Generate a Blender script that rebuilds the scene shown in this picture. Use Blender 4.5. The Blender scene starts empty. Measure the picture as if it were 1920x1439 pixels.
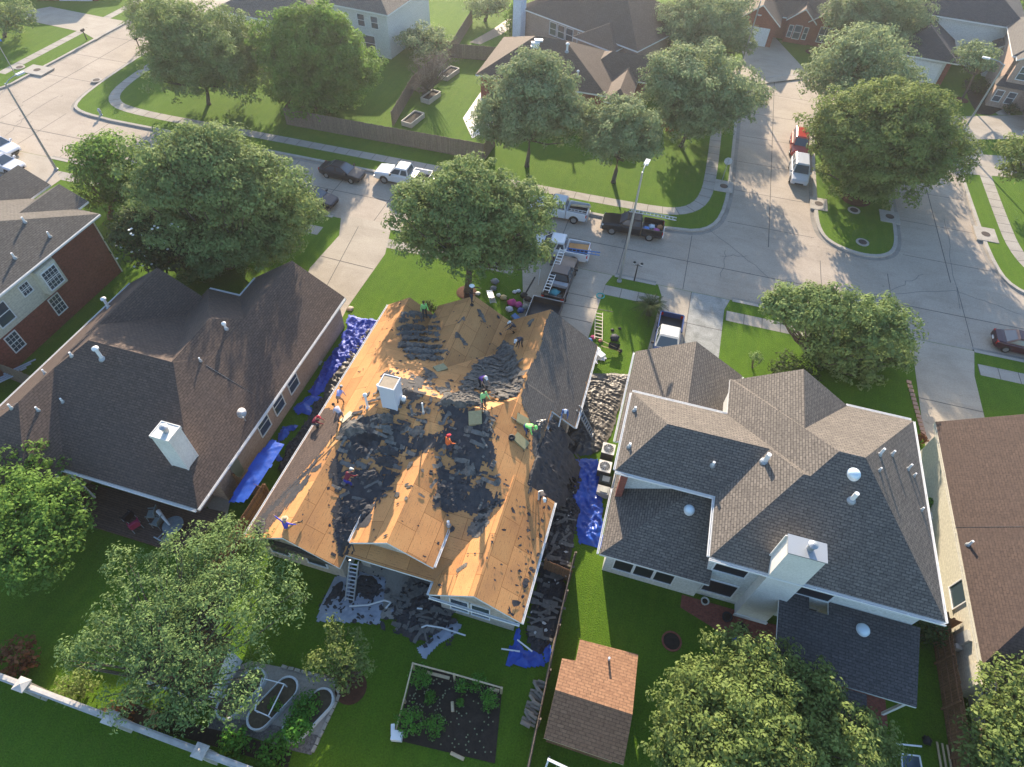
import bpy, bmesh, math, random
from mathutils import Vector, Matrix, noise
random.seed(7)
R = math.radians
sc = bpy.context.scene
col = sc.collection

# ------------------------------------------------------------ camera, sky, sun
H = 36.0
FPX = 1151.49
def _basis():
    th, ro, ya = R(50.184), R(2.6554), R(14.2626)
    F = Vector((0, math.cos(th), -math.sin(th))); Rt = Vector((1, 0, 0)); U = Rt.cross(F)
    R2 = Rt*math.cos(ro) + U*math.sin(ro); U2 = -Rt*math.sin(ro) + U*math.cos(ro)
    d2 = Vector((math.cos(ya), -math.sin(ya), 0)); d1 = Vector((math.sin(ya), math.cos(ya), 0)); d3 = Vector((0, 0, 1))
    w = lambda v: Vector((v.dot(d2), v.dot(d1), v.dot(d3)))
    return w(R2), w(U2), w(F)
CR, CU, CF = _basis()
cam_d = bpy.data.cameras.new("Camera"); cam = bpy.data.objects.new("Camera", cam_d); col.objects.link(cam)
cam_d.sensor_width = 36.0; cam_d.lens = FPX/1920*36.0; cam_d.clip_start = 0.5; cam_d.clip_end = 2000
m = Matrix((CR, CU, -CF)).transposed().to_4x4(); m.translation = Vector((0, 0, H)); cam.matrix_world = m
sc.camera = cam
sc.render.resolution_x = 1024; sc.render.resolution_y = 767

SUN_AZ, SUN_EL = R(-17.5), R(20.5)       # azimuth measured from +Y towards +X
world = bpy.data.worlds.new("World"); sc.world = world; world.use_nodes = True
wn = world.node_tree; sky = wn.nodes.new('ShaderNodeTexSky'); sky.sky_type = 'NISHITA'; sky.sun_disc = False
sky.sun_elevation = SUN_EL; sky.sun_rotation = SUN_AZ; sky.air_density = 1.2; sky.dust_density = 1.0; sky.ozone_density = 3.5
bg = wn.nodes['Background']; wn.links.new(sky.outputs[0], bg.inputs[0]); bg.inputs[1].default_value = 0.13
sl = bpy.data.lights.new("sun", 'SUN'); so = bpy.data.objects.new("sun", sl); col.objects.link(so)
sl.energy = 5.0; sl.angle = R(0.6); sl.color = (1.0, 0.84, 0.64)
sd = Vector((math.sin(SUN_AZ)*math.cos(SUN_EL), math.cos(SUN_AZ)*math.cos(SUN_EL), math.sin(SUN_EL)))
so.rotation_euler = sd.to_track_quat('Z', 'Y').to_euler(); so.location = (0, 0, 90)
sc.view_settings.view_transform = 'Standard'; sc.view_settings.look = 'None'
sc.view_settings.exposure = 1.45; sc.view_settings.gamma = 1.0; sc.view_settings.use_curve_mapping = False
try:
    sc.cycles.max_bounces = 5; sc.cycles.diffuse_bounces = 3; sc.cycles.transparent_max_bounces = 6
except Exception: pass

# ------------------------------------------------------------ pixel of the photo -> place in the world
def ray(px, py): return CF + CR*((px-960)/FPX) - CU*((py-719.5)/FPX)
def at(px, py, z=0.0):
    d = ray(px, py); t = (z-H)/d.z
    return Vector((d.x*t, d.y*t, z))
def depth(p): return (p-Vector((0, 0, H))).dot(CF)
def A(*pp, z=0.0): return [tuple(at(a, b, z)[:2]) for a, b in pp]

# ------------------------------------------------------------ tagging
def tag(o, label=None, cat=None, group=None, kind=None):
    if label: o['label'] = label
    if cat: o['category'] = cat
    if group: o['group'] = group
    if kind: o['kind'] = kind
    return o
ORG = {}
def thing(name, label, cat, loc=(0, 0, 0), group=None, rz=0.0, local=False):
    o = bpy.data.objects.new(name, None); col.objects.link(o)
    o.empty_display_size = .3; o.location = loc; o.rotation_euler = (0, 0, rz)
    ORG[o.name] = Vector((0, 0, 0)) if local else Vector(loc)
    return tag(o, label, cat, group)
def copy_tree(o, parent=None):
    c = o.copy(); col.objects.link(c); c.parent = parent
    for ch in o.children: copy_tree(ch, c)
    return c

class MB:
    def __init__(s): s.v = []; s.f = []; s.m = []; s.mi = 0
    def poly(s, pts, mi=None):
        b = len(s.v); s.v += [tuple(p) for p in pts]; s.f.append(tuple(range(b, b+len(pts)))); s.m.append(s.mi if mi is None else mi); return s
    def mesh(s, vs, fs, mi=None):
        b = len(s.v); s.v += [tuple(p) for p in vs]
        for f in fs: s.f.append(tuple(b+i for i in f)); s.m.append(s.mi if mi is None else mi)
        return s
    def box(s, x0, x1, y0, y1, z0, z1, mi=None):
        vs = [(x, y, z) for z in (z0, z1) for y in (y0, y1) for x in (x0, x1)]
        return s.mesh(vs, [(0, 2, 3, 1), (4, 5, 7, 6), (0, 1, 5, 4), (2, 6, 7, 3), (0, 4, 6, 2), (1, 3, 7, 5)], mi)
    def obox(s, c, sx, sy, sz, rz=0, mi=None, rx=0, ry=0):
        M = Matrix.Translation(Vector(c)) @ Matrix.Rotation(rz, 4, 'Z') @ Matrix.Rotation(ry, 4, 'Y') @ Matrix.Rotation(rx, 4, 'X')
        vs = [M @ Vector((x*sx/2, y*sy/2, z*sz/2)) for z in (-1, 1) for y in (-1, 1) for x in (-1, 1)]
        return s.mesh(vs, [(0, 2, 3, 1), (4, 5, 7, 6), (0, 1, 5, 4), (2, 6, 7, 3), (0, 4, 6, 2), (1, 3, 7, 5)], mi)
    def bar(s, a, b, w, h=None, mi=None):
        a, b = Vector(a), Vector(b); h = h or w; d = (b-a)
        if d.length < 1e-6: return s
        u = d.normalized(); side = u.cross(Vector((0, 0, 1)))
        side = Vector((1, 0, 0)) if side.length < 1e-3 else side.normalized(); up = side.cross(u)
        vs = [p + side*(i*w/2) + up*(j*h/2) for p in (a, b) for i, j in ((-1, -1), (1, -1), (1, 1), (-1, 1))]
        return s.mesh(vs, [(3, 2, 1, 0), (4, 5, 6, 7), (0, 1, 5, 4), (1, 2, 6, 5), (2, 3, 7, 6), (3, 0, 4, 7)], mi)
    def tube(s, pts, r, n=8, mi=None, cap=True):
        pts = [Vector(p) for p in pts]; rs = r if isinstance(r, (list, tuple)) else [r]*len(pts)
        vs = []
        for i, p in enumerate(pts):
            d = (pts[min(i+1, len(pts)-1)]-pts[max(i-1, 0)]).normalized()
            a = d.cross(Vector((0, 0, 1))); a = Vector((1, 0, 0)) if a.length < 1e-3 else a.normalized(); b = d.cross(a)
            for k in range(n):
                t = 2*math.pi*k/n; vs.append(p + (a*math.cos(t)+b*math.sin(t))*rs[i])
        fs = []
        for i in range(len(pts)-1):
            for k in range(n):
                fs.append((i*n+k, i*n+(k+1) % n, (i+1)*n+(k+1) % n, (i+1)*n+k))
        if cap: fs.append(tuple(range(n))[::-1]); fs.append(tuple((len(pts)-1)*n+k for k in range(n)))
        return s.mesh(vs, fs, mi)
    def lathe(s, c, prof, n=16, mi=None):
        vs = []; c = Vector(c)
        for r, z in prof:
            for k in range(n):
                t = 2*math.pi*k/n; vs.append(c+Vector((r*math.cos(t), r*math.sin(t), z)))
        fs = []
        for i in range(len(prof)-1):
            for k in range(n): fs.append((i*n+k, i*n+(k+1) % n, (i+1)*n+(k+1) % n, (i+1)*n+k))
        fs.append(tuple((len(prof)-1)*n+k for k in range(n)))
        return s.mesh(vs, fs, mi)
    def build(s, name, mats, parent=None, loc=None, smooth=False, uv=True, label=None):
        if not isinstance(mats, (list, tuple)): mats = [mats]
        if parent is not None: org = ORG[parent.name]
        else: org = Vector(loc) if loc is not None else Vector((0, 0, 0))
        me = bpy.data.meshes.new(name)
        me.from_pydata([tuple(Vector(v)-org) for v in s.v], [], s.f)
        for mt in mats: me.materials.append(mt)
        me.polygons.foreach_set('material_index', s.m)
        if smooth: me.polygons.foreach_set('use_smooth', [True]*len(me.polygons))
        if uv: uvmap(me, org)
        me.update()
        o = bpy.data.objects.new(name, me); col.objects.link(o)
        if parent is not None: o.parent = parent; ORG[o.name] = org
        elif loc is not None: o.location = loc; ORG[o.name] = org
        else: ORG[o.name] = org
        if label: o['label'] = label
        return o
def uvmap(me, org):
    ul = me.uv_layers.new(name='UVMap'); Z = Vector((0, 0, 1)); buf = [0.0]*(2*len(me.loops))
    vs = [v.co + org for v in me.vertices]
    for p in me.polygons:
        n = p.normal
        if abs(n.z) > .995 or n.length < .5: t = Vector((1, 0, 0)); b = Vector((0, 1, 0))
        else: t = Z.cross(n).normalized(); b = n.cross(t)
        for li, vi in zip(p.loop_indices, p.vertices):
            buf[2*li] = vs[vi].dot(t); buf[2*li+1] = vs[vi].dot(b)
    ul.data.foreach_set('uv', buf)
def struct(name, mb, mat, **k): return tag(mb.build(name, mat, **k), kind='structure')

# ------------------------------------------------------------ materials
MATS = {}
def mat(name, base=(.5, .5, .5), rough=.8, metal=0.0, spec=.3):
    if name in MATS: return MATS[name]
    m = bpy.data.materials.new(name); m.use_nodes = True; MATS[name] = m
    b = m.node_tree.nodes['Principled BSDF']; b.inputs['Base Color'].default_value = (*base, 1)
    b.inputs['Roughness'].default_value = rough; b.inputs['Metallic'].default_value = metal
    b.inputs['Specular IOR Level'].default_value = spec
    return m
class NT:
    def __init__(s, m): s.t = m.node_tree; s.b = s.t.nodes['Principled BSDF']; s.co = None
    def n(s, typ, **k):
        x = s.t.nodes.new(typ)
        for a, v in k.items(): setattr(x, a, v)
        return x
    def l(s, a, b): s.t.links.new(a, b)
    def coord(s, uv=False):
        tc = s.n('ShaderNodeTexCoord')
        if uv: return tc.outputs['UV']
        g = s.n('ShaderNodeNewGeometry'); return g.outputs['Position']
    def noise(s, co, scale, detail=4, rough=.6, dist=0):
        x = s.n('ShaderNodeTexNoise'); x.inputs['Scale'].default_value = scale; x.inputs['Detail'].default_value = detail
        x.inputs['Roughness'].default_value = rough; x.inputs['Distortion'].default_value = dist; s.l(co, x.inputs['Vector']); return x.outputs['Fac']
    def ramp(s, f, stops):
        x = s.n('ShaderNodeValToRGB'); e = x.color_ramp.elements
        while len(e) < len(stops): e.new(.5)
        for i, (p, c) in enumerate(stops): e[i].position = p; e[i].color = (*c, 1) if len(c) == 3 else c
        s.l(f, x.inputs[0]); return x.outputs[0]
    def mix(s, f, a, b, mode='MIX'):
        x = s.n('ShaderNodeMix', data_type='RGBA', blend_type=mode)
        if isinstance(f, (int, float)): x.inputs[0].default_value = f
        else: s.l(f, x.inputs[0])
        for i, v in ((6, a), (7, b)):
            if isinstance(v, tuple): x.inputs[i].default_value = (*v, 1)
            else: s.l(v, x.inputs[i])
        return x.outputs[2]
    def scale(s, co, v):
        x = s.n('ShaderNodeMapping'); x.inputs['Scale'].default_value = v; s.l(co, x.inputs['Vector']); return x.outputs[0]
    def bump(s, h, st=.3, d=.02):
        x = s.n('ShaderNodeBump'); x.inputs['Strength'].default_value = st; x.inputs['Distance'].default_value = d
        s.l(h, x.inputs['Height']); s.l(x.outputs[0], s.b.inputs['Normal'])
    def out(s, c): s.l(c, s.b.inputs['Base Color'])

def m_grass(name, a=(.050, .108, .012), b=(.082, .158, .012), c=(.130, .178, .018)):
    m = mat(name, a, .95, spec=.1); t = NT(m); co = t.coord()
    n1 = t.noise(co, .16, 6, .62); n2 = t.noise(co, 1.3, 5, .7); n3 = t.noise(co, 11, 4, .75); n4 = t.noise(co, .45, 5, .7, .8); n5 = t.noise(t.scale(co, (1, .12, 1)), 2.2, 3, .6)
    k = t.ramp(n1, [(.3, a), (.55, b), (.8, c)])
    k = t.mix(t.ramp(n2, [(.38, (0, 0, 0)), (.78, (.8, .8, .8))]), k, tuple(x*.62 for x in a))
    k = t.mix(t.ramp(n5, [(.45, (0, 0, 0)), (.7, (.28, .28, .28))]), k, tuple(min(1, x*1.3) for x in c))
    k = t.mix(t.ramp(n4, [(.60, (0, 0, 0)), (.78, (.55, .55, .55))]), k, (.150, .145, .035))
    k = t.mix(.55, k, t.ramp(n3, [(.25, tuple(x*.30 for x in a)), (.75, tuple(min(1, x*1.9) for x in b))]))
    t.out(k); t.bump(n3, 1.0, .08); return m
def m_conc(name, a, b, c, s=.25, bump=.1):
    m = mat(name, a, .9, spec=.2); t = NT(m); co = t.coord()
    n1 = t.noise(co, s, 6, .62, .6); n2 = t.noise(co, 9, 4, .7)
    k = t.ramp(n1, [(.25, a), (.5, b), (.78, c)])
    n3 = t.noise(t.scale(co, (.25, 1.2, 1)), .9, 5, .7, 1.0); k = t.mix(t.ramp(n3, [(.5, (0, 0, 0)), (.8, (.45, .45, .45))]), k, tuple(x*.6 for x in a))
    n4 = t.noise(co, 1.1, 3, .5); k = t.mix(t.ramp(n4, [(.69, (0, 0, 0)), (.75, (.5, .5, .5))]), k, tuple(x*.45 for x in a))
    k = t.mix(.25, k, t.ramp(n2, [(.3, tuple(x*.6 for x in a)), (.7, tuple(min(1, x*1.3) for x in c))])); t.out(k); t.bump(n2, .3, .01); return m
def m_brick(name, c1, c2, mortar, w=.3, h=.1, ms=.012, blot=.35, rough=.85, off=.5, bias=0.0, bscale=.5, bumpv=.4, dark=None):
    m = mat(name, c1, rough, spec=.2); t = NT(m); co = t.coord(True)
    bt = t.n('ShaderNodeTexBrick'); bt.offset = off
    bt.inputs['Scale'].default_value = 1.0; bt.inputs['Brick Width'].default_value = w; bt.inputs['Row Height'].default_value = h
    bt.inputs['Mortar Size'].default_value = ms; bt.inputs['Bias'].default_value = bias; bt.inputs['Mortar Smooth'].default_value = .1
    bt.inputs['Color1'].default_value = (*c1, 1); bt.inputs['Color2'].default_value = (*c2, 1); bt.inputs['Mortar'].default_value = (*mortar, 1)
    t.l(co, bt.inputs['Vector'])
    n1 = t.noise(co, bscale, 5, .65); n2 = t.noise(co, 6, 4, .7)
    dk = dark or tuple(x*.45 for x in c1)
    k = t.mix(t.ramp(n1, [(.4, (0, 0, 0)), (.7, (blot,)*3)]), bt.outputs['Color'], dk)
    n6 = t.noise(t.scale(co, (1.4, .16, 1)), 1.5, 4, .65); k = t.mix(t.ramp(n6, [(.45, (0, 0, 0)), (.75, (blot*.7,)*3)]), k, tuple(x*.55 for x in c1))
    k = t.mix(.3, k, t.ramp(n2, [(.3, tuple(x*.4 for x in c1)), (.7, tuple(min(1, x*1.7) for x in c2))]))
    t.out(k); t.bump(bt.outputs['Fac'], -bumpv, .02); return m
G_ = dict(
 lawn=m_grass('grass'),
 lawn_dry=m_grass('grass_field', (.05, .10, .025), (.075, .13, .035), (.10, .12, .07)),
 road=m_conc('road_concrete', (.27, .225, .178), (.37, .31, .25), (.45, .385, .315), .18),
 drive=m_conc('driveway_concrete', (.28, .24, .19), (.37, .32, .26), (.43, .38, .31), .35),
 drive_old=m_conc('stained_driveway', (.12, .125, .115), (.27, .275, .26), (.38, .385, .37), .9),
 walk=m_conc('sidewalk_concrete', (.24, .22, .19), (.33, .30, .26), (.40, .37, .32), .5),
 kerb=m_conc('kerb_concrete', (.26, .24, .21), (.36, .33, .29), (.44, .40, .35), .8),
 joint=mat('joint', (.11, .10, .09), .95),
 iron=mat('iron', (.06, .045, .04), .8),
 soil=m_conc('soil', (.02, .016, .013), (.035, .027, .02), (.06, .045, .035), 2.0), bedsoil=m_conc('bed_soil', (.05, .038, .025), (.085, .065, .042), (.12, .10, .06), 3.0),
 mulch=m_conc('mulch', (.04, .018, .012), (.075, .032, .018), (.11, .05, .03), 3.0),
 bark=m_conc('bark', (.07, .055, .042), (.11, .09, .07), (.15, .125, .10), 5.0),
 white=mat('white_trim', (.74, .74, .73), .5),
 whitewall=m_brick('white_siding', (.62, .62, .58), (.66, .66, .62), (.40, .40, .38), 4.0, .18, .008, .1, bumpv=.2),
 cream=m_brick('cream_siding', (.62, .58, .47), (.60, .56, .45), (.42, .39, .31), 6.0, .17, .008, .1, bumpv=.2),
 stucco=m_conc('chimney_board', (.60, .58, .54), (.68, .66, .62), (.74, .72, .68), .8),
 redbrick=m_brick('red_brick', (.21, .055, .038), (.32, .10, .07), (.14, .10, .085), .24, .09, .012, .4, bias=-.1),
 tanbrick=m_brick('tan_brick', (.36, .245, .19), (.46, .33, .26), (.38, .32, .27), .24, .09, .012, .3),
 palebrick=m_brick('pale_brick', (.42, .36, .29), (.52, .46, .38), (.40, .37, .32), .24, .09, .012, .3),
 sh_brown=m_brick('brown_shingle', (.075, .055, .047), (.135, .095, .075), (.028, .022, .02), .34, .155, .020, .5, dark=(.075, .06, .055)),
 sh_grey=m_brick('grey_shingle', (.105, .092, .082), (.185, .16, .137), (.022, .02, .02), .34, .155, .022, .3, bscale=.35),
 sh_dark=m_brick('dark_shingle', (.06, .058, .06), (.11, .10, .098), (.018, .017, .018), .34, .155, .022, .4),
 sh_tan=m_brick('tan_shingle', (.20, .105, .06), (.28, .155, .088), (.08, .045, .03), .36, .16, .02, .4, dark=(.24, .12, .07)),
 sh_far=m_brick('far_brown_shingle', (.105, .075, .058), (.15, .108, .082), (.05, .038, .03), .34, .155, .02, .4),
 sh_weath=m_brick('weathered_shingle', (.088, .080, .074), (.135, .122, .11), (.045, .04, .036), .34, .145, .02, .4),
 sh_red=m_brick('red_shingle', (.066, .045, .037), (.098, .066, .052), (.028, .02, .017), .34, .145, .014, .6, dark=(.065, .045, .038)),
 glass=mat('window_glass', (.05, .075, .10), .08, spec=.8),
 glass_d=mat('screened_glass', (.018, .022, .03), .35, spec=.5),
 wood=m_brick('fence_wood', (.19, .145, .11), (.25, .195, .15), (.06, .045, .035), .14, 4.0, .012, .5, off=0),
 wood_brn=m_brick('brown_fence_wood', (.22, .115, .06), (.28, .15, .085), (.07, .04, .025), .14, 4.0, .012, .5, off=0),
 wood_new=m_conc('new_timber', (.42, .31, .18), (.52, .40, .25), (.60, .48, .32), 3.0),
 deck=m_brick('deck_wood', (.10, .065, .05), (.135, .09, .07), (.03, .02, .018), 4.0, .14, .012, .4),
 metal=mat('metal', (.55, .56, .57), .35, .8), alu=mat('aluminium', (.62, .63, .64), .4, .6), galv=mat('galvanised', (.36, .38, .40), .5, .6),
 tyre=mat('tyre', (.02, .02, .022), .8), rim=mat('rim', (.35, .36, .37), .35, .8), black=mat('black_plastic', (.02, .02, .022), .5),
 steel=mat('dark_steel', (.05, .05, .055), .5, .3), redl=mat('tail_lamp', (.5, .02, .015), .2), lampg=mat('head_lamp', (.7, .72, .75), .1),
)
def m_osb():
    m = mat('osb_sheathing', (.56, .33, .16), .75, spec=.25); t = NT(m); co = t.coord(True)
    n1 = t.noise(co, .6, 5, .6); n2 = t.noise(t.scale(co, (7, 11, 1)), 3, 4, .75)
    k = t.ramp(n1, [(.28, (.42, .17, .058)), (.5, (.61, .262, .078)), (.8, (.69, .345, .12))])
    k = t.mix(.35, k, t.ramp(n2, [(.3, (.30, .145, .06)), (.62, (.74, .45, .22))]))
    bt = t.n('ShaderNodeTexBrick'); bt.offset = .5; bt.inputs['Scale'].default_value = 1
    bt.inputs['Brick Width'].default_value = 2.44; bt.inputs['Row Height'].default_value = 1.22; bt.inputs['Mortar Size'].default_value = .014
    bt.inputs['Color1'].default_value = (1, 1, 1, 1); bt.inputs['Color2'].default_value = (.74, .73, .72, 1); bt.inputs['Mortar'].default_value = (.42, .34, .27, 1)
    t.l(co, bt.inputs['Vector']); k = t.mix(1.0, k, bt.outputs['Color'], 'MULTIPLY')
    # rows of old nail holes and felt shreds left along every shingle course
    b2 = t.n('ShaderNodeTexBrick'); b2.inputs['Scale'].default_value = 1; b2.inputs['Brick Width'].default_value = .45; b2.inputs['Row Height'].default_value = .145
    b2.inputs['Mortar Size'].default_value = .013; b2.inputs['Color1'].default_value = (0, 0, 0, 1); b2.inputs['Color2'].default_value = (0, 0, 0, 1); b2.inputs['Mortar'].default_value = (1, 1, 1, 1)
    t.l(co, b2.inputs['Vector'])
    brk = t.ramp(t.noise(t.scale(co, (2.2, 9, 1)), 1.6, 4, .7), [(.5, (0, 0, 0)), (.64, (.8, .8, .8))])
    f = t.mix(1.0, b2.outputs['Color'], brk, 'MULTIPLY')
    k = t.mix(f, k, (.14, .075, .04)); 
    sp = t.ramp(t.noise(co, 7, 3, .6), [(.70, (0, 0, 0)), (.74, (.85, .85, .85))]); k = t.mix(sp, k, (.06, .05, .045))
    t.out(k); t.bump(n2, .4, .015); return m
G_['osb'] = m_osb()
def m_plain(name, a, b, sc_=1.5, rough=.7, bump=0, spec=.3):
    m = mat(name, a, rough, spec=spec); t = NT(m); co = t.coord(); n = t.noise(co, sc_, 5, .65)
    t.out(t.ramp(n, [(.32, a), (.68, b)]))
    if bump: t.bump(t.noise(co, sc_*6, 4, .7), bump, .03)
    return m
G_.update(
 felt=m_plain('felt', (.032, .032, .036), (.065, .063, .066), 2.5, .85, .5),
 torn=m_plain('torn_shingle', (.045, .044, .045), (.19, .17, .145), 2.6, .9, .8),
 strip=m_plain('shingle_strip', (.11, .105, .095), (.17, .16, .145), 4, .9, .5),
 bluetarp=m_plain('blue_tarp', (.006, .045, .30), (.012, .085, .46), 1.5, .38, .5, .6),
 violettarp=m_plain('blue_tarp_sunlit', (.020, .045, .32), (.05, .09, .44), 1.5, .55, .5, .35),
 browntarp=m_plain('brown_plastic', (.06, .052, .044), (.13, .11, .088), 1.2, .5, .5, .4),
 blackplastic=m_plain('black_plastic_sheet', (.022, .023, .026), (.05, .05, .052), 1.2, .35, .5, .6),
 greytarp=m_plain('grey_tarp', (.24, .27, .33), (.36, .39, .46), 1.2, .5, .5, .4),
 gravel=m_plain('gravel', (.09, .08, .075), (.26, .24, .22), 12, .95, .8),
 stone=m_plain('edging_stone', (.30, .27, .22), (.45, .41, .34), 6, .9, .5),
 precast=m_plain('precast_concrete', (.40, .37, .34), (.55, .52, .48), 1.5, .9, .3),
 skin=m_plain('skin', (.30, .17, .11), (.36, .21, .14), 8, .6),
)
def tint(name, c, rough=.7, metal=0, spec=.3):
    k = 'c_'+name
    if k not in G_: G_[k] = m_plain(name, tuple(x*.85 for x in c), tuple(min(1, x*1.1) for x in c), 5, rough, 0, spec); G_[k].node_tree.nodes['Principled BSDF'].inputs['Metallic'].default_value = metal
    return G_[k]
def leafmat(name, c1, c2, c3, tr=.35):
    m = bpy.data.materials.new(name); m.use_nodes = True; t = NT(m)
    g = t.n('ShaderNodeNewGeometry'); k = t.ramp(g.outputs['Random Per Island'], [(0, c1), (.55, c2), (1, c3)])
    nz = t.noise(g.outputs['Position'], .55, 3, .6); k = t.mix(t.ramp(nz, [(.35, (0, 0, 0)), (.7, (.6, .6, .6))]), k, tuple(x*.55 for x in c1))
    t.out(k); t.b.inputs['Roughness'].default_value = .75; t.b.inputs['Specular IOR Level'].default_value = .12
    tl = t.n('ShaderNodeBsdfTranslucent'); t.l(t.mix(.5, k, c3), tl.inputs[0]); mx = t.n('ShaderNodeMixShader'); mx.inputs[0].default_value = tr
    t.l(t.b.outputs[0], mx.inputs[1]); t.l(tl.outputs[0], mx.inputs[2])
    t.l(mx.outputs[0], t.t.nodes['Material Output'].inputs[0]); return m
LEAF = dict(
 oak=leafmat('oak_leaf', (0.158, 0.229, 0.075), (0.206, 0.284, 0.097), (0.269, 0.347, 0.125), .3),
 oakfar=leafmat('pale_oak_leaf', (0.198, 0.261, 0.114), (0.253, 0.324, 0.147), (0.332, 0.395, 0.200), .3),
 bright=leafmat('bright_leaf', (.12, .21, .04), (.165, .29, .055), (.24, .38, .085), .4),
 yellow=leafmat('yellowish_leaf', (0.138, 0.193, 0.052), (0.186, 0.252, 0.069), (0.276, 0.333, 0.109), .34),
 feather=leafmat('feathery_leaf', (0.144, 0.234, 0.075), (0.204, 0.304, 0.103), (0.312, 0.409, 0.161), .35),
 dark=leafmat('glossy_dark_leaf', (.035, .06, .02), (.06, .09, .028), (.10, .13, .045), .2),
 twig=leafmat('bare_twig', (.16, .14, .115), (.20, .175, .14), (.26, .23, .19), .1),
 red=leafmat('reddish_leaf', (.16, .06, .03), (.24, .10, .05), (.30, .15, .07), .3),
 veg=leafmat('vegetable_leaf', (.07, .20, .03), (.11, .29, .04), (.18, .40, .07), .4),
)
# ------------------------------------------------------------ ground, roads, kerbs
def slab(name, pts, top, bot, mat):
    b = MB(); n = len(pts)
    b.poly([(x, y, top) for x, y in pts])
    for i in range(n):
        (x0, y0), (x1, y1) = pts[i], pts[(i+1) % n]
        b.poly([(x0, y0, bot), (x1, y1, bot), (x1, y1, top), (x0, y0, top)])
    return struct(name, b, mat)
def ccw(p):
    a = sum(p[i][0]*p[(i+1) % len(p)][1]-p[(i+1) % len(p)][0]*p[i][1] for i in range(len(p)))
    return p if a > 0 else p[::-1]
def smooth_line(pts, it=2, closed=False):
    for _ in range(it):
        q = []
        n = len(pts)
        for i in range(n if closed else n-1):
            a, b = pts[i], pts[(i+1) % n]
            q += [(a[0]*.75+b[0]*.25, a[1]*.75+b[1]*.25), (a[0]*.25+b[0]*.75, a[1]*.25+b[1]*.75)]
        if not closed: q = [pts[0]]+q+[pts[-1]]
        pts = q
    return pts
GZ = -.14
b = MB(); b.poly([(-300, -125, GZ-.03), (300, -125, GZ-.03), (300, 400, GZ-.03), (-300, 400, GZ-.03)])
struct('ground', b, G_['lawn'])
b = MB(); b.poly([(-160, 40, GZ), (200, 40, GZ), (200, 160, GZ), (-160, 160, GZ)])
struct('road', b, G_['road'])
S_KERB = [(-160, 44.2), (160, 44.2)]
south = [(-160, -120), (160, -120), (160, 44.05), (-160, 44.05)]
slab('ground_south', ccw(south), 0, GZ-.02, G_['lawn'])
N_E = smooth_line([(-70.5, 160), (-70.3, 80), (-69.9, 62), (-68.9, 54.5), (-66.8, 53), (-62, 52.6)], 2)
N_R1 = smooth_line([(1.2, 52.6), (5.4, 53.2), (7.1, 57.5), (7.1, 70), (7.0, 80), (7.6, 87), (11, 91.6), (16, 93.6), (24, 93.2), (29.5, 89), (31.5, 82), (31.5, 68), (31.6, 58), (32.6, 53.6), (36.5, 52.6)], 2)
north = N_E + N_R1 + [(160, 52.6), (160, 160)]
slab('ground_north', ccw(north), 0, GZ-.02, G_['lawn'])
NWK = smooth_line([(-160, 52.6), (-84, 52.6), (-79.5, 53.6), (-78.6, 58), (-78.6, 160)], 2)
slab('ground_northwest', ccw(NWK+[(-160, 160)]), 0, GZ-.02, G_['lawn'])
ISL = smooth_line([(15.6, 62), (15.7, 58), (16.6, 55.6), (19.2, 54.4), (21.6, 54.6), (23.2, 56.2), (23.6, 60), (23.6, 78), (23.0, 83.5), (19.6, 85.5), (16.4, 83.5), (15.6, 78)], 2, True)
slab('traffic_island', ccw(ISL), 0, GZ-.02, G_['lawn'])
def offset_line(pts, d, closed=False):
    out = []; n = len(pts)
    for i, p in enumerate(pts):
        a = pts[i-1] if (i or closed) else p; c = pts[(i+1) % n] if (i < n-1 or closed) else p
        t = Vector((c[0]-a[0], c[1]-a[1])).normalized(); out.append((p[0]-t.y*d, p[1]+t.x*d))
    return out
def kerb(pts, side, closed=False):
    b = MB(); q = offset_line(pts, side*.34, closed); q0 = offset_line(pts, -side*.03, closed); q1 = offset_line(pts, -side*.42, closed)
    n = len(pts)
    for i in range(n if closed else n-1):
        j = (i+1) % n
        b.poly([(*pts[i], .02), (*pts[j], .02), (*q[j], .024), (*q[i], .024)])
        b.poly([(*q0[i], GZ), (*q0[j], GZ), (*pts[j], .02), (*pts[i], .02)])
    struct('kerb', b, G_['kerb'])
    g = MB()
    for i in range(n if closed else n-1):
        j = (i+1) % n
        g.poly([(*q0[i], GZ+.006), (*q1[i], GZ+.006), (*q1[j], GZ+.006), (*q0[j], GZ+.006)])
    struct('gutter', g, GUT)
GUT = m_conc('gutter_concrete', (.15, .135, .12), (.25, .23, .20), (.33, .30, .27), .7)
for a, c in ((-160, -81), (-62.8, -29.9), (-23.9, -11.5), (-2.1, 1.6), (8.3, 23.2), (27.9, 160)): kerb([(a, 44.2), ((a+c)/2, 44.2), (c, 44.2)], -1)
kerb(N_E, 1); kerb([(-62, 52.6), (-30, 52.6), (1.2, 52.6)], 1); kerb(N_R1, 1); kerb([(36.5, 52.6), (160, 52.6)], 1); kerb(NWK, 1); kerb(ISL, 1, True)
def sheet(name, pts, z, m):
    b = MB(); b.poly([(x, y, z) for x, y in ccw(list(pts))]); return struct(name, b, m)
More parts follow.
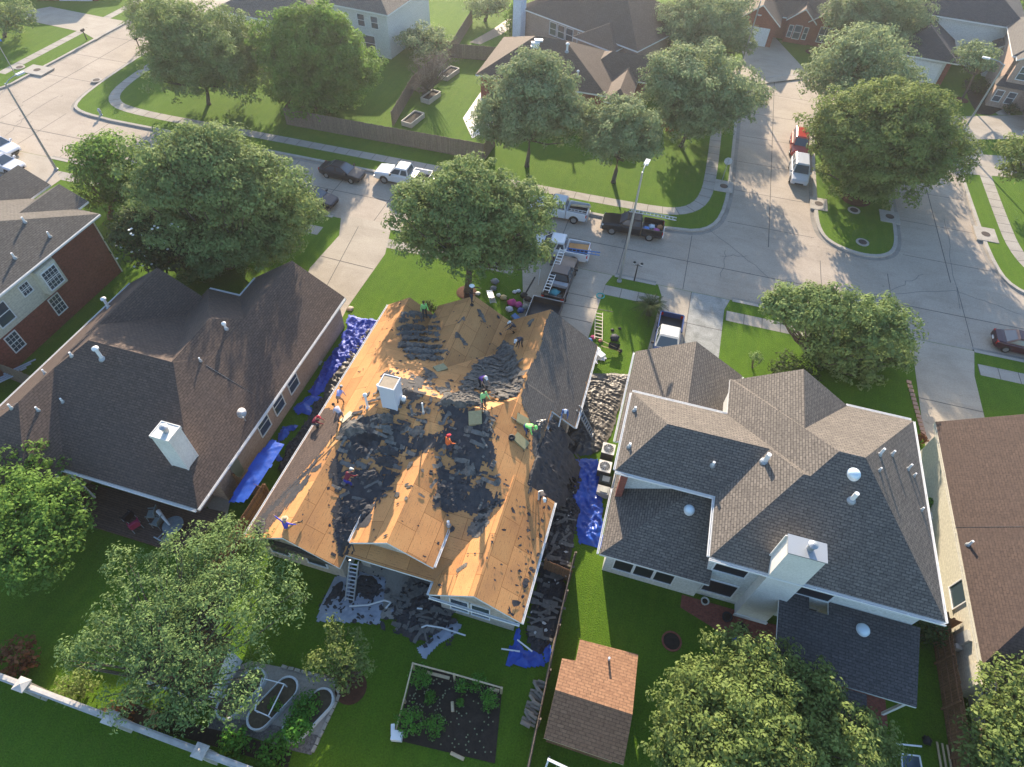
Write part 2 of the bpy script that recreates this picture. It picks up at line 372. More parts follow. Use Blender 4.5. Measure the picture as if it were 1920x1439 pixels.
# sidewalks (two rods behind the kerb)
def walk_strip(line, w=1.25, z=.006, name='sidewalk', m=None):
    b = MB(); a = offset_line(line, w/2); c = offset_line(line, -w/2)
    for i in range(len(line)-1): b.poly([(*a[i], z), (*c[i], z), (*c[i+1], z), (*a[i+1], z)])
    struct(name, b, m or G_['walk'])
    j = MB(); acc = 0
    for i in range(len(line)-1):
        p, q = Vector(line[i]), Vector(line[i+1]); L = (q-p).length
        if L < 1e-6: continue
        t = (q-p)/L; nrm = Vector((-t.y, t.x)); s = (-acc) % 1.5
        while s < L:
            k = p+t*s; j.bar((*(k+nrm*w/2), z+.002), (*(k-nrm*w/2), z+.002), .05, .006); s += 1.5
        acc += L
    struct('pavement_joints', j, G_['joint'])
walk_strip([(-160, 41.6), (-30, 41.6)]); walk_strip([(-24.2, 41.9), (-11, 41.9)]); walk_strip([(-2.7, 41.9), (2.1, 41.9)]); walk_strip([(7.9, 41.9), (23.4, 41.9)]); walk_strip([(27.9, 41.9), (160, 41.9)])
NW1 = smooth_line([(-74.5+1.6, 160)]+[], 0)
walk_strip(smooth_line([(-66.9, 160), (-66.9, 70), (-66.7, 60), (-64.8, 56.2), (-60.5, 55.2), (-50, 55.3), (-20, 55.3), (0, 55.3), (3.2, 56.2), (4.8, 59.2), (4.9, 66), (4.7, 76), (5.2, 86)], 2))
walk_strip(smooth_line([(-82.3, 160), (-82.3, 58)], 0))
walk_strip(smooth_line([(34.3, 84), (34.2, 66), (34.3, 60), (35.6, 56.4), (39, 55.3), (48, 55.2), (160, 55.2)], 2))
# driveways
sheet('driveway', A((640, 403), (735, 421), (722, 477), (652, 576), (640, 600), (560, 560), (581, 503), (636, 442)), .012, G_['drive'])
sheet('driveway', [(-11.2, 44.0), (-2.3, 44.0), (-2.7, 42.6), (-2.9, 31), (-9.0, 31), (-9.0, 38), (-10.2, 42)], .012, G_['drive'])
sheet('driveway', [(1.8, 44.0), (8.1, 44.0), (7.8, 42.6), (7.7, 31.5), (4.75, 31.5), (4.75, 44.0)][0:0] or [(4.78, 44.0), (8.1, 44.0), (7.7, 42.6), (7.6, 31.5), (4.78, 31.5)], .012, G_['drive_old'])
sheet('driveway', [(1.8, 44.0), (4.72, 44.0), (4.72, 31.5), (1.9, 31.5), (2.3, 42.6)], .012, G_['drive'])
sheet('driveway', [(23.3, 44.0), (27.9, 44.0), (27.4, 41), (27.3, 31), (22.6, 31), (22.9, 41)], .012, G_['drive'])
sheet('driveway', [(-81, 44.0), (-62.9, 44.0), (-58.6, 41.0), (-58.8, 30), (-81, 30)], .012, G_['drive'])
sheet('driveway', A((94, 13), (200, 34), (233, 40), (180, 75), (156, 61), (57, 40), (28, 25)), .012, G_['drive'])
sheet('driveway', A((1378, 57), (1448, 65), (1514, 136), (1514, 146), (1440, 156), (1400, 165), (1368, 140), (1395, 108)), .012, G_['drive'])
sheet('driveway', A((1712, 112), (1762, 130), (1732, 154), (1700, 185), (1660, 190)), .012, G_['drive'])
sheet('driveway', A((1780, 219), (1925, 216), (1925, 261), (1811, 262), (1785, 272), (1760, 300), (1760, 250)), .013, G_['drive'])
sheet('driveway', A((1825, 289), (1925, 296), (1925, 335), (1800, 326), (1795, 300)), .012, G_['drive'])
sheet('path', A((1862, 198), (1885, 198), (1895, 216), (1872, 216), (1858, 206)), .013, G_['walk'])
j = MB()
for a_, b_, w in (((600, 480), (700, 505), .07), ((672, 425), (600, 560), .06), ((1150, 585), (1005, 560), .06), ((1118, 560), (1060, 548), .06)):
    pa, pb = at(*a_, .016), at(*b_, .016); j.bar(pa, pb, w, .004)
j.box(-9, -2.9, 37.4, 37.46, .014, .018); j.box(-9, -2.9, 33.6, 33.66, .014, .018); j.box(-6, -5.95, 31, 43.9, .014, .018)
j.box(1.9, 7.7, 39.9, 39.95, .014, .018); j.box(2, 7.7, 36, 36.05, .014, .018); j.box(22.7, 27.4, 37.2, 37.26, .014, .018); j.box(4.72, 4.78, 31.6, 43.9, .013, .017)
z = GZ+.004
for x0, x1 in ((-160, 160),): j.box(x0, x1, 48.34, 48.42, z-.003, z)
for x in range(-80, 60, 6): 
    if not (6 < x < 15): j.box(x-.03, x+.03, 44.3, 52.5, z-.003, z)
for y in range(56, 92, 6): j.box(7.2, 15.5, y-.03, y+.03, z-.003, z); j.box(23.7, 31.5, y-.03, y+.03, z-.003, z)
j.box(11.2, 11.28, 53, 90, z-.003, z); j.box(27.5, 27.58, 53, 88, z-.003, z); j.box(-74.6, -74.52, 53, 150, z-.003, z)
for y in range(60, 140, 6): j.box(-78.5, -70.5, y-.03, y+.03, z-.003, z)
struct('pavement_joints', j, G_['joint'])
# wandering cracks sealed with tar, and tyre scuffs
ck = MB()
HZ = MB(); HZ.box(-305, 305, -130, 405, -1.3, 38.5)
hm = bpy.data.materials.new('haze'); hm.use_nodes = True; hn = hm.node_tree; hn.nodes.remove(hn.nodes['Principled BSDF']); pv = hn.nodes.new('ShaderNodeVolumePrincipled')
pv.inputs['Color'].default_value = (.93, .95, 1, 1); pv.inputs['Density'].default_value = .00036; pv.inputs['Anisotropy'].default_value = .55; hn.links.new(pv.outputs[0], hn.nodes['Material Output'].inputs['Volume'])
tag(HZ.build('haze', hm, uv=False), kind='stuff')
def crack(p, q, wob=.16, w=.05, n=9):
    p, q = Vector(p), Vector(q); prev = p
    for i in range(1, n+1):
        k = p.lerp(q, i/n)+Vector((random.uniform(-wob, wob), random.uniform(-wob, wob), 0))*(0 if i == n else 1)
        ck.bar(prev, k, w, .003); prev = k
for a_, b_ in (((1500, 560), (1790, 545)), ((1770, 410), (1800, 580)), ((1790, 545), (1915, 590)), ((1330, 430), (1440, 520)), ((30, 230), (110, 180)), ((10, 255), (60, 210)), ((1360, 470), (1352, 520)), ((1350, 480), (1400, 480)), ((1665, 548), (1730, 515)), ((1690, 570), (1715, 600))):
    crack(at(*a_, GZ+.008), at(*b_, GZ+.008))
struct('pavement_joints', ck, mat('crack_seal', (.16, .15, .14), .9))
GT = G_['kerb']
# inlets, manholes
def inlet(px, py, w, d, cover='storm_drain', label=''):
    p = at(px, py); t = thing(cover, label, 'storm drain', (p.x, p.y, 0), 'storm drain inlets beside the kerbs')
    b = MB(); b.box(p.x-w/2, p.x+w/2, p.y-d/2, p.y+d/2, -.1, .05); b.build('concrete_slab', G_['kerb'], t)
    b = MB(); b.lathe((p.x, p.y, .05), [(.42, 0), (.42, .012)], 18); b.build('iron_lid', G_['iron'], t)
inlet(1357, 350, 1.9, 2.2, label='concrete storm drain slab on the verge below the stop sign')
inlet(1535, 383, 1.7, 2.2, label='storm drain slab on the left edge of the rounded island')
inlet(1668, 407, 1.9, 2.1, label='storm drain slab on the right edge of the rounded island')
inlet(1848, 440, 2.0, 2.4, label='storm drain slab at the kerb right of the island road')
inlet(70, 132, 3.2, 2.2, label='storm drain slab at the kerb of the left side street')
def manhole(px, py, label):
    p = at(px, py); t = thing('manhole', label, 'manhole', (p.x, p.y, 0), 'manhole covers in the grass')
    b = MB(); b.lathe(p, [(.62, -.02), (.62, .05)], 22); b.build('concrete_ring', G_['kerb'], t)
    b = MB(); b.lathe((p.x, p.y, .05), [(.4, 0), (.4, .015)], 18); b.build('iron_lid', G_['iron'], t)
manhole(1601, 395, 'manhole cover on the island below the big tree trunk'); manhole(1617, 455, 'manhole cover near the rounded tip of the island')
manhole(37, 127, 'round manhole cover in the sidewalk by the left side street'); manhole(181, 151, 'manhole cover on the verge of the corner lawn at the left')

# ------------------------------------------------------------ roofs from hipped and gabled blocks
def B(x0, x1, y0, y1, z0, W, E, S, N): return dict(x0=x0, x1=x1, y0=y0, y1=y1, z0=z0, W=W, E=E, S=S, N=N)
def planes(b):
    L = []
    if b['W']: L.append((b['W'], 0, b['z0']-b['W']*b['x0']))
    if b['E']: L.append((-b['E'], 0, b['z0']+b['E']*b['x1']))
    if b['S']: L.append((0, b['S'], b['z0']-b['S']*b['y0']))
    if b['N']: L.append((0, -b['N'], b['z0']+b['N']*b['y1']))
    return L
def bh(b, x, y):
    if not (b['x0'] <= x <= b.get('rx1', b['x1']) and b['y0'] <= y <= b['y1']): return -9
    return min(p[0]*x+p[1]*y+p[2] for p in planes(b))
def roof_h(blocks): return lambda x, y: max(bh(b, x, y) for b in blocks)
def clip(poly, a, b_, c):   # keep a*x+b*y+c <= 0
    out = []; n = len(poly)
    for i in range(n):
        p, q = poly[i], poly[(i+1) % n]; fp = a*p[0]+b_*p[1]+c; fq = a*q[0]+b_*q[1]+c
        if fp <= 1e-9: out.append(p)
        if (fp < -1e-9 and fq > 1e-9) or (fp > 1e-9 and fq < -1e-9):
            t = fp/(fp-fq); out.append((p[0]+t*(q[0]-p[0]), p[1]+t*(q[1]-p[1])))
    return out
def roof(root, blocks, rmat, trim, gwall, name='roof', label=None, th=.17, gi=.42, gutters=None, gname='gutter'):
    m = MB()
    for i, b in enumerate(blocks):
        b['z0'] += .004*i; P = planes(b); X1 = b.get('rx1', b['x1']); rect = [(b['x0'], b['y0']), (X1, b['y0']), (X1, b['y1']), (b['x0'], b['y1'])]
        rm = b.get('mi', 0)
        for k, p in enumerate(P):
            poly = rect
            for l, q in enumerate(P):
                if l != k: poly = clip(poly, p[0]-q[0], p[1]-q[1], p[2]-q[2])
            if len(poly) < 3: continue
            up = [(x, y, p[0]*x+p[1]*y+p[2]) for x, y in poly]
            m.poly(up, 0); m.poly([(x, y, z-th) for x, y, z in up][::-1], 1)
        # fascia all round, following the rakes
        hh = lambda x, y: min(p[0]*x+p[1]*y+p[2] for p in P)
        for (xa, ya), (xb, yb), ax in ((rect[0], rect[1], 'S'), (rect[1], rect[2], 'E'), (rect[2], rect[3], 'N'), (rect[3], rect[0], 'W')):
            ts = [0, 1]
            if not b[ax]:
                for k in range(1, 40): ts.append(k/40)
                # exact ridge point
                lo = [hh(xa+(xb-xa)*t, ya+(yb-ya)*t) for t in sorted(ts)]
                if ax in 'SN' and b['W'] and b['E']:
                    xr = (P[1][2]-P[0][2])/(P[0][0]-P[1][0]); ts = [0, (xr-xa)/(xb-xa), 1]
                elif ax in 'EW' and b['S'] and b['N']:
                    S_ = [p for p in P if p[1] > 0][0]; N_ = [p for p in P if p[1] < 0][0]; yr = (N_[2]-S_[2])/(S_[1]-N_[1]); ts = [0, (yr-ya)/(yb-ya), 1]
                else: ts = [0, 1]
            ts = sorted(ts)
            for t0, t1 in zip(ts, ts[1:]):
                a = (xa+(xb-xa)*t0, ya+(yb-ya)*t0); c = (xa+(xb-xa)*t1, ya+(yb-ya)*t1)
                m.poly([(*a, hh(*a)-th), (*c, hh(*c)-th), (*c, hh(*c)+.001), (*a, hh(*a)+.001)], 1)
            if not b[ax] and not b.get('nogab'):
                dx, dy = {'S': (0, gi), 'N': (0, -gi), 'E': (-gi, 0), 'W': (gi, 0)}[ax]
                L = math.hypot(xb-xa, yb-ya); e = gi/L
                ps = [(xa+(xb-xa)*t+dx, ya+(yb-ya)*t+dy) for t in [e]+[t for t in ts if e < t < 1-e]+[1-e]]
                top = [(*p, hh(p[0]-dx, p[1]-dy)-th+.01) for p in ps]
                m.poly([(*ps[0], b['z0']-.35), (*ps[-1], b['z0']-.35)]+top[::-1], 2)
    o = m.build(name, [rmat, trim, gwall], root, label=label)
    if gutters:
        for (xa, ya, xb, yb, z, sx, sy) in gutters:
            g = MB(); x0, x1 = sorted((xa, xb)); y0, y1 = sorted((ya, yb))
            if sx: x0, x1 = (xa-.13, xa-.01) if sx < 0 else (xa+.01, xa+.13)
            if sy: y0, y1 = (ya-.13, ya-.01) if sy < 0 else (ya+.01, ya+.13)
            t = .02   # open trough
            g.box(x0, x1, y0, y1, z-.13, z-.11)
            if sx:
                g.box(x0, x0+t, y0, y1, z-.11, z); g.box(x1-t, x1, y0, y1, z-.11, z)
                yy = y0+1
                while yy < y1: g.box(x0+t, x1-t, yy, yy+.03, z-.02, z-.001); yy += 2.2
            else:
                g.box(x0, x1, y0, y0+t, z-.11, z); g.box(x0, x1, y1-t, y1, z-.11, z)
                xx = x0+1
                while xx < x1: g.box(xx, xx+.03, y0+t, y1-t, z-.02, z-.001); xx += 2.2
            g.build('gutter', trim, o if False else root)
    return o
def walls(root, boxes, m, name='wall', label=None):
    b = MB()
    for i, (x0, x1, y0, y1, z0, z1) in enumerate(boxes):
        e = .003*i; b.box(x0+e, x1-e, y0+e, y1-e, z0, z1)
    return b.build(name, m, root, label=label)
def window(root, c, w, h, face, glass=None, frame=None, mull=(1, 2), grid=None, deep=.07):
    """face: direction the window looks to; c its centre on the wall surface"""
    fx, fy = {'S': (0, -1), 'N': (0, 1), 'E': (1, 0), 'W': (-1, 0)}[face]; tx, ty = -fy, fx
    c = Vector(c); n = Vector((fx, fy, 0)); t = Vector((tx, ty, 0)); Z = Vector((0, 0, 1))
    def bx(b, u0, u1, v0, v1, d0, d1):
        vs = [c+t*u+Z*v+n*d for d in (d0, d1) for v in (v0, v1) for u in (u0, u1)]
        b.mesh(vs, [(0, 2, 3, 1), (4, 5, 7, 6), (0, 1, 5, 4), (2, 6, 7, 3), (0, 4, 6, 2), (1, 3, 7, 5)])
    f = MB(); fr = .07
    bx(f, -w/2-fr, w/2+fr, h/2, h/2+fr, 0, deep); bx(f, -w/2-fr, w/2+fr, -h/2-fr, -h/2, 0, deep+.02)
    bx(f, -w/2-fr, -w/2, -h/2, h/2, 0, deep); bx(f, w/2, w/2+fr, -h/2, h/2, 0, deep)
    for i in range(1, mull[0]): u = -w/2+w*i/mull[0]; bx(f, u-.03, u+.03, -h/2, h/2, 0, deep-.01)
    for i in range(1, mull[1]): v = -h/2+h*i/mull[1]; bx(f, -w/2, w/2, v-.03, v+.03, 0, deep-.015)
    if grid:
        for i in range(1, grid[0]): u = -w/2+w*i/grid[0]; bx(f, u-.012, u+.012, -h/2, h/2, 0, deep-.022)
        for i in range(1, grid[1]): v = -h/2+h*i/grid[1]; bx(f, -w/2, w/2, v-.012, v+.012, 0, deep-.024)
    fo = f.build('window', frame or G_['white'], root)
    g = MB(); g.poly([c+t*u+Z*v+n*.03 for u, v in ((-w/2, -h/2), (w/2, -h/2), (w/2, h/2), (-w/2, h/2))])
    g.build('pane', glass or G_['glass'], fo)
def hit(px, py, h, z1=11.0, z0=0.0):
    z = z1
    while z > z0:
        p = at(px, py, z)
        if h(p.x, p.y) >= z: return p
        z -= .03
    return at(px, py, z0)
def vent(root_h, px, py, hgt, r, label, m=None, name='roof_vent', cat='roof vent', group='vent pipes on the roofs', cap=False):
    """px,py is the foot of the pipe on the roof"""
    p = hit(px, py, root_h) if callable(root_h) else at(px, py, root_h)
    t = thing(name, label, cat, tuple(p), group)
    b = MB(); b.tube([p-Vector((0, 0, .2)), p+Vector((0, 0, hgt))], r, 10); b.build('pipe', m or G_['white'], t)
    b = MB(); b.lathe(p-Vector((0, 0, .1)), [(r*2.2, 0), (r*2.0, .12), (r*1.3, .22)], 12); b.build('flashing', m or G_['galv'], t)
    if cap: b = MB(); b.lathe(p+Vector((0, 0, hgt)), [(r*1.2, -.05), (r*1.9, 0), (r*1.9, .1), (r*.5, .2)], 12); b.build('cap', m or G_['white'], t)
    return t
def skylight(h, px, py, r, label):
    p = hit(px, py, h); t = thing('solar_tube', label, 'skylight', tuple(p), 'round tubular skylights')
    b = MB(); b.lathe(p-Vector((0, 0, .2)), [(r*1.02, 0), (r*1.02, .30)], 26); b.build('collar', G_['white'], t)
    b = MB(); b.lathe(p+Vector((0, 0, .1)), [(r, 0), (r*.93, .08), (r*.7, .17), (r*.35, .22), (.02, .235)], 26); b.build('dome', mat('acrylic_dome', (.62, .72, .78), .15, spec=.7), t, smooth=True)
def chimney(root, x0, x1, y0, y1, z0, z1, m, capm=None, rot=None, pipe=True, label=None, trim=True):
    b = MB(); b.box(x0, x1, y0, y1, z0, z1)
    c = b.build('chimney', m, root, label=label)
    b = MB(); b.box(x0-.05, x1+.05, y0-.05, y1+.05, z1+.003, z1+.07)
    if trim:
        for xx in (x0-.02, x1-.08):
            for yy in (y0-.02, y1-.08): b.box(xx, xx+.1, yy, yy+.1, z0, z1+.001, 1)
        b.box(x0-.06, x0, y0-.06, y1+.06, z1-.12, z1+.10, 1); b.box(x1, x1+.06, y0-.06, y1+.06, z1-.12, z1+.10, 1); b.box(x0, x1, y0-.06, y0-.003, z1-.12, z1+.10, 1); b.box(x0, x1, y1+.003, y1+.06, z1-.12, z1+.10, 1)
    b.build('cap', [capm or G_['galv'], m], c)
    if pipe:
        cx, cy = (x0+x1)/2+.1, (y0+y1)/2
        b = MB(); b.tube([(cx, cy, z1), (cx, cy, z1+.45)], .17, 14); b.lathe((cx, cy, z1+.45), [(.22, 0), (.24, .08), (.05, .16)], 14); b.build('flue', G_['galv'], c)
    return c
NEU = dict(sx=0)

# ============================================================ house C: the one being re-roofed
hc = thing('tan_brick_house', 'single storey brick house with its roof stripped to bare orange sheathing', 'house', (-10, 20, 0))
CB = [B(-18.15, -1.78, 11.75, 29.7, 3, .68, .68, .365, .42),          # main hip
      B(-18.15, -14.35, 20, 31.4, 3, .68, .68, None, None),          # left front gable
      B(-14.35, -8.35, 22, 32.2, 3.25, .63, .63, None, None),        # middle front gable
      B(-9.3, -1.74, 22, 32.1, 3, .68, .68, None, None),             # garage gable
      B(-18.15, -12.15, 10.95, 18, 3, .65, .65, None, None),         # left rear wing
      B(-11.95, -7.0, 12.1, 21, 4.0, .62, .62, None, None),          # middle rear wing
      B(-6.9, -1.7, 11.0, 18, 3, .68, .68, None, None)]              # right rear wing
CB.append(dict(CB[3])); CB[3]['y0'] = 24.3; CB[7]['rx1'] = -3.4; CB[7]['y1'] = 25; CB[0]['rx1'] = -3.4; CB[6]['y1'] = 18.5
hC = roof_h(CB)
for b in (CB[7], CB[3]): b['nogab'] = True
CB[3]['nogab'] = False
roof(hc, CB, G_['osb'], G_['white'], G_['palebrick'], label='roof stripped of shingles down to orange sheathing',
     gutters=[(-18.15, 11.2, -18.15, 31.4, 3, -1, 0), (-1.69, 11.0, -1.69, 18.5, 3, 1, 0), (-1.72, 24.3, -1.72, 32, 3, 1, 0), (-3.4, 18.6, -3.4, 24.2, 4.0, 1, 0), (-8.35, 25.6, -8.35, 32.2, 3.25, 1, 0), (-11.95, 12.2, -11.95, 16.0, 4, -1, 0), (-7.0, 12.2, -7.0, 14.8, 4, 1, 0), (-6.9, 11.0, -6.9, 11.7, 3, -1, 0), (-6.85, 10.95, -1.75, 10.95, 3, 0, -1)])
walls(hc, [(-17.7, -12.6, 11.5, 31.0, -.1, 2.95), (-16.2, -4.3, 15.6, 29.2, -.1, 3.3), (-6.5, -2.15, 11.45, 18.2, -.1, 2.98), (-8.9, -2.3, 24.8, 31.65, -.1, 2.98), (-13.9, -8.8, 26, 31.7, -.1, 3.2), (-12.0, -11.4, 12.5, 13.4, -.1, 3.9)], G_['palebrick'])
for c_, w_ in (((-5.35, 11.45, 1.55), 1.0), ((-4.1, 11.45, 1.55), 1.0)): window(hc, c_, w_, 1.5, 'S')
for x in (-16.6, -14.2): window(hc, (x, 11.5, 1.6), 1.2, 1.3, 'S', G_['glass_d'])
b = MB(); b.box(-17.72, -12.5, 11.1, 11.44, 2.55, 3.05); b.build('soffit_board', G_['greytarp'] if 0 else G_['sh_weath'], hc)
b = MB(); b.box(-17.5, -16.6, 11.0, 11.02, 3.0, 3.0+.02); 
# patio slab under the middle wing
sheet('patio', [(-12.2, 15.6), (-7.0, 15.6), (-7.0, 10.6), (-9.6, 9.9), (-11.6, 10.6), (-12.2, 11.4)], .02, G_['walk'])
ch = chimney(hc, -13.15, -12.2, 20.02, 20.92, 4.5, 8.0, mat('grey_white_board', (.60, .62, .68), .6), tint('old_mortar', (.34, .27, .19)), pipe=False, label='tall grey white chimney box standing on the stripped roof')
vent(hC, 690, 765, 1.2, .07, 'tall white vent pipe left of the chimney on the stripped roof', m=G_['white'], cap=True)
vent(hC, 712, 730, .3, .09, 'short white exhaust vent just behind the chimney on the stripped roof', cap=True)
vent(hC, 794, 775, 1.0, .05, 'white vent pipe standing on dark felt in the middle of the stripped roof')
vent(hC, 841, 985, .45, .08, 'white vent pipe beside the top of the rear middle gutter')
vent(hC, 757, 752, .2, .09, 'small white vent hood right of the chimney foot', cap=True)

# ============================================================ house D: two storeys, white, right of centre
hd = thing('white_house', 'two storey white sided house with grey brown hipped roofs', 'house', (10, 22, 0))
DU = [B(7.3, 18.58, 16.25, 29.2, 5.7, .61, .67, .49, .49), B(7.02, 18.5, 16.27, 26.15, 5.7, .62, .67, .49, .49),
      B(1.3, 12, 20.03, 26.15, 5.7, .65, None, .49, .49), B(7.6, 14.6, 22, 29.25, 5.7, .65, .65, None, None)]
DU[2]['nogab'] = True
DL = [B(1.05, 8.75, 24.0, 32.4, 3, .6, .6, None, None), B(1.55, 16, 16.03, 33, 3, .5, None, .5, None)]
DL[1]['y1'] = 22.5; DL[1]['x1'] = 7.75; DL[1]['nogab'] = True; DL[0]['nogab'] = False
hDU, hDL = roof_h(DU), roof_h(DL)
roof(hd, DU, G_['sh_grey'], G_['white'], G_['whitewall'], name='upper_roof', gutters=[(18.58, 16.25, 18.58, 29.2, 5.7, 1, 0), (7.0, 16.2, 18.6, 16.2, 5.7, 0, -1), (7.0, 16.3, 7.0, 20, 5.7, -1, 0), (1.3, 20.0, 7, 20.0, 5.7, 0, -1), (1.3, 20.1, 1.3, 26.1, 5.7, -1, 0), (1.3, 26.2, 7.6, 26.2, 5.7, 0, 1), (7.58, 26.3, 7.58, 29.2, 5.7, -1, 0), (14.6, 29.25, 18.5, 29.25, 5.7, 0, 1)])
roof(hd, DL, G_['sh_grey'], G_['white'], G_['whitewall'], name='lower_roof', gutters=[(1.02, 24, 1.02, 32.3, 3, -1, 0), (1.5, 16.05, 1.5, 20.5, 3, -1, 0), (8.75, 29.2, 8.75, 32.3, 3, 1, 0)])
walls(hd, [(7.45, 18.15, 16.75, 28.75, -.1, 5.68), (1.75, 12, 20.5, 25.7, 0, 5.67), (8.05, 14.15, 24, 28.85, 0, 5.66), (1.5, 8.3, 22, 31.95, -.1, 2.98), (2.0, 7.6, 16.5, 21, -.1, 2.99)], G_['whitewall'])
b = MB(); b.box(1.95, 2.02, 20.4, 20.9, -.1, 3); b.box(1.72, 2.1, 19.9, 20.52, 0, 5.6); b.build('corner_trim', G_['redbrick'], hd)
for x in (3.1, 4.3, 5.5): window(hd, (x, 16.5, 1.65), 1.05, 1.7, 'S', G_['glass_d'], mull=(1, 1))
for z_, x in ((4.35, 8.55), (1.55, 8.65), (4.3, 13.0), (1.5, 13.0)): window(hd, (x, 16.75, z_), 1.7, 1.5, 'S', G_['glass_d'], mull=(1, 1))
window(hd, (16.2, 16.75, 4.7), 1.9, .55, 'S', G_['glass_d'], mull=(1, 1))
c_ = chimney(hd, 10.0, 11.75, 16.1, 17.05, -.1, 8.5, G_['stucco'], G_['galv'], trim=False, label='tall white chimney shaft on the rear wall')
b = MB(); b.box(9.93, 11.82, 16.03, 16.1, -.05, .3); b.box(9.9, 10.0, 17.05, 17.1, 5, 8.4); b.build('corner_board', G_['white'], c_)
# patio cover, shed roof
b = MB(); pts = [(11.35, 16.7, 3.55), (12.9, 16.7, 3.55), (12.9, 16.0, 3.5), (13.9, 16.0, 3.5), (13.9, 16.7, 3.55), (18.55, 16.7, 3.55), (18.2, 12.75, 2.95), (11.35, 12.75, 2.95)]
b.poly(pts, 0); b.poly([(x, y, z-.14) for x, y, z in pts][::-1], 1)
for i in range(len(pts)):
    p, q = pts[i], pts[(i+1) % len(pts)]; b.poly([(p[0], p[1], p[2]-.14), (q[0], q[1], q[2]-.14), q, p], 1)
po = b.build('patio_roof', [G_['sh_dark'], G_['white'], G_['white']], hd)
b = MB(); pts = [(11.4, 12.7, 2.8), (15.9, 12.7, 2.8), (15.9, 10.2, 2.45), (11.4, 10.2, 2.45)]
b.poly(pts, 0); b.poly([(x, y, z-.12) for x, y, z in pts][::-1], 1)
for i in range(4):
    p, q = pts[i], pts[(i+1) % 4]; b.poly([(p[0], p[1], p[2]-.12), (q[0], q[1], q[2]-.12), q, p], 1)
b.build('lower_patio_roof', [G_['sh_dark'], G_['white'], G_['white']], hd)
for x, y, z1 in ((11.6, 12.95, 2.9), (14.6, 12.95, 2.9), (17.9, 12.95, 2.9), (11.7, 10.4, 2.4), (15.6, 10.4, 2.4)): b = MB(); b.box(x, x+.14, y, y+.14, 0, z1); b.build('porch_post', G_['white'], hd)
hDP = lambda x, y: 2.95+(y-12.75)*.152 if 11.35 < x < 18.5 and 12.75 < y < 16.7 else -9
skylight(hDL, 1292, 957, .3, 'round skylight dome on the lower roof beside the air conditioners')
skylight(hDU, 1600, 890, .34, 'round skylight dome near the peak of the two storey roof'); skylight(hDP, 1617, 1182, .34, 'round skylight dome on the rear patio roof')
for px, py, hg, r, lb in ((1190, 770, .35, .08, 'small roof vent at the left end of the white house roof, upper'), (1180, 838, .35, .08, 'small roof vent at the left end of the white house roof, lower'),
    (1336, 873, .35, .08, 'roof vent in the shaded middle slope of the white house'), (1434, 866, .75, .13, 'thick vent pipe casting a shadow on the sunlit slope of the white house'),
    (1596, 938, .7, .12, 'pale vent pipe with square flashing below the round skylight'), (1649, 853, .6, .07, 'white vent pipe highest on the east slope of the white house'),
    (1672, 853, .4, .06, 'thin white vent right of the highest east slope vent'), (1648, 883, .3, .05, 'short white vent below the highest east slope vent'), (1702, 880, .5, .06, 'white vent pipe near the east gutter of the white house'),
    (1713, 893, .3, .05, 'short white vent by the east gutter'), (1727, 957, .3, .05, 'lowest short vent on the east slope of the white house')):
    vent(hDU, px, py, hg, r, lb)

# ============================================================ house A: brown roof, left of centre
ha = thing('brown_roof_house', 'single storey tan brick house under a large brown hipped roof', 'house', (-28, 20, 0))
AB = [B(-38.3, -21.75, 11.8, 26.2, 3, .68, .68, .486, .486), B(-32.25, -21.7, 11.83, 28.7, 3, .667, .667, .486, .62),
      B(-29.45, -21.72, 20, 31.1, 3, .68, .68, None, None), B(-38.32, -31.05, 14, 27.4, 3, .68, .68, None, None),
      B(-38.3, -31.0, 8.9, 20, 3, .68, .68, .486, None)]
hA = roof_h(AB)
for i in (2, 3): AB[i]['nogab'] = False
roof(ha, AB, G_['sh_brown'], G_['white'], G_['tanbrick'], gutters=[(-21.7, 11.8, -21.7, 31, 3, 1, 0), (-31, 11.75, -21.75, 11.75, 3, 0, -1), (-38.33, 9, -38.33, 27.4, 3, -1, 0), (-29.47, 28.8, -29.47, 31, 3, -1, 0), (-31.0, 26.4, -31.0, 27.3, 3, 1, 0), (-32.2, 28.75, -29.5, 28.75, 3, 0, 1)])
walls(ha, [(-37.9, -22.15, 15.5, 25.8, -.1, 2.98), (-31.8, -22.12, 20, 28.3, -.1, 2.97), (-29.05, -22.1, 14, 30.7, -.1, 2.98), (-37.87, -31.4, 9.3, 27.0, -.1, 2.96), (-27, -23.2, 12.6, 20, -.1, 2.95)], G_['tanbrick'])
for y in (25.3-2.3, 21.0, 19.1): window(ha, (-22.1, y, 1.75), 1.1, 1.45, 'E')
b = MB(); b.box(-22.1, -21.98, 15.2, 16.0, .6, 2.3); b.build('meter_box', G_['metal'], ha)
b = MB(); b.box(-27.5, -25.5, 30.7, 30.75, .1, 2.3); b.build('garage_door', G_['white'], ha)
chimney(ha, -24.3, -23.15, 13.6, 14.6, 2.9, 6.9, G_['stucco'], G_['stucco'], label='white boarded chimney on the right slope')
for px, py, hg, r, lb, cp in ((192, 673, .9, .11, 'tall white vent pipe at the top of the dark rear slope', True), (135, 668, .35, .07, 'small white vent on the far left edge of the brown roof, upper', False), (85, 701, .4, .06, 'small white vent on the far left edge of the brown roof, middle', False),
    (22, 766, .4, .06, 'small white vent on the far left edge of the brown roof, lowest', False), (72, 770, .35, .06, 'small vent on the textured left hip of the brown roof', False), (118, 754, .35, .06, 'small white vent on the dark rear slope of the brown roof', False),
    (424, 617, .45, .08, 'white vent in the sunlit top of the brown roof', True), (376, 677, .3, .05, 'small white vent on the brown right slope', False), (204, 577, .8, .1, 'grey vent pipe beside the grass side yard', True)):
    vent(hA, px, py, hg, r, lb, cap=cp)
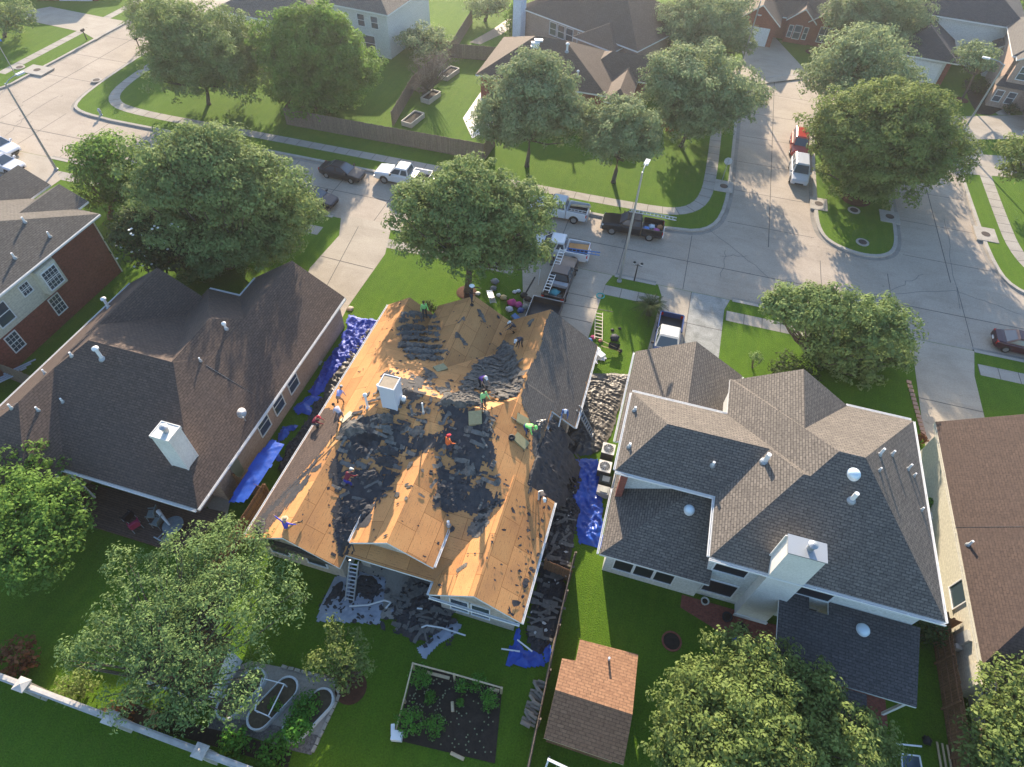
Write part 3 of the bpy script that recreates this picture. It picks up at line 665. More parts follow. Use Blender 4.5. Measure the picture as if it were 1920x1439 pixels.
# satellite dish
p = hit(461, 790, hA); t = thing('satellite_dish', 'grey satellite dish near the right gutter of the brown roof', 'satellite dish', tuple(p))
b = MB(); b.tube([p, p+Vector((0, 0, .75))], .03); b.tube([p+Vector((0, 0, .7)), p+Vector((.35, -.35, .95))], .02); b.build('mast', G_['galv'], t)
b = MB(); q = p+Vector((-.02, .05, .8)); b.lathe((0, 0, 0), [(.02, 0), (.2, .02), (.33, .07), (.34, .075)], 20)
Mx = Matrix.Translation(q) @ Matrix.Rotation(R(35), 4, 'X'); b.v = [tuple(Mx @ Vector(v)) for v in b.v]; b.build('dish', tint('dish', (.5, .5, .52)), t, smooth=True)

# ============================================================ house B: brick, two storeys, left edge
hb = thing('red_brick_house', 'two storey red brick house with cream upper wall at the left edge', 'house', (-46, 24, 0))
BB = [B(-60, -42.95, 14, 31.45, 5.7, .55, .55, .55, .38), B(-54.2, -49.6, 24, 33.6, 5.7, .6, .6, None, None), B(-49.2, -45.0, 26, 32.6, 5.7, .55, .55, None, None)]
roof(hb, BB, G_['sh_weath'], G_['white'], G_['redbrick'], gutters=[(-42.95, 14, -42.95, 31.4, 5.7, 1, 0)]); hB = roof_h(BB)
walls(hb, [(-59, -43.5, 14.5, 30.95, -.1, 5.69)], G_['redbrick'])
b = MB(); b.box(-43.5, -43.38, 14.5, 26.3, 2.75, 5.66); b.box(-43.5, -42.8, 24.2, 26.0, 3.2, 5.3); b.build('siding', G_['cream'], hb)
window(hb, (-42.8, 25.1, 4.25), 1.25, 1.5, 'E', grid=(4, 5)); window(hb, (-43.38, 23.25, 4.5), .75, .85, 'E', grid=(3, 3)); window(hb, (-43.38, 20.8, 4.1), 1.2, 1.55, 'E')
window(hb, (-43.5, 24.6, 1.75), .9, 1.5, 'E', grid=(3, 4)); window(hb, (-43.5, 20.3, 1.75), .9, 1.4, 'E', grid=(3, 4))
b = MB(); b.box(-43.52, -43.42, 30.9, 30.99, 0, 5.6); b.build('downpipe', G_['cream'], hb)
for px, py, lb in ((47, 417, 'upper pipe vent on the grey roof at the left edge'), (94, 444, 'middle pipe vent on the grey roof at the left edge'), (28, 484, 'lower pipe vent on the grey roof at the left edge')): vent(hB, px, py, .45, .07, lb)

# ============================================================ house E: right edge
he = thing('red_roof_house', 'cream house with a long reddish brown roof at the right edge', 'house', (29, 24, 0))
EB = [B(21.75, 38, 16.0, 32.2, 3, .62, .62, .5, .5), B(21.72, 34.0, 24, 32.2, 3, .62, .62, None, None)]
EB[0]['y1'] = 30; EB[0]['y0'] = 15.9
roof(he, EB, G_['sh_red'], G_['cream'], G_['cream'], gutters=[(21.72, 16, 21.72, 32, 3, -1, 0)]); hE = roof_h(EB)
walls(he, [(22.05, 37.6, 16.4, 29.5, -.1, 2.98), (22.06, 33.6, 25, 31.7, -.1, 2.97)], G_['cream'])
window(he, (22.05, 20.4, 1.75), 1.3, 1.5, 'W', mull=(1, 1)); 
b = MB(); b.box(21.85, 22.04, 17.5, 18.1, 1.0, 2.1); b.box(21.7, 22.04, 17.3, 17.6, .8, 1.2); b.build('meter_box', tint('box_grey', (.42, .42, .40)), he)
vent(hE, 1815, 1022, .5, .07, 'white elbow vent on the reddish roof at the right edge')
b = MB(); b.box(21.9, 23.4, 15.2, 16.3, 0, 2.2); b.build('side_wall', G_['cream'], he)
b = MB(); b.box(22.6, 25.2, 12.6, 15.6, 0, 2.5); b.build('rear_wing', G_['whitewall'], he)
b = MB(); b.poly([(22.3, 12.3, 2.55), (25.5, 12.3, 2.55), (25.5, 15.9, 3.0), (22.3, 15.9, 3.0)]); b.build('rear_wing_roof', G_['sh_dark'], he)

# ============================================================ far houses along the top of the picture
hf = thing('brick_corner_house', 'single storey brick house with dark hipped roof behind the three oaks', 'house', (-14, 77, 0))
FB = [B(-24.5, -8.5, 71.6, 83.4, 3, .55, .5, .6, .5), B(-12.5, -4.4, 76.6, 83.2, 3, .6, None, .6, .5), B(-8.6, -5.6, 70.2, 78, 3, .6, .6, .5, None)]
roof(hf, FB, G_['sh_far'], G_['white'], G_['redbrick'], label='dark brown hipped roof'); hF = roof_h(FB)
walls(hf, [(-24, -9, 72.1, 83, -.1, 2.98), (-12, -4.9, 77, 82.8, -.1, 2.97)], G_['redbrick'])
for px, py, lb in ((1004, 83, 'upper box vent on the brown slope of the corner house'), (1010, 78, 'box vent next to the ridge of the corner house'), (1003, 90, 'lower box vent on the brown slope of the corner house')):
    p = hit(px, py, hF); t = thing('box_vent', lb, 'roof vent', tuple(p), 'box vents on the corner house'); b = MB(); b.obox(p+Vector((0, 0, .12)), 1.0, .45, .22, .3); b.build('hood', G_['white'], t)
    b = MB(); b.obox(p+Vector((0, 0, .02)), .6, .35, .1, .3); b.build('base', G_['galv'], t)
vent(hF, 1063, 97, .8, .12, 'metal flue on the dark slope of the corner house', cap=True); vent(hF, 1083, 143, .5, .09, 'small pale vent above the first oak on the corner house', cap=True)
def rot_house(name, label, c, rz, blocks, wl, rm, wm, wins=(), extra=None, trim=None):
    t = thing(name, label, 'house', (0, 0, 0)); ORG[t.name] = Vector((c[0], c[1], 0)); 
    for b in blocks:
        for k in ('x0', 'x1'): b[k] += c[0]
        for k in ('y0', 'y1'): b[k] += c[1]
    roof(t, blocks, rm, trim or G_['white'], wm)
    walls(t, [(a+c[0], b_+c[0], d+c[1], e+c[1], f, g) for a, b_, d, e, f, g in wl], wm)
    for w in wins: window(t, (w[0]+c[0], w[1]+c[1], w[2]), w[3], w[4], w[5], mull=w[6] if len(w) > 6 else (1, 2))
    if extra: extra(t, Vector((c[0], c[1], 0)))
    t.location = (c[0], c[1], 0); t.rotation_euler = (0, 0, rz); return t
# brick house with chimney, turned towards the cul-de-sac
def g_extra(t, o):
    chimney(t, o.x-.9, o.x+.5, o.y-1.3, o.y-.3, 0, 7.4, tint('chim_bw', (.62, .67, .75)), label='pale chimney on the brick end wall')
rot_house('brown_roof_brick_house', 'brick house with wide dark roof and pale chimney at the top centre', (-23.5, 89.8), R(-26), [B(-.8, 19, -.5, 14, 4.6, .5, .5, .55, .5), B(10, 16.5, -2.0, 8, 4.2, .5, .5, .5, None)],
    [(-.3, 18.5, 0, 13.5, -.1, 4.55), (10.5, 16, -1.5, 7, -.1, 4.1)], G_['sh_far'], G_['tanbrick'], [(5.2, 0, 3.3, 1.1, 1.5, 'S'), (6.6, 0, 3.3, 1.1, 1.5, 'S'), (8.0, 0, 3.3, 1.1, 1.5, 'S'), (9.9, 0, 3.3, 1.0, 1.4, 'S')], g_extra)
# cream house at the upper left with siding
def h_extra(t, o):
    b = MB(); b.box(o.x+6.2, o.x+10.5, o.y-1.6, o.y-.02, 2.7, 2.85)
    for k in (6.4, 8.2, 10.2): b.box(o.x+k, o.x+k+.2, o.y-1.5, o.y-1.3, 0, 2.7)
    b.build('porch', G_['white'], t)
rot_house('cream_sided_house', 'two storey cream sided house behind the bright green tree', (-52.5, 77), R(-6), [B(-12, 4.5, 0, 14, 3, .5, .5, .5, .5), B(3.5, 14, 2.5, 15, 5.6, .5, .5, .5, .5), B(3.2, 8.6, -1.8, 8, 2.9, .5, .5, None, None)],
    [(-11.5, 4, .5, 13.5, -.1, 2.9), (4, 13.5, 3, 14.5, -.1, 5.5), (3.6, 8.2, -1.3, 7, -.1, 2.8)], G_['sh_grey'], G_['whitewall'], [(9.6, 3, 4.2, 1.0, 1.4, 'S'), (11.6, 3, 4.2, 1.0, 1.4, 'S'), (10.4, 3, 1.5, 1.8, 1.9, 'S')], h_extra)
# brick house at the head of the cul-de-sac
def i_extra(t, o):
    b = MB(); b.box(o.x-5.6, o.x-1.6, o.y-3.62, o.y-3.5, 0, 2.35); b.build('garage_door', tint('garage_door', (.66, .70, .74)), t)
    b = MB(); b.lathe((o.x-3.6, o.y-3.72, 3.9), [(.3, 0), (.3, .06)], 14); b.build('gable_vent', G_['white'], t)
rot_house('dark_brick_house', 'dark red brick house with white trimmed gables at the end of the cul-de-sac', (11.5, 104.5), R(-4), [B(-8, 8.2, 0, 14, 3, .6, .6, .6, .6), B(-6.6, -.4, -4, 8, 3, .75, .75, None, None), B(.2, 4.4, -.9, 8, 3, .8, .8, None, None), B(3.2, 8.0, -.6, 6, 3.1, .7, .7, None, None)],
    [(-7.5, 7.7, .5, 13.5, -.1, 2.95), (-6.1, -.9, -3.5, 7, -.1, 2.9), (.6, 4.0, -.45, 5, -.1, 2.85), (3.9, 7.4, -.2, 5, -.1, 2.8)], G_['sh_far'], G_['redbrick'],
    [(2.2, -.45, 1.5, .9, 1.7, 'S'), (1.2, -.45, 1.5, .5, 1.5, 'S'), (3.3, -.45, 1.5, .5, 1.5, 'S'), (5.9, -.2, 1.6, 1.5, 1.9, 'S', (2, 2))], i_extra)
# white garage house at the top right
def j_extra(t, o):
    b = MB(); b.box(o.x-4.7, o.x+1.6, o.y-7.62, o.y-7.5, 0, 2.5); b.build('garage_door', tint('white_door', (.75, .74, .74)), t)
    b = MB(); b.box(o.x+2.02, o.x+2.6, o.y-7.6, o.y-7.0, 0, 2.9); b.box(o.x+2.6, o.x+2.72, o.y-7.0, o.y+1, 0, 2.9); b.build('brick_corner', G_['redbrick'], t)
rot_house('white_garage_house', 'white two storey house with grey roof and a projecting garage at the top right', (31, 104.5), R(-6), [B(-4, 11, 0, 14, 5.6, .5, .5, .5, .5), B(-5.6, 3.2, -8.1, 3, 3, .55, .55, .55, None), B(7.5, 13, -2.4, 6, 3.6, .6, .6, None, None)],
    [(-3.5, 10.5, .5, 13.5, -.1, 5.5), (-5.1, 2.6, -7.5, 2, -.1, 2.95), (8, 12.5, -1.9, 5, -.1, 3.5)], G_['sh_dark'], G_['whitewall'], [(9.4, -1.9, 2.6, .8, 1.0, 'S')], j_extra)
# tan brick two storey at the right edge
def k_extra(t, o):
    b = MB(); b.box(o.x-.9, o.x+2.0, o.y-1.0, o.y+.4, 0, 2.6); b.build('bay', G_['tanbrick'], t)
    b = MB(); b.poly([(o.x-1.2, o.y-1.3, 2.6), (o.x+2.3, o.y-1.3, 2.6), (o.x+1.6, o.y+.3, 3.5), (o.x-.5, o.y+.3, 3.5)]); b.poly([(o.x-1.2, o.y-1.3, 2.6), (o.x-.5, o.y+.3, 3.5), (o.x-1.2, o.y+.5, 2.6)]); b.build('bay_roof', G_['sh_dark'], t)
    b = MB(); b.box(o.x+3.0, o.x+9, o.y-6.6, o.y-6.5, 0, 2.4); b.build('garage_door', tint('garage_cream', (.62, .60, .55)), t)
rot_house('tan_brick_two_storey_house', 'tan brick two storey house at the upper right edge', (38.6, 93.2), R(-8), [B(-1, 14, 0, 14, 5.7, .5, .5, .5, .5), B(-.6, 4.6, -1.1, 6, 5.7, .6, .6, None, None), B(3.0, 10, -7, 4, 3, .5, .5, .5, None)],
    [(-.5, 13.5, .5, 13.5, -.1, 5.6), (-.2, 4.2, -.6, 6, -.1, 5.6), (3.4, 9.6, -6.5, 4, -.1, 2.9)], G_['sh_weath'], G_['tanbrick'], [(1.2, -.6, 4.2, 1.3, 1.4, 'S'), (-.2, -1.0, 1.4, .8, 1.3, 'S'), (1.2, -1.0, 1.4, .8, 1.3, 'S')], k_extra)
# brick garage house at the top left corner
def l_extra(t, o):
    b = MB(); b.box(o.x-5.3, o.x-.6, o.y-.12, o.y+.02, 0, 2.4); b.build('garage_door', tint('garage_grey', (.62, .63, .66)), t)
rot_house('brick_garage_house', 'brick house with a pale garage door at the top left corner', (-88, 82.0), R(20), [B(-9, .6, -.5, 12, 3, .5, .5, .5, .5), B(-20, 4, 6, 16, 3, .5, .5, .5, .5)],
    [(-8.6, .2, 0, 11, -.1, 2.95)], G_['sh_dark'], G_['redbrick'], (), l_extra)
import numpy as np
# ------------------------------------------------------------ trees
def zover(base, py):
    b = at(*base); lo, hi = 0.0, 20.0
    for _ in range(40):
        m_ = (lo+hi)/2; v = Vector((b.x, b.y, m_-H)); y = 719.5-FPX*v.dot(CU)/v.dot(CF)
        if y > py: lo = m_
        else: hi = m_
    return lo
def leaf_mesh(name, C, N, S, mt, parent, aspect=.55):
    """one small four-sided leaf cluster per row: centre, normal, size"""
    n = len(C); rng = np.random.default_rng(len(C))
    a = np.cross(N, rng.normal(size=(n, 3))); a /= np.linalg.norm(a, axis=1)[:, None]+1e-9; b = np.cross(N, a)
    s = S[:, None]; V = np.empty((n, 4, 3)); drop = N*s*.18
    V[:, 0] = C-a*s; V[:, 1] = C-b*s*aspect+drop; V[:, 2] = C+a*s; V[:, 3] = C+b*s*aspect+drop
    V = V.reshape(-1, 3)-np.array(ORG[parent.name])
    me = bpy.data.meshes.new(name); me.vertices.add(4*n); me.vertices.foreach_set('co', V.astype(np.float32).ravel())
    me.loops.add(4*n); me.loops.foreach_set('vertex_index', np.arange(4*n, dtype=np.int32))
    me.polygons.add(n); me.polygons.foreach_set('loop_start', np.arange(0, 4*n, 4, dtype=np.int32)); me.polygons.foreach_set('loop_total', np.full(n, 4, dtype=np.int32))
    me.materials.append(mt); me.update(); me.validate()
    o = bpy.data.objects.new(name, me); col.objects.link(o); o.parent = parent; return o
def crown_pts(lobes, rng, dens, clump, size, under=-.35, inner=.18):
    Cs, Ns, Ss, tips = [], [], [], []
    for c, rx, ry, rz in lobes:
        c = np.array(c); r = np.array((rx, ry, rz)); area = 4*math.pi*(rx*ry+rx*rz+ry*rz)/3
        rc = clump*(.75+.25*min(2.0, rx/4)); nc = int(area*1.5/(rc*rc*2.0))+6
        for i in range(nc):
            d = rng.normal(size=3); d /= np.linalg.norm(d)
            if d[2] < under and rng.random() < .8: continue
            k = rng.uniform(.66, 1.06) if rng.random() < .85 else rng.uniform(.3, .7)
            if rng.random() < .10: k = rng.uniform(1.0, 1.16)
            cc = c+d*r*k; rr = rc*rng.uniform(.5, 1.3); tips.append(cc)
            nl = int(dens*rr*rr*rng.uniform(.7, 1.2))+4
            e = rng.normal(size=(nl, 3)); e /= np.linalg.norm(e, axis=1)[:, None]
            e[:, 2] = np.where((e[:, 2] < -.2) & (rng.random(nl) < .7), -e[:, 2], e[:, 2])
            rad = rr*rng.uniform(.45, 1.08, size=nl)[:, None]
            P_ = cc+e*rad*np.array((1, 1, .72))
            n_ = e*.95+d*.3+rng.normal(scale=.36, size=(nl, 3))+np.array((0, 0, .25)); n_ /= np.linalg.norm(n_, axis=1)[:, None]
            Cs.append(P_); Ns.append(n_); Ss.append(rng.uniform(.5, 1.5, nl)*size)
        ni = int(area*dens*inner*.5)
        e = rng.normal(size=(ni, 3)); e /= np.linalg.norm(e, axis=1)[:, None]
        Cs.append(c+e*r*rng.uniform(.25, .8, ni)[:, None]); n_ = rng.normal(size=(ni, 3)); n_ /= np.linalg.norm(n_, axis=1)[:, None]; Ns.append(n_); Ss.append(np.full(ni, size*1.5))
    return np.concatenate(Cs), np.concatenate(Ns), np.concatenate(Ss), tips
TN = [0]
def tree(name, label, leaf, lobes, base=None, dens=55, clump=1.0, size=.15, flat=.62, trunk_r=.22, group=None, cat='tree', z=None, extra_twigs=False, aspect=.55, under=-.35, inner=.18, limbs=9):
    TN[0] += 1; rng = np.random.default_rng(100+TN[0])
    L = []
    for lb in lobes:
        px, py, rp = lb[:3]; zz = lb[3] if len(lb) > 3 else zover(base, py); fl = lb[4] if len(lb) > 4 else flat
        c = at(px, py, zz); rm = rp*depth(c)/FPX; L.append((tuple(c), rm, rm, rm*fl))
    bp = at(*base) if base else Vector((sum(l[0][0] for l in L)/len(L), sum(l[0][1] for l in L)/len(L), 0))
    t = thing(name, label, cat, (bp.x, bp.y, 0), group)
    C, N, S, tips = crown_pts(L, rng, dens, clump, size, under, inner)
    keep = C[:, 2] > .1; C, N, S = C[keep], N[keep], S[keep]
    leaf_mesh('crown', C, N, S, LEAF[leaf], t, aspect)
    b = MB(); top = min(l[0][2]-l[3]*.35 for l in L); top = max(top, .5); cx = Vector((sum(l[0][0] for l in L)/len(L), sum(l[0][1] for l in L)/len(L), 0))
    q = bp.lerp(cx, .35); q.z = top*.75
    b.tube([bp-Vector((0, 0, .1)), bp+Vector((0, 0, .25)), bp.lerp(q, .5)+Vector((.06, .04, 0)), q], [trunk_r*1.5, trunk_r*1.05, trunk_r*.9, trunk_r*.75], 10)
    idx = rng.choice(len(tips), min(len(tips), limbs*len(L)), replace=False)
    for i in idx:
        e = Vector(tips[i]); mid = q.lerp(e, .5)+Vector((rng.uniform(-.3, .3), rng.uniform(-.3, .3), -.25))
        b.tube([q, mid, e], [trunk_r*.5, trunk_r*.28, trunk_r*.08], 6, cap=False)
    b.build('trunk', G_['bark'], t, smooth=True); return t
OAK = dict(dens=150, clump=.8, size=.125)
tree('oak_tree', 'large dark oak on the corner lawn by the left side street', 'oak', [(390, 95, 100), (330, 60, 70), (440, 130, 75), (340, 130, 70)], (392, 196), flat=.7, **OAK)
tree('oak_tree', 'oak leaning over the left side street behind the corner oak', 'oak', [(292, 40, 52)], (300, 90), flat=.7, **OAK)
tree('broadleaf_tree', 'bright green tree inside the wooden fence beside the sided house', 'bright', [(590, 105, 85), (530, 90, 58), (645, 130, 66), (590, 165, 80), (560, 60, 48), (640, 80, 42), (610, 40, 36)], (575, 205), flat=.8, dens=130, clump=.8, size=.14)
tree('oak_tree', 'leftmost of three round pale oaks in front of the corner house', 'oakfar', [(1000, 195, 92), (950, 230, 62), (1050, 225, 62), (1000, 150, 60)], (988, 312), flat=.75, **OAK)
tree('oak_tree', 'small middle oak of three before the corner house', 'oakfar', [(1168, 240, 66), (1190, 270, 48), (1140, 270, 44)], (1150, 342), flat=.75, **OAK)
tree('oak_tree', 'rightmost of three oaks, overhanging the cul-de-sac road', 'oakfar', [(1310, 165, 92), (1265, 150, 60), (1370, 190, 58), (1300, 215, 72)], (1277, 275), flat=.7, **OAK)
tree('oak_tree', 'feathery pale oak at the top edge left of the cul-de-sac', 'oakfar', [(1318, 40, 88), (1270, 60, 50), (1370, 75, 46)], (1318, 122), flat=.7, **OAK)
tree('oak_tree', 'dense oak at the top edge beside the white garage house', 'oakfar', [(1645, 38, 82), (1600, 30, 50), (1700, 55, 44)], (1655, 112), flat=.8, **OAK)
tree('oak_tree', 'pale shaggy oak at the far end of the island', 'oakfar', [(1612, 128, 88), (1560, 150, 60), (1665, 150, 56), (1610, 95, 40)], (1612, 225), flat=.7, dens=54, clump=.9, size=.16)
tree('oak_tree', 'big round green tree on the rounded island', 'yellow', [(1655, 255, 115), (1590, 240, 75), (1730, 290, 82), (1640, 320, 85), (1700, 220, 75), (1590, 290, 62)], (1604, 367), flat=.72, dens=160, clump=.75, size=.125)
tree('ornamental_tree', 'small shaggy lawn tree beside the tan two storey house', 'oakfar', [(1828, 108, 38), (1845, 120, 22)], (1803, 187), dens=70, clump=.6, size=.14, trunk_r=.14)
tree('ornamental_tree', 'yellow tinged tree cut off by the right edge above the sidewalk', 'yellow', [(1918, 285, 42), (1905, 320, 26)], (1925, 365), dens=60, clump=.7, size=.14)
tree('oak_tree', 'smaller oak at the left of the big front yard oak', 'bright', [(205, 310, 62), (200, 355, 52), (180, 290, 38), (240, 345, 40)], (208, 410), flat=.8, dens=60, clump=.85, size=.14)
tree('oak_tree', 'broad oak in the front yard of the brown roof house', 'oak', [(400, 340, 110), (330, 320, 85), (480, 350, 90), (540, 400, 62), (430, 430, 105), (330, 400, 80), (500, 440, 72), (390, 290, 60), (380, 480, 62)], (430, 500), flat=.7, dens=150, clump=.8, size=.12, trunk_r=.35)
tree('magnolia_tree', 'dark magnolia with white blossoms in front of the broad oak', 'dark', [(275, 450, 56), (310, 480, 46), (250, 425, 34)], (305, 525), flat=.9, dens=60, clump=.7, size=.15)
tree('oak_tree', 'oak in the front yard of the stripped roof house', 'oak', [(880, 400, 105), (800, 390, 72), (965, 400, 75), (880, 350, 70), (900, 460, 82), (800, 450, 52), (970, 460, 60)], (877, 547), flat=.62, dens=160, clump=.7, size=.12, trunk_r=.3)
tree('oak_tree', 'open green tree on the front lawn of the white house', 'oak', [(1495, 580, 62), (1560, 575, 50), (1640, 610, 70), (1560, 625, 68), (1600, 670, 62), (1670, 660, 42), (1450, 575, 24), (1540, 660, 40)], (1533, 683), flat=.6, dens=160, clump=.62, size=.115)
tree('citrus_tree', 'bright green tree cut off by the left edge beside the deck', 'bright', [(45, 885, 62, 3.2), (100, 960, 62, 3.0), (30, 960, 75, 3.6), (60, 1040, 72, 2.8), (10, 850, 32, 3.0), (130, 985, 36, 2.6)], None, flat=.75, dens=150, clump=.5, size=.10)
tree('silk_tree', 'large feathery tree spreading over the small tiled shed', 'feather', [(430, 1050, 78, 4.2), (340, 1080, 85, 4.4), (500, 1110, 75, 4.0), (270, 1150, 85, 4.0), (390, 1160, 105, 4.4), (210, 1190, 62, 3.6), (300, 1240, 80, 3.8), (420, 1270, 80, 3.5), (240, 1300, 50, 3.0), (330, 1330, 48, 2.8), (410, 1005, 40, 3.8), (150, 1220, 36, 3.2), (230, 1060, 36, 3.8)], (330, 1350), flat=.34, dens=135, clump=.5, size=.085, aspect=.4, inner=.05, trunk_r=.18, limbs=12)
tree('fruit_tree', 'small yellow green tree between the garden beds', 'yellow', [(650, 1215, 36, 2.2), (625, 1180, 20, 2.4), (605, 1245, 26, 1.9), (665, 1250, 32, 2.0), (640, 1275, 24, 1.6), (590, 1240, 15, 1.8)], (655, 1298), flat=.7, dens=95, clump=.42, size=.075, trunk_r=.07)
tree('oak_tree', 'large shrubby tree behind the white house at the bottom edge', 'yellow', [(1390, 1270, 90, 3.9), (1490, 1290, 80, 3.6), (1310, 1350, 85, 3.6), (1420, 1380, 110, 4.4), (1560, 1370, 80, 3.4), (1640, 1390, 52, 2.8), (1270, 1410, 60, 3.2), (1390, 1215, 34, 3.6), (1300, 1280, 42, 3.2), (1540, 1440, 100, 3.8), (1350, 1450, 100, 3.8)], None, flat=.6, dens=170, clump=.5, size=.09, trunk_r=.2)
tree('oak_tree', 'shrubby tree in the bottom right corner', 'yellow', [(1900, 1310, 60, 3.4), (1870, 1390, 62, 3.2), (1925, 1400, 60, 3.6), (1850, 1440, 50, 2.8), (1915, 1240, 26, 3.0)], None, flat=.65, dens=150, clump=.5, size=.10)
tree('shade_tree', 'tree cut off by the top left corner beside the garage', 'oak', [(15, 35, 42)], (10, 70), dens=55, clump=.9, size=.16)
tree('shade_tree', 'small green tree in the fenced yards behind the bright tree', 'oakfar', [(800, 82, 44), (770, 75, 24)], (800, 112), flat=.6, dens=55, clump=.8, size=.14)
tree('bare_tree', 'greyish brown half bare tree leaning over the yard fence', 'twig', [(805, 130, 36), (830, 118, 28), (790, 160, 26)], (795, 178), flat=.6, dens=60, clump=.7, size=.10, aspect=.15, limbs=22)
tree('conifer_tree', 'slender light green tree beside the pale chimney at the top', 'bright', [(972, 38, 24), (972, 18, 15), (973, 58, 24)], (972, 72), flat=1.1, dens=60, clump=.6, size=.15)
tree('shade_tree', 'dim tree over the paths of the yard at the top centre', 'oakfar', [(905, 12, 32), (935, 8, 24)], (910, 40), dens=45, clump=.8, size=.15)
tree('shade_tree', 'green tree in the top right corner behind the wooden fence', 'bright', [(1900, 25, 34), (1885, 50, 20)], (1890, 62), dens=50, clump=.8, size=.16)
# magnolia blossoms
tm = bpy.data.objects['magnolia_tree']; b = MB(); rr = random.Random(3)
for k in range(34):
    c = at(*rr.choice([(225, 425), (262, 432), (250, 440), (290, 450), (295, 458), (305, 452), (270, 470), (330, 492), (232, 470), (310, 500), (285, 430), (250, 452)]), 0)
    px, py = rr.uniform(215, 335), rr.uniform(420, 505); p = at(px, py, zover((305, 525), py)+rr.uniform(.6, 1.6))
    b.lathe(p, [(.02, 0), (.09, .04), (.10, .09)], 6)
b.build('blossom', tint('petal', (.80, .80, .76)), tm)
# shrubs
def shrub(name, label, leaf, px, py, rp, h=.6, z=None, dens=90, clump=.4, size=.09, group=None, fl=None, cat='shrub'):
    c = at(px, py, h); rm = rp*depth(c)/FPX; t = thing(name, label, cat, (c.x, c.y, 0), group); rng = np.random.default_rng(int(px*7+py))
    C, N, S, tips = crown_pts([((c.x, c.y, h), rm, rm, fl or max(h, rm*.7))], rng, dens, min(clump, rm*.6), size, -.2)
    k = C[:, 2] > .02; leaf_mesh('foliage', C[k], N[k], S[k], LEAF[leaf], t)
    b = MB()
    for i in range(6): b.tube([(c.x+.02*i, c.y, 0), tuple(tips[i % len(tips)])], [.03, .01], 5, cap=False)
    b.build('stem', G_['bark'], t); return t
shrub('clipped_bush', 'dark clipped bush touching the white house roof edge', 'dark', 1488, 700, 44, .9, dens=110)
shrub('flowering_shrub', 'small pale flowering shrub on the white house lawn', 'feather', 1418, 672, 11, 1.1, dens=120, size=.08, fl=.5)
shrub('shrub', 'low dark shrub at the front gable of the stripped house', 'dark', 806, 578, 14, .5)
shrub('shrub', 'leafy bush between the white house and the cream side wall', 'dark', 1735, 1180, 28, 1.2)
shrub('shrub', 'reddish leaved shrub on the dark lawn at the lower left', 'red', 35, 1235, 34, .9, dens=60, size=.11)
shrub('shrub', 'yellow green low shrub by the white garden wall', 'yellow', 140, 1290, 34, .6)
shrub('shrub', 'rusty brown shrub beside the middle wall pillar', 'red', 235, 1320, 26, .5, dens=60)
shrub('shrub', 'dark leafy shrub along the wall behind the gravel path', 'dark', 310, 1350, 34, .7)
shrub('shrub', 'flat green shrub beside the gravel path at the bottom', 'veg', 440, 1395, 30, .3, dens=100)
shrub('shrub', 'low green plants at the bottom edge beside the gravel path', 'veg', 510, 1410, 30, .3, dens=100)
shrub('shrub', 'tall grassy flowering shrub before the dark brick house', 'oakfar', 1478, 50, 17, .8)
shrub('hedge', 'clipped dark hedge under the windows of the dark brick house', 'dark', 1515, 52, 28, .7, fl=.8)
shrub('shrub', 'orange flowering shrub beside the dark brick house', 'red', 1540, 30, 8, .6)
shrub('shrub', 'bright round shrub by the orange fence at the top right', 'bright', 1895, 52, 17, .9)
shrub('shrub', 'dark planting by the front door of the tan two storey house', 'dark', 1832, 165, 24, .6)
shrub('shrub', 'green shrub under the bay of the tan two storey house', 'oak', 1872, 178, 16, .6)
shrub('shrub', 'small dark shrub by the tan house driveway', 'dark', 1895, 205, 12, .5)
shrub('shrub', 'red flowering plant at the corner of the cream side wall', 'red', 1726, 823, 9, .4)
shrub('shrub', 'pale leafy plant at the foot of the cream side wall', 'veg', 1741, 945, 8, .4)
shrub('shrub', 'red shrubbery beneath the rightmost of the three oaks', 'red', 1255, 235, 20, .7, dens=50)
shrub('shrub', 'low shrubs under the leftmost of the three oaks', 'oak', 905, 215, 20, .8)
# palm: arching pinnate fronds
p = at(1216, 590); t = thing('palm_tree', 'small sago palm on the strip of lawn between two driveways', 'palm', tuple(p))
b = MB(); b.tube([p, p+Vector((0, 0, .9))], [.26, .2], 10); b.build('trunk', G_['bark'], t)
C, N, S = [], [], []; rng = random.Random(4); fr = MB()
for k in range(40):
    a = k*2.399; el = .15+.95*(k/40); L = 1.75; pts = []
    for i in range(9):
        s_ = i/8; r_ = L*s_*math.cos(el*(1-.2*s_)); zz = .95+L*s_*math.sin(el)-1.25*s_*s_*(1-.3*el)
        pts.append(p+Vector((r_*math.cos(a), r_*math.sin(a), zz)))
    fr.tube(pts, [.025-.002*i for i in range(9)], 4, cap=False)
    for i in range(1, 9):
        d = (pts[i]-pts[i-1]).normalized(); sd_ = d.cross(Vector((0, 0, 1))).normalized()
        for j_ in (0, .5):
            c0 = pts[i-1].lerp(pts[i], j_); w = .34*math.sin(math.pi*min(1, (i+j_)/9*.9+.12))
            for sg in (-1, 1):
                e = c0+sd_*sg*w+d*w*.55-Vector((0, 0, .06)); fr.poly([c0, c0+d*.055, e])
fr.build('fronds', LEAF['dark'], t)

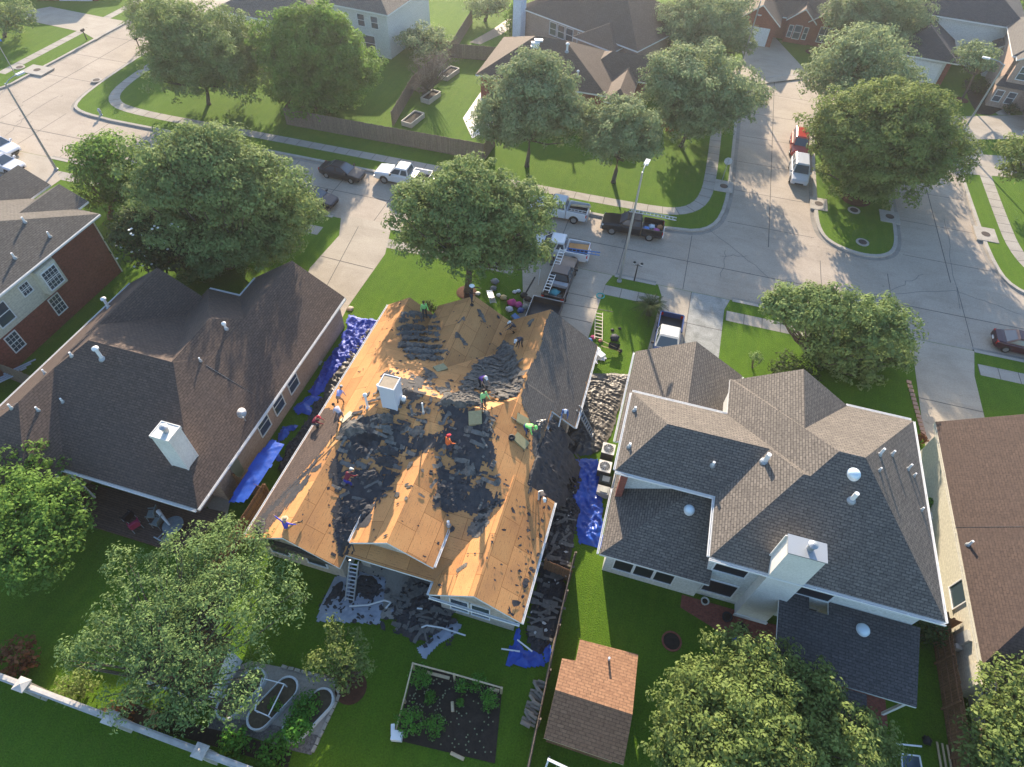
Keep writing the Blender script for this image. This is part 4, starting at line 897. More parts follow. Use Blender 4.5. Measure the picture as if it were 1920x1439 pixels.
# ------------------------------------------------------------ fences and walls
def fence(label, pts, h=1.83, m=None, name='wood_fence', rails=1, group=None, base=True, cap=False, post_side=1):
    """every run of boards, each post and rail below its own fence"""
    m = m or G_['wood']; o = Vector((*pts[0], 0)); t = thing(name, label, 'fence', tuple(o), group)
    b = MB(); r = MB(); posts = []
    rnd = random.Random(int(abs(pts[0][0]*10+pts[0][1])))
    for (x0, y0), (x1, y1) in zip(pts, pts[1:]):
        p, q = Vector((x0, y0, 0)), Vector((x1, y1, 0)); d = (q-p); L = d.length; d /= L; n = Vector((-d.y, d.x, 0))*post_side; k = 0; s = 0
        while s < L-.02:
            w = .14; hh = h+rnd.uniform(-.03, .03); a = p+d*s+n*rnd.uniform(-.008, .008); c = p+d*min(L, s+w-.012)+n*rnd.uniform(-.008, .008)
            vs = [(*a.xy, 0), (*c.xy, 0), (*c.xy, hh), (*a.xy, hh)]; vs2 = [tuple(Vector(v)+n*.02) for v in vs]
            b.mesh(vs+vs2, [(0, 1, 2, 3), (7, 6, 5, 4), (3, 2, 6, 7), (0, 3, 7, 4), (1, 5, 6, 2)]); s += w
        for zz in (.35, h*.5, h-.3): r.bar(p+n*.05+Vector((0, 0, zz)), q+n*.05+Vector((0, 0, zz)), .05, .09)
        if base: r.bar(p-n*.02+Vector((0, 0, .08)), q-n*.02+Vector((0, 0, .08)), .04, .16)
        if cap: r.bar(p+n*.01+Vector((0, 0, h+.03)), q+n*.01+Vector((0, 0, h+.03)), .14, .04)
        s = 0
        while s <= L: posts.append(p+d*s+n*.1); s += 2.4
    b.build('boards', m, t); r.build('rails', m, t)
    for q in posts: pb = MB(); pb.box(q.x-.05, q.x+.05, q.y-.05, q.y+.05, 0, h-.06); pb.build('post', m, t)
    return t
fence('long weathered fence facing the street sidewalk', [(-43.2, 60.5), (-43, 58.45), (-19.2, 58.6), (-19.0, 62)], 1.9, cap=False)
fence('dark fence with planting between two sunny back yards', A((738, 236), (775, 172), (845, 108), (886, 42)), 1.8)
fence('fence across the back of the yard with the raised beds', A((845, 108), (960, 118)), 1.8)
fence('fence behind the bright green tree with a wooden gate', A((693, 75), (760, 86), (848, 104)), 1.7)
fence('fence between the stripped house and the white house', [(.15, 16.4), (.2, 12), (.4, 5), (.4, -2)], 1.7)
fence('short brown fence between the brown roof house and the stripped house', [(-21.9, 15.0), (-19.6, 14.7)], 1.8, G_['wood_brn'])
fence('brown side fence holding the blue tarp', [(-19.7, 15.0), (-19.7, 9.2)], 1.8, G_['wood_brn'])
fence('brown fence on the right of the white house patio', [(21.2, 19.0), (21.25, 3.0)], 1.85, G_['wood_brn'], post_side=-1)
fence('brown gate fence between the patio and the cream house', [(19.2, 18.7), (22.0, 18.7)], 1.7, G_['wood_brn'])
fence('weathered fence corner beside the red brick wall at the left edge', [(-43.4, 18.2), (-39.2, 17.8), (-39.3, 12.0)], 1.8)
fence('light wooden fence in front of the far trees at the top right', A((1862, 30), (1925, 62)), 1.8, tint('fence_orange', (.45, .26, .12)))
fence('grey fence beside the white garage house at the top right', A((1850, 100), (1905, 118)), 1.8)
fence('small dark fence panel by the rear gate of the stripped house', [(-1.4, 15.4), (.3, 15.2)], 1.6, G_['wood_brn'])
# stepping boards on patio fence (new timber rails leaning)
for k, x in enumerate((20.55, 20.8, 21.05)):
    b = MB(); b.bar((x, 12.4, .15), (x+.12, 9.0, .15), .09, .05); tag(b.build('timber', G_['wood_new'], None, (x, 10.7, 0)), ['leftmost of three pale timbers lying by the brown patio fence', 'middle one of three pale timbers lying by the brown patio fence', 'rightmost of three pale timbers, against the brown patio fence'][k], 'timber', 'pale timbers by the patio fence')
# precast wall along the bottom left
t = thing('garden_wall', 'white precast concrete wall crossing the bottom left corner', 'wall', (-22, 1.15, 0))
b = MB(); b.box(-33.5, -5, 1.08, 1.22, -.1, 1.85); b.build('panel', G_['precast'], t)
b = MB(); b.box(-33.5, -5, 1.0, 1.3, 1.853, 1.97); b.box(-33.5, -5, 1.08, 1.22, 1.973, 2.02); b.build('coping', G_['precast'], t)
for x in (-33.3, -24.75, -19.6, -14.65, -9.6):
    b = MB(); b.box(x-.23, x+.23, .92, 1.38, -.1, 2.15); pl = b.build('pillar', G_['precast'], t)
    b = MB(); b.mesh([(x-.32, .83, 2.155), (x+.32, .83, 2.155), (x+.32, 1.47, 2.155), (x-.32, 1.47, 2.155), (x-.32, .83, 2.22), (x+.32, .83, 2.22), (x+.32, 1.47, 2.22), (x-.32, 1.47, 2.22), (x, 1.15, 2.34)],
        [(0, 3, 2, 1), (0, 1, 5, 4), (1, 2, 6, 5), (2, 3, 7, 6), (3, 0, 4, 7), (4, 5, 8), (5, 6, 8), (6, 7, 8), (7, 4, 8)]); b.build('pillar_cap', G_['precast'], pl)

# ------------------------------------------------------------ small roofs: sheds
t = thing('garden_shed', 'wooden play shed with a warm tan shingle roof behind the fence', 'shed', (2.8, 9, 0))
sb = MB(); yr = 8.35
def shp(pts, mi=0):
    sb.poly(pts, mi); sb.poly([(x, y, z-.1) for x, y, z in pts][::-1], 1)
    for i in range(len(pts)): p_, q_ = pts[i], pts[(i+1) % len(pts)]; sb.poly([(p_[0], p_[1], p_[2]-.1), (q_[0], q_[1], q_[2]-.1), q_, p_], 1)
zr, zn, zs = 3.1, 2.35, 2.3
zy = lambda y: zr-(y-yr)*(zr-zn)/(11.4-yr)
shp([(.8, yr, zr), (4.65, yr, zr), (4.6, 11.45, zy(11.45)), (1.5, 11.3, zy(11.3)), (1.5, 10.1, zy(10.1)), (.8, 10.0, zy(10))])
shp([(.8, 6.3, zs), (4.7, 6.3, zs), (4.65, yr, zr), (.8, yr, zr)])
sb.build('roof', [G_['sh_tan'], G_['wood_new'], G_['wood']], t)
b = MB(); b.box(1.0, 4.4, 6.6, 9.9, 0, 2.3); b.box(1.6, 4.4, 9.9, 11.1, 0, 2.2); b.build('wall', G_['wood_brn'], t)
b = MB(); b.tube([(3.15, 10.7, 2.4), (3.1, 10.6, 3.1)], .06); b.build('vent_pipe', G_['white'], t)
t = thing('swing_frame', 'white wooden swing frame at the foot of the tan shed roof', 'swing frame', (2.3, 5.4, 0))
b = MB(); b.bar((1.2, 5.55, 2.0), (3.6, 5.3, 2.0), .12); b.build('top_beam', G_['white'], t)
for x, y in ((1.25, 5.5), (3.5, 5.3)):
    b = MB(); b.bar((x, y, 2), (x-.1, y-.7, 0), .08); b.bar((x, y, 2), (x+.1, y+.5, 0), .08); b.build('leg', G_['white'], t)
for k in range(4):
    b = MB(); x = 1.7+k*.45; b.tube([(x, 5.5-.04*k, 1.95), (x-.05, 5.1, .5)], .012, 5); b.build('rope', G_['wood_new'], t)
t = thing('tiled_shed', 'small white shed with brown tiled roof half hidden by the feathery tree', 'shed', (-17.2, 4.5, 0))
b = MB(); b.box(-18.6, -15.9, 3.4, 5.6, 0, 2.3); b.build('wall', G_['white'], t)
b = MB(); b.poly([(-18.9, 3.1, 2.3), (-15.6, 3.1, 2.3), (-15.6, 5.9, 3.1), (-18.9, 5.9, 3.1)]); b.poly([(-18.9, 3.1, 2.2), (-18.9, 5.9, 3.0), (-15.6, 5.9, 3.0), (-15.6, 3.1, 2.2)]); b.build('roof', G_['sh_tan'], t)
b = MB(); b.bar((-18.9, 3.02, 2.24), (-15.6, 3.02, 2.24), .14, .16); b.build('gutter', G_['white'], t)
# ------------------------------------------------------------ draped sheets, heaps and tarps
def sdf(poly, X, Y):
    d = np.full(X.shape, 1e9); ins = np.zeros(X.shape, bool); n = len(poly)
    for i in range(n):
        (x0, y0), (x1, y1) = poly[i], poly[(i+1) % n]; ex, ey = x1-x0, y1-y0; l = ex*ex+ey*ey+1e-12
        t = np.clip(((X-x0)*ex+(Y-y0)*ey)/l, 0, 1); d = np.minimum(d, np.hypot(X-x0-t*ex, Y-y0-t*ey))
        c = ((y0 > Y) != (y1 > Y)) & (X < (x1-x0)*(Y-y0)/((y1-y0) if y1 != y0 else 1e-12)+x0); ins ^= c
    return np.where(ins, d, -d)
def nz(x, y, s, o=0): return noise.noise(Vector((x*s+o*7.3, y*s-o*3.1, o*1.7)))
def ridg(x, y, s, o=0): return 1-abs(noise.noise(Vector((x*s+o*5.1, y*s+o*2.7, o))))*2
def P2(poly, h=None, z=0.0):
    out = []
    for p in poly:
        if len(p) == 3: out.append((p[1], p[2]))
        else: q = hit(p[0], p[1], h) if h else at(p[0], p[1], z); out.append((q.x, q.y))
    return out
def drape(name, poly, surf, m, cell=.12, off=.015, amp=0.0, rag=.25, rs=2.5, fold=None, parent=None, seed=0, edge=.25, block=False, smooth=False, thick=0.0, fresh=None, holes=0):
    xs = [p[0] for p in poly]; ys = [p[1] for p in poly]
    gx = np.arange(min(xs)-.3, max(xs)+.3, cell); gy = np.arange(min(ys)-.3, max(ys)+.3, cell)
    X, Y = np.meshgrid(gx, gy, indexing='ij'); D = sdf(poly, X, Y)
    vid = {}; V = []; F = []
    def vert(i, j):
        k = (i, j)
        if k not in vid:
            x, y = gx[i], gy[j]; e = max(0.0, min(1.0, D[i, j]/edge)); s = surf(x, y)
            if s < -5: s = surf(min(max(x, -18.1), -1.8), y)
            if s < -5: s = 0
            zz = s+off
            if amp: zz += amp*e*(fold(x, y) if fold else (.55+.6*nz(x, y, 1.6, seed)+.35*nz(x, y, 5, seed+3)))
            vid[k] = len(V); V.append((x, y, max(zz, s+off*.5)))
        return vid[k]
    for i in range(len(gx)-1):
        for j in range(len(gy)-1):
            x, y = gx[i]+cell/2, gy[j]+cell/2; d = (D[i, j]+D[i+1, j+1])/2
            if block: r_ = rag*(1.25*nz(math.floor(x/.33)*.33, math.floor(y/.15)*.15, rs, seed)+.55*nz(math.floor(x/.16)*.16, math.floor(y/.15)*.15, rs*2.6, seed+5)-.1)
            else: r_ = rag*(nz(x, y, rs, seed)+.5*nz(x, y, rs*3, seed+5))
            if holes: d = min(d, holes)
            if d+r_ > 0 and (fresh is None or fresh(x, y)): 
                if surf(x, y) < -5: continue
                F.append((vert(i, j), vert(i+1, j), vert(i+1, j+1), vert(i, j+1)))
    if not F: return None
    b = MB(); b.mesh(V, F); o = b.build(name, m, parent, None if parent else (poly[0][0], poly[0][1], 0), smooth=smooth)
    return o
RF = []   # roof patches as parts of the stripped roof
roofC = [c for c in hc.children if c.name.startswith('roof')][0]
def patch(px_poly, m='felt', rag=.3, seed=1, **k):
    nm = {'felt': 'felt_remnant', 'sh_weath': 'old_shingles', 'torn': 'torn_shingles', 'strip': 'felt_strip', 'sh_brown': 'old_shingles'}[m]
    if m == 'felt' and rag >= .3: k.setdefault('holes', .4); rag = max(rag, .5)*.9; k.setdefault('rs', 1.7)
    return drape(nm, P2(px_poly, hC), hC, G_[m], cell=.085, rag=rag, seed=seed, parent=hc, block=True, off=k.pop('off', .022), **k)
patch([(636, 804), (659, 786), (687, 779), (716, 782), (709, 807), (700, 820), (687, 839), (675, 842), (639, 826)], seed=1, rag=.55)
patch([(614, 850), (642, 843), (648, 903), (674, 880), (712, 893), (764, 864), (704, 948), (692, 974), (652, 1031), (634, 1060), (628, 1010), (621, 955), (615, 882)], seed=2, rag=.35)
patch([(617, 838), (640, 812), (575, 890), (508, 962), (492, 985), (488, 970), (550, 905)], seed=3, rag=.15)
patch([(600, 868), (612, 860), (560, 925), (520, 970), (540, 930)], seed=4, rag=.2)
patch([(758, 767), (783, 756), (800, 750), (797, 770), (806, 776), (787, 790), (770, 779)], seed=5, rag=.3)
patch([(777, 797), (802, 793), (800, 812), (819, 812), (817, 828), (797, 843), (777, 852), (752, 848), (766, 829), (786, 822)], seed=6, rag=.4)
patch([(817, 752), (875, 763), (880, 773), (916, 776), (924, 804), (927, 846), (930, 862), (912, 890), (890, 884), (869, 890), (848, 868), (849, 850), (818, 838), (812, 818), (846, 799), (833, 778)], seed=7, rag=.5)
patch([(825, 868), (846, 885), (875, 895), (895, 908), (921, 903), (930, 924), (938, 944), (914, 971), (893, 968), (877, 961), (859, 966), (841, 961), (823, 950), (819, 908)], seed=8, rag=.6)
patch([(877, 870), (895, 885), (880, 915), (868, 905)], seed=18, rag=.3)
patch([(880, 987), (906, 969), (921, 976), (898, 1007), (876, 1004)], 'torn', seed=9, rag=.12)
patch([(886, 975), (905, 950), (938, 940), (921, 965), (900, 985)], 'torn', seed=19, rag=.12)
patch([(640, 845), (700, 800), (722, 812), (700, 850), (660, 862)], seed=10, rag=.75, rs=1.6)
patch([(722, 790), (760, 795), (765, 835), (735, 850), (715, 835)], seed=11, rag=.5, rs=2.2)
patch([(1032, 582), (1022, 609), (1016, 642), (1001, 675), (990, 698), (983, 720), (975, 745), (986, 774), (999, 812), (1000, 830), (998, 849), (1006, 867), (1014, 899), (1018, 925), ('w', -3.3, 17.5), ('w', -3.3, 24.2), ('w', -1.7, 24.2), ('w', -1.7, 32.4)], 'sh_weath', seed=12, rag=.1, off=.03)
patch([(720, 705), (760, 700), (800, 705), (790, 760), (745, 740), (740, 770)], seed=13, rag=.9, rs=1.4)
patch([(795, 690), (815, 700), (812, 745), (800, 730)], 'torn', seed=14, rag=.3)
patch([(588, 785), (640, 772), (630, 812), (600, 850), (545, 912), (500, 962), (480, 1000), (462, 1002), (525, 885)], 'sh_brown', seed=15, rag=.05, off=.02)
patch([(560, 895), (480, 985), (470, 1000), (498, 1000), (560, 925)], 'sh_brown', seed=16, rag=.1, off=.02)
for k_, q in enumerate((((855, 1068), (874, 1054), (878, 1060), (858, 1076)), ((852, 628), (862, 626), (864, 634), (854, 636)), ((853, 625), (858, 624), (878, 646), (872, 651)), ((893, 582), (900, 580), (912, 604), (908, 607)), ((860, 610), (870, 590), (874, 608), (868, 600), (855, 606)), ((836, 718), (843, 715), (846, 735), (838, 733)), ((988, 607), (995, 600), (1003, 597), (993, 614)))):
    patch(q, 'torn', seed=30+k_, rag=.05)
# scraps nobody could count
def scraps(name, label, n, picks, surf, m, smin=.06, smax=.3, seed=0, off=.035):
    rnd = random.Random(seed); b = MB()
    for _ in range(n):
        p = picks(rnd)
        if p is None: continue
        s = rnd.uniform(smin, smax)*(1 if rnd.random() < .75 else 1.8); a = rnd.uniform(0, 6.28); k = rnd.randint(4, 6); c = surf(p[0], p[1])
        if c < -5: continue
        pts = []
        asp = rnd.uniform(.35, 1)
        for i in range(k):
            t = 2*math.pi*i/k; r_ = s*rnd.uniform(.5, 1.1); u, v = r_*math.cos(t), r_*asp*math.sin(t)
            x, y = p[0]+u*math.cos(a)-v*math.sin(a), p[1]+u*math.sin(a)+v*math.cos(a); h_ = surf(x, y); pts.append((x, y, (h_ if h_ > -5 else c)+off+rnd.uniform(0, .05)))
        b.poly(pts)
    return tag(b.build(name, m, None, (0, 0, 0)), label, 'debris', kind='stuff')
outl = P2([(740, 575), (790, 560), (830, 590), (890, 560), (955, 600), (930, 700), (975, 740), (1010, 880), (1018, 990), (980, 1150), (900, 1105), (820, 1105), (800, 1060), (720, 1010), (640, 1050), (540, 1000), (500, 990), (600, 830), (650, 740)], hC)
def pick_poly(poly, bias=None):
    xs = [p[0] for p in poly]; ys = [p[1] for p in poly]
    def f(rnd):
        for _ in range(30):
            x, y = rnd.uniform(min(xs), max(xs)), rnd.uniform(min(ys), max(ys))
            if sdf(poly, np.array([x]), np.array([y]))[0] > 0: return x, y
    return f
scraps('shingle_scraps', 'small torn shingle scraps strewn over the bare sheathing', 260, pick_poly(outl), hC, G_['felt'], .03, .13, 1)
scraps('shingle_scraps', 'bigger ragged shingle pieces lying among the felt in the middle of the roof', 130, pick_poly(P2([(640, 800), (720, 700), (800, 700), (930, 770), (940, 940), (830, 960), (700, 950), (620, 900)], hC)), hC, G_['torn'], .08, .3, 2)
scraps('shingle_scraps', 'shingle scraps gathered along the right gutter of the stripped roof', 38, pick_poly([(-2.5, 11), (-1.75, 11), (-1.75, 18), (-3.2, 18)]), hC, G_['felt'], .06, .2, 3)
def strips(name, label, n, pick, surf, m, seed):
    rnd = random.Random(seed); b = MB()
    for _ in range(n):
        p = pick(rnd)
        if p is None: continue
        a = rnd.choice((0, 0, .1, -.15, 1.4, .7, rnd.uniform(0, 3.1))); L = rnd.uniform(.25, 1.0)/2; W = rnd.uniform(.12, .32)/2; c, s_ = math.cos(a), math.sin(a); lift = rnd.uniform(.03, .09); k = 6; up = []; dn = []
        for i in range(k+1):
            u = -L+2*L*i/k; cur = rnd.uniform(0, .05)
            for v, arr in ((W*rnd.uniform(.6, 1.05), up), (-W*rnd.uniform(.6, 1.05), dn)):
                x, y = p[0]+u*c-v*s_, p[1]+u*s_+v*c; h_ = surf(x, y); arr.append((x, y, (h_ if h_ > -5 else surf(*p))+lift+cur))
        for i in range(k): b.poly([dn[i], dn[i+1], up[i+1], up[i]])
    return tag(b.build(name, m, None, (0, 0, 0)), label, 'debris', kind='stuff')
mid_ = P2([(640, 800), (720, 720), (800, 740), (930, 770), (940, 950), (830, 965), (790, 850), (700, 950), (640, 1000), (620, 900)], hC)
strips('shingle_strips', 'long limp shingle strips crossing each other over the dark felt', 62, pick_poly(mid_), hC, G_['strip'], 11)
strips('shingle_strips', 'dark limp shingle strips spread over the bare boards in the middle', 55, pick_poly(mid_), hC, G_['felt'], 12)
strips('shingle_strips', 'pale and dark strips lying in the valley beside the garage gable', 60, pick_poly(P2([(860, 735), (905, 680), (960, 650), (985, 716), (940, 752)], hC)), lambda x, y: hC(x, y)+.18, G_['torn'], 13)
strips('shingle_strips', 'shingle strips on the debris mounds behind the stripped house', 70, pick_poly(A((745, 1120), (790, 1070), (850, 1150), (800, 1200), (740, 1180))), lambda x, y: .22, G_['strip'], 14)
strips('shingle_strips', 'shingle strips on the mound between the right wall and the fence', 70, pick_poly(A((1035, 930), (1075, 930), (1060, 1100), (1020, 1220), (990, 1200))), lambda x, y: .3, G_['strip'], 15)
# heaps
def heap(name, label, poly, surf, m, amp=.3, cell=.09, rag=.15, seed=0, cat='debris', group=None, **k):
    f = lambda x, y: .45+.5*abs(nz(x, y, 2.2, seed))+.45*ridg(x, y, 3.4, seed)*.5+.3*nz(x, y, 8, seed+2)
    o = drape(name, poly, surf, m, cell=cell, amp=amp, rag=rag, seed=seed, fold=k.pop('fold', f), off=.03, edge=k.pop('edge', .22), **k)
    if o: tag(o, label, cat, group)
    return o
ords = ['topmost', 'second', 'third', 'fourth', 'fifth', 'sixth', 'seventh', 'lowest']
for i in range(8):
    rq = random.Random(70+i); y = 591+i*11.4; x0 = 751+rq.uniform(-3, 5)+(8 if i > 5 else 0); x1 = 818+rq.uniform(-8, 12)+(10 if i > 4 else 0); w_ = lambda: rq.uniform(-2.5, 2.5)
    poly = P2([(x0, y-4+w_()), (x0+22, y-5+w_()), (x0+45, y-3+w_()), (x1, y-2+w_()), (x1+4, y+4+w_()), (x0+48, y+5+w_()), (x0+25, y+5+w_()), (x0-3, y+4+w_())], hC)
    heap('shingle_stack', '%s of eight rows of torn shingles stacked on the left front gable' % ords[i], poly, hC, G_['torn' if i % 3 else 'strip'], .26, .07, .22, 40+i, 'shingle stack', 'rows of torn shingles on the left front gable', edge=.14)
heap('shingle_heap', 'wide wrinkled heap of dark shingles in the valley beside the garage gable', P2([(878, 700), (905, 672), (925, 668), (943, 640), (962, 650), (972, 690), (983, 716), (972, 742), (940, 752), (922, 735), (905, 728), (880, 738), (858, 730)], hC), hC, G_['torn'], .2, .08, .3, 60)
heap('shingle_heap', 'grey brown heap of shingles above the big felt patch in the middle', P2([(822, 760), (835, 742), (880, 730), (906, 742), (902, 762), (860, 766)], hC), hC, G_['torn'], .3, .08, .15, 61)
heap('shingle_heap', 'rolled dark shingle mat below the chimney shadow, left', P2([(657, 838), (672, 828), (690, 845), (692, 858), (670, 862), (658, 850)], hC), hC, G_['felt'], .3, .08, .08, 62)
heap('shingle_heap', 'rolled dark shingle mat in the middle, upper', P2([(707, 838), (730, 835), (750, 848), (748, 858), (720, 855), (706, 846)], hC), hC, G_['felt'], .3, .08, .08, 63)
heap('shingle_heap', 'rolled dark shingle mat in the middle, lower', P2([(702, 858), (735, 855), (752, 868), (738, 878), (705, 872)], hC), hC, G_['felt'], .28, .08, .08, 64)
heap('shingle_heap', 'heap of shingles beside the kneeling worker in dark red', P2([(668, 885), (705, 880), (720, 900), (690, 912), (670, 900)], hC), hC, G_['felt'], .25, .08, .1, 65)
heap('shingle_heap', 'loose pile of shingles filling the left rear valley', P2([(640, 940), (690, 935), (700, 955), (655, 1020), (636, 1040), (628, 980)], hC), hC, G_['felt'], .28, .08, .15, 66)
heap('shingle_heap', 'upright stack of dark shingle mats on the left of the lower felt patch', P2([(820, 905), (850, 905), (858, 960), (830, 962)], hC), hC, G_['felt'], .22, .08, .08, 67)
heap('shingle_heap', 'brown shingle pile at the left roof edge beside two bending workers', P2([(636, 808), (655, 790), (680, 795), (690, 812), (650, 822)], hC), hC, G_['torn'], .25, .08, .12, 68)
heap('shingle_heap', 'dark rolled underlayment along the right edge below the remaining shingles', P2([(1004, 790), (1030, 785), ('w', -3.42, 23.5), ('w', -3.42, 18.8), (1020, 915), (1008, 860)], hC), hC, G_['blackplastic'], .4, .08, .08, 69)
heap('shingle_heap', 'dark pile tucked against the left rear gutter corner', P2([(478, 985), (500, 970), (495, 1005), (478, 1010)], hC), hC, G_['felt'], .3, .08, .08, 70)
# ground around the job
gz = lambda x, y: 0.0
hang = lambda x, y: max(.1, 4.0-1.25*max(0, x+3.4)**1.05)
o_ = drape('felt_sheets', [(-3.7, 18.2), (-1.9, 18.4), (-1.2, 19.5), (-1.0, 22), (-1.5, 24.0), (-3.6, 24.2)], hang, G_['felt'], cell=.09, off=.05, amp=.3, rag=.75, rs=.9, seed=72, edge=.3, fold=lambda x, y: .25+.8*abs(nz(x, y*.6, 1.6, 3))+.4*ridg(x, y, 2.6, 2)+.3*nz(x, y, 6, 1))
tag(o_, 'black felt sheets hanging over the right eave above the blue tarp', 'felt sheets')
def tarpf(s, o, a=1.0):
    th = o*1.3
    def f(x, y):
        wx, wy = x+.35*nz(x, y, .9, o), y+.35*nz(x, y, .9, o+4); u = wx*math.cos(th)+wy*math.sin(th); v = -wx*math.sin(th)+wy*math.cos(th)
        r1 = max(0.0, 1-abs(noise.noise(Vector((u*s*1.6, v*s*.45, o*2.0))))*5); r2 = max(0.0, 1-abs(noise.noise(Vector((u*s*.8+v*s*.9, v*s*2.2-u*s*.7, o*3.0+5))))*5); r3 = max(0.0, 1-abs(noise.noise(Vector((u*s*4.5, v*s*1.6, o+9.0))))*4)
        return .2+a*(.55*r1+.35*r2+.22*r3+.25*nz(x, y, .8, o+2))
    return f
def tarp(label, poly, m, amp=.25, s=1.2, seed=0, cell=.09, rag=.12, name='tarp', cat='tarp', z=0.0, surf=None, a=1.0, off=.05):
    o = drape(name, P2(poly, None, z), surf or gz, m, cell=cell, off=off, amp=amp, rag=rag, rs=1.2, fold=tarpf(s, seed, a), seed=seed, edge=.35, smooth=True)
    return tag(o, label, cat)
tarp('tan and black plastic sheeting wrinkled between the two houses', [(1088, 700), (1185, 703), (1168, 745), (1150, 800), (1135, 838), (1115, 850), (1060, 845), (1065, 790), (1080, 750)], G_['browntarp'], .17, 1.7, 1, cell=.06)
tarp('black plastic sheeting beside the gutter ladder', [(1078, 745), (1100, 752), (1120, 800), (1115, 855), (1060, 850), (1062, 800)], G_['blackplastic'], .38, 1.5, 2)
tarp('bright blue tarp beside the air conditioners', [(1043, 855), (1065, 862), (1120, 862), (1125, 905), (1132, 960), (1128, 1030), (1085, 1020), (1080, 980), (1065, 930), (1050, 900)], G_['bluetarp'], .3, 1.3, 3)
tarp('taut blue tarp hung over the brown side fence', [(522, 852), (545, 862), (520, 905), (475, 968), (446, 968), (470, 925), (498, 880)], G_['bluetarp'], .12, .5, 4, a=.5, surf=lambda x, y: max(.05, 1.75-max(0, (x+19.7))*1.0), rag=.03)
tarp('wrinkled violet blue tarp along the left wall, upper part', [(655, 594), (700, 600), (720, 608), (690, 650), (655, 680), (620, 720), (590, 745), (580, 735), (605, 690), (640, 640)], G_['violettarp'], .4, 1.7, 5, rag=.3)
tarp('brown plastic sheet along the left wall of the stripped house', [(700, 610), (722, 605), (690, 660), (650, 730), (620, 780), (600, 775), (610, 720), (640, 680), (665, 640)], G_['browntarp'], .35, 1.6, 6, rag=.25)
tarp('blue tarp scrap on the grass side yard, middle', [(555, 760), (585, 740), (600, 748), (580, 762), (588, 780), (560, 778), (548, 770)], G_['bluetarp'], .25, 1.8, 7, rag=.2)
tarp('blue tarp scrap lower in the grass side yard', [(520, 815), (530, 800), (560, 795), (562, 810), (545, 812), (528, 830), (520, 845), (530, 865), (515, 860)], G_['bluetarp'], .25, 1.8, 8, rag=.2)
tarp('blue tarp beside the fence at the right rear corner of the stripped house', [(955, 1215), (970, 1210), (985, 1222), (1010, 1215), (1020, 1240), (1025, 1250), (985, 1252), (950, 1248)], G_['bluetarp'], .3, 1.5, 9, rag=.12)
tarp('narrow blue tarp strip near the rear right corner gutter', [(966, 1180), (976, 1178), (975, 1212), (964, 1216)], G_['bluetarp'], .2, 2, 10, rag=.08)
tarp('blue tarp end hanging on the fence', [(1018, 1215), (1030, 1205), (1036, 1225), (1024, 1246)], G_['bluetarp'], .2, 2, 11, rag=.06)
tarp('grey tarp under the rear ladder covered with felt scraps', [(594, 1165), (600, 1140), (625, 1085), (660, 1070), (722, 1085), (720, 1120), (711, 1171), (650, 1168)], G_['greytarp'], .12, .8, 12, rag=.04)
tarp('grey tarp strip on the lawn below the patio', [(780, 1215), (800, 1205), (835, 1175), (850, 1160), (867, 1175), (845, 1195), (815, 1215), (796, 1238)], G_['greytarp'], .12, .9, 13, rag=.05)
tarp('small grey tarp corner left of the black debris pile', [(731, 1145), (755, 1128), (770, 1130), (742, 1156)], G_['greytarp'], .1, .9, 14, rag=.05)
tarp('white plastic sheet on the lawn by the garage corner', [(1112, 662), (1130, 665), (1138, 672), (1132, 680), (1120, 676), (1122, 687), (1110, 680)], tint('white_plastic', (.50, .51, .54)), .35, 2, 15, rag=.05)
def dh(label, px, m='felt', amp=.2, seed=0, rag=.3): return heap('debris_heap', label, P2(px), gz, G_[m], amp, .09, rag, seed)
dh('black shingle debris heaped on the grey tarp left of the ladder', [(600, 1140), (625, 1095), (645, 1085), (652, 1130), (640, 1160), (615, 1140)], seed=80)
dh('strips of shingle debris at the foot of the rear ladder', [(655, 1075), (700, 1080), (720, 1100), (700, 1130), (672, 1125), (655, 1150), (648, 1110)], seed=81)
dh('large black shingle debris pile on the lawn below the patio', [(745, 1120), (770, 1100), (790, 1060), (812, 1105), (850, 1150), (835, 1180), (800, 1200), (770, 1200), (740, 1180), (735, 1150)], amp=.3, seed=82, rag=.35)
dh('long mound of torn shingles between the right wall and the fence', [(1030, 930), (1060, 905), (1078, 935), (1075, 1010), (1060, 1100), (1045, 1190), (1010, 1235), (985, 1200), (1002, 1120), (1022, 1020)], amp=.35, seed=83, rag=.25)
dh('black debris lying over the blue tarp', [(1050, 890), (1080, 880), (1095, 905), (1080, 935), (1090, 960), (1075, 1000), (1050, 960)], amp=.5, seed=84, rag=.4)
dh('dark debris along the left wall beside the lower blue tarps', [(600, 745), (625, 760), (600, 800), (560, 860), (530, 905), (520, 880), (545, 830), (575, 790)], amp=.4, seed=85, rag=.3)
scraps('debris', 'countless scraps around the patio and debris piles', 160, pick_poly(A((600, 1130), (650, 1060), (790, 1040), (860, 1150), (850, 1215), (790, 1225), (740, 1190), (610, 1160))), lambda x, y: .1, G_['felt'], .05, .2, 5)
scraps('debris', 'pale scraps and nails in the mound by the fence', 26, pick_poly(A((1030, 930), (1075, 930), (1060, 1100), (1020, 1220), (985, 1200), (1020, 1020))), lambda x, y: .55, tint('pale_scrap', (.4, .4, .38)), .03, .12, 6)

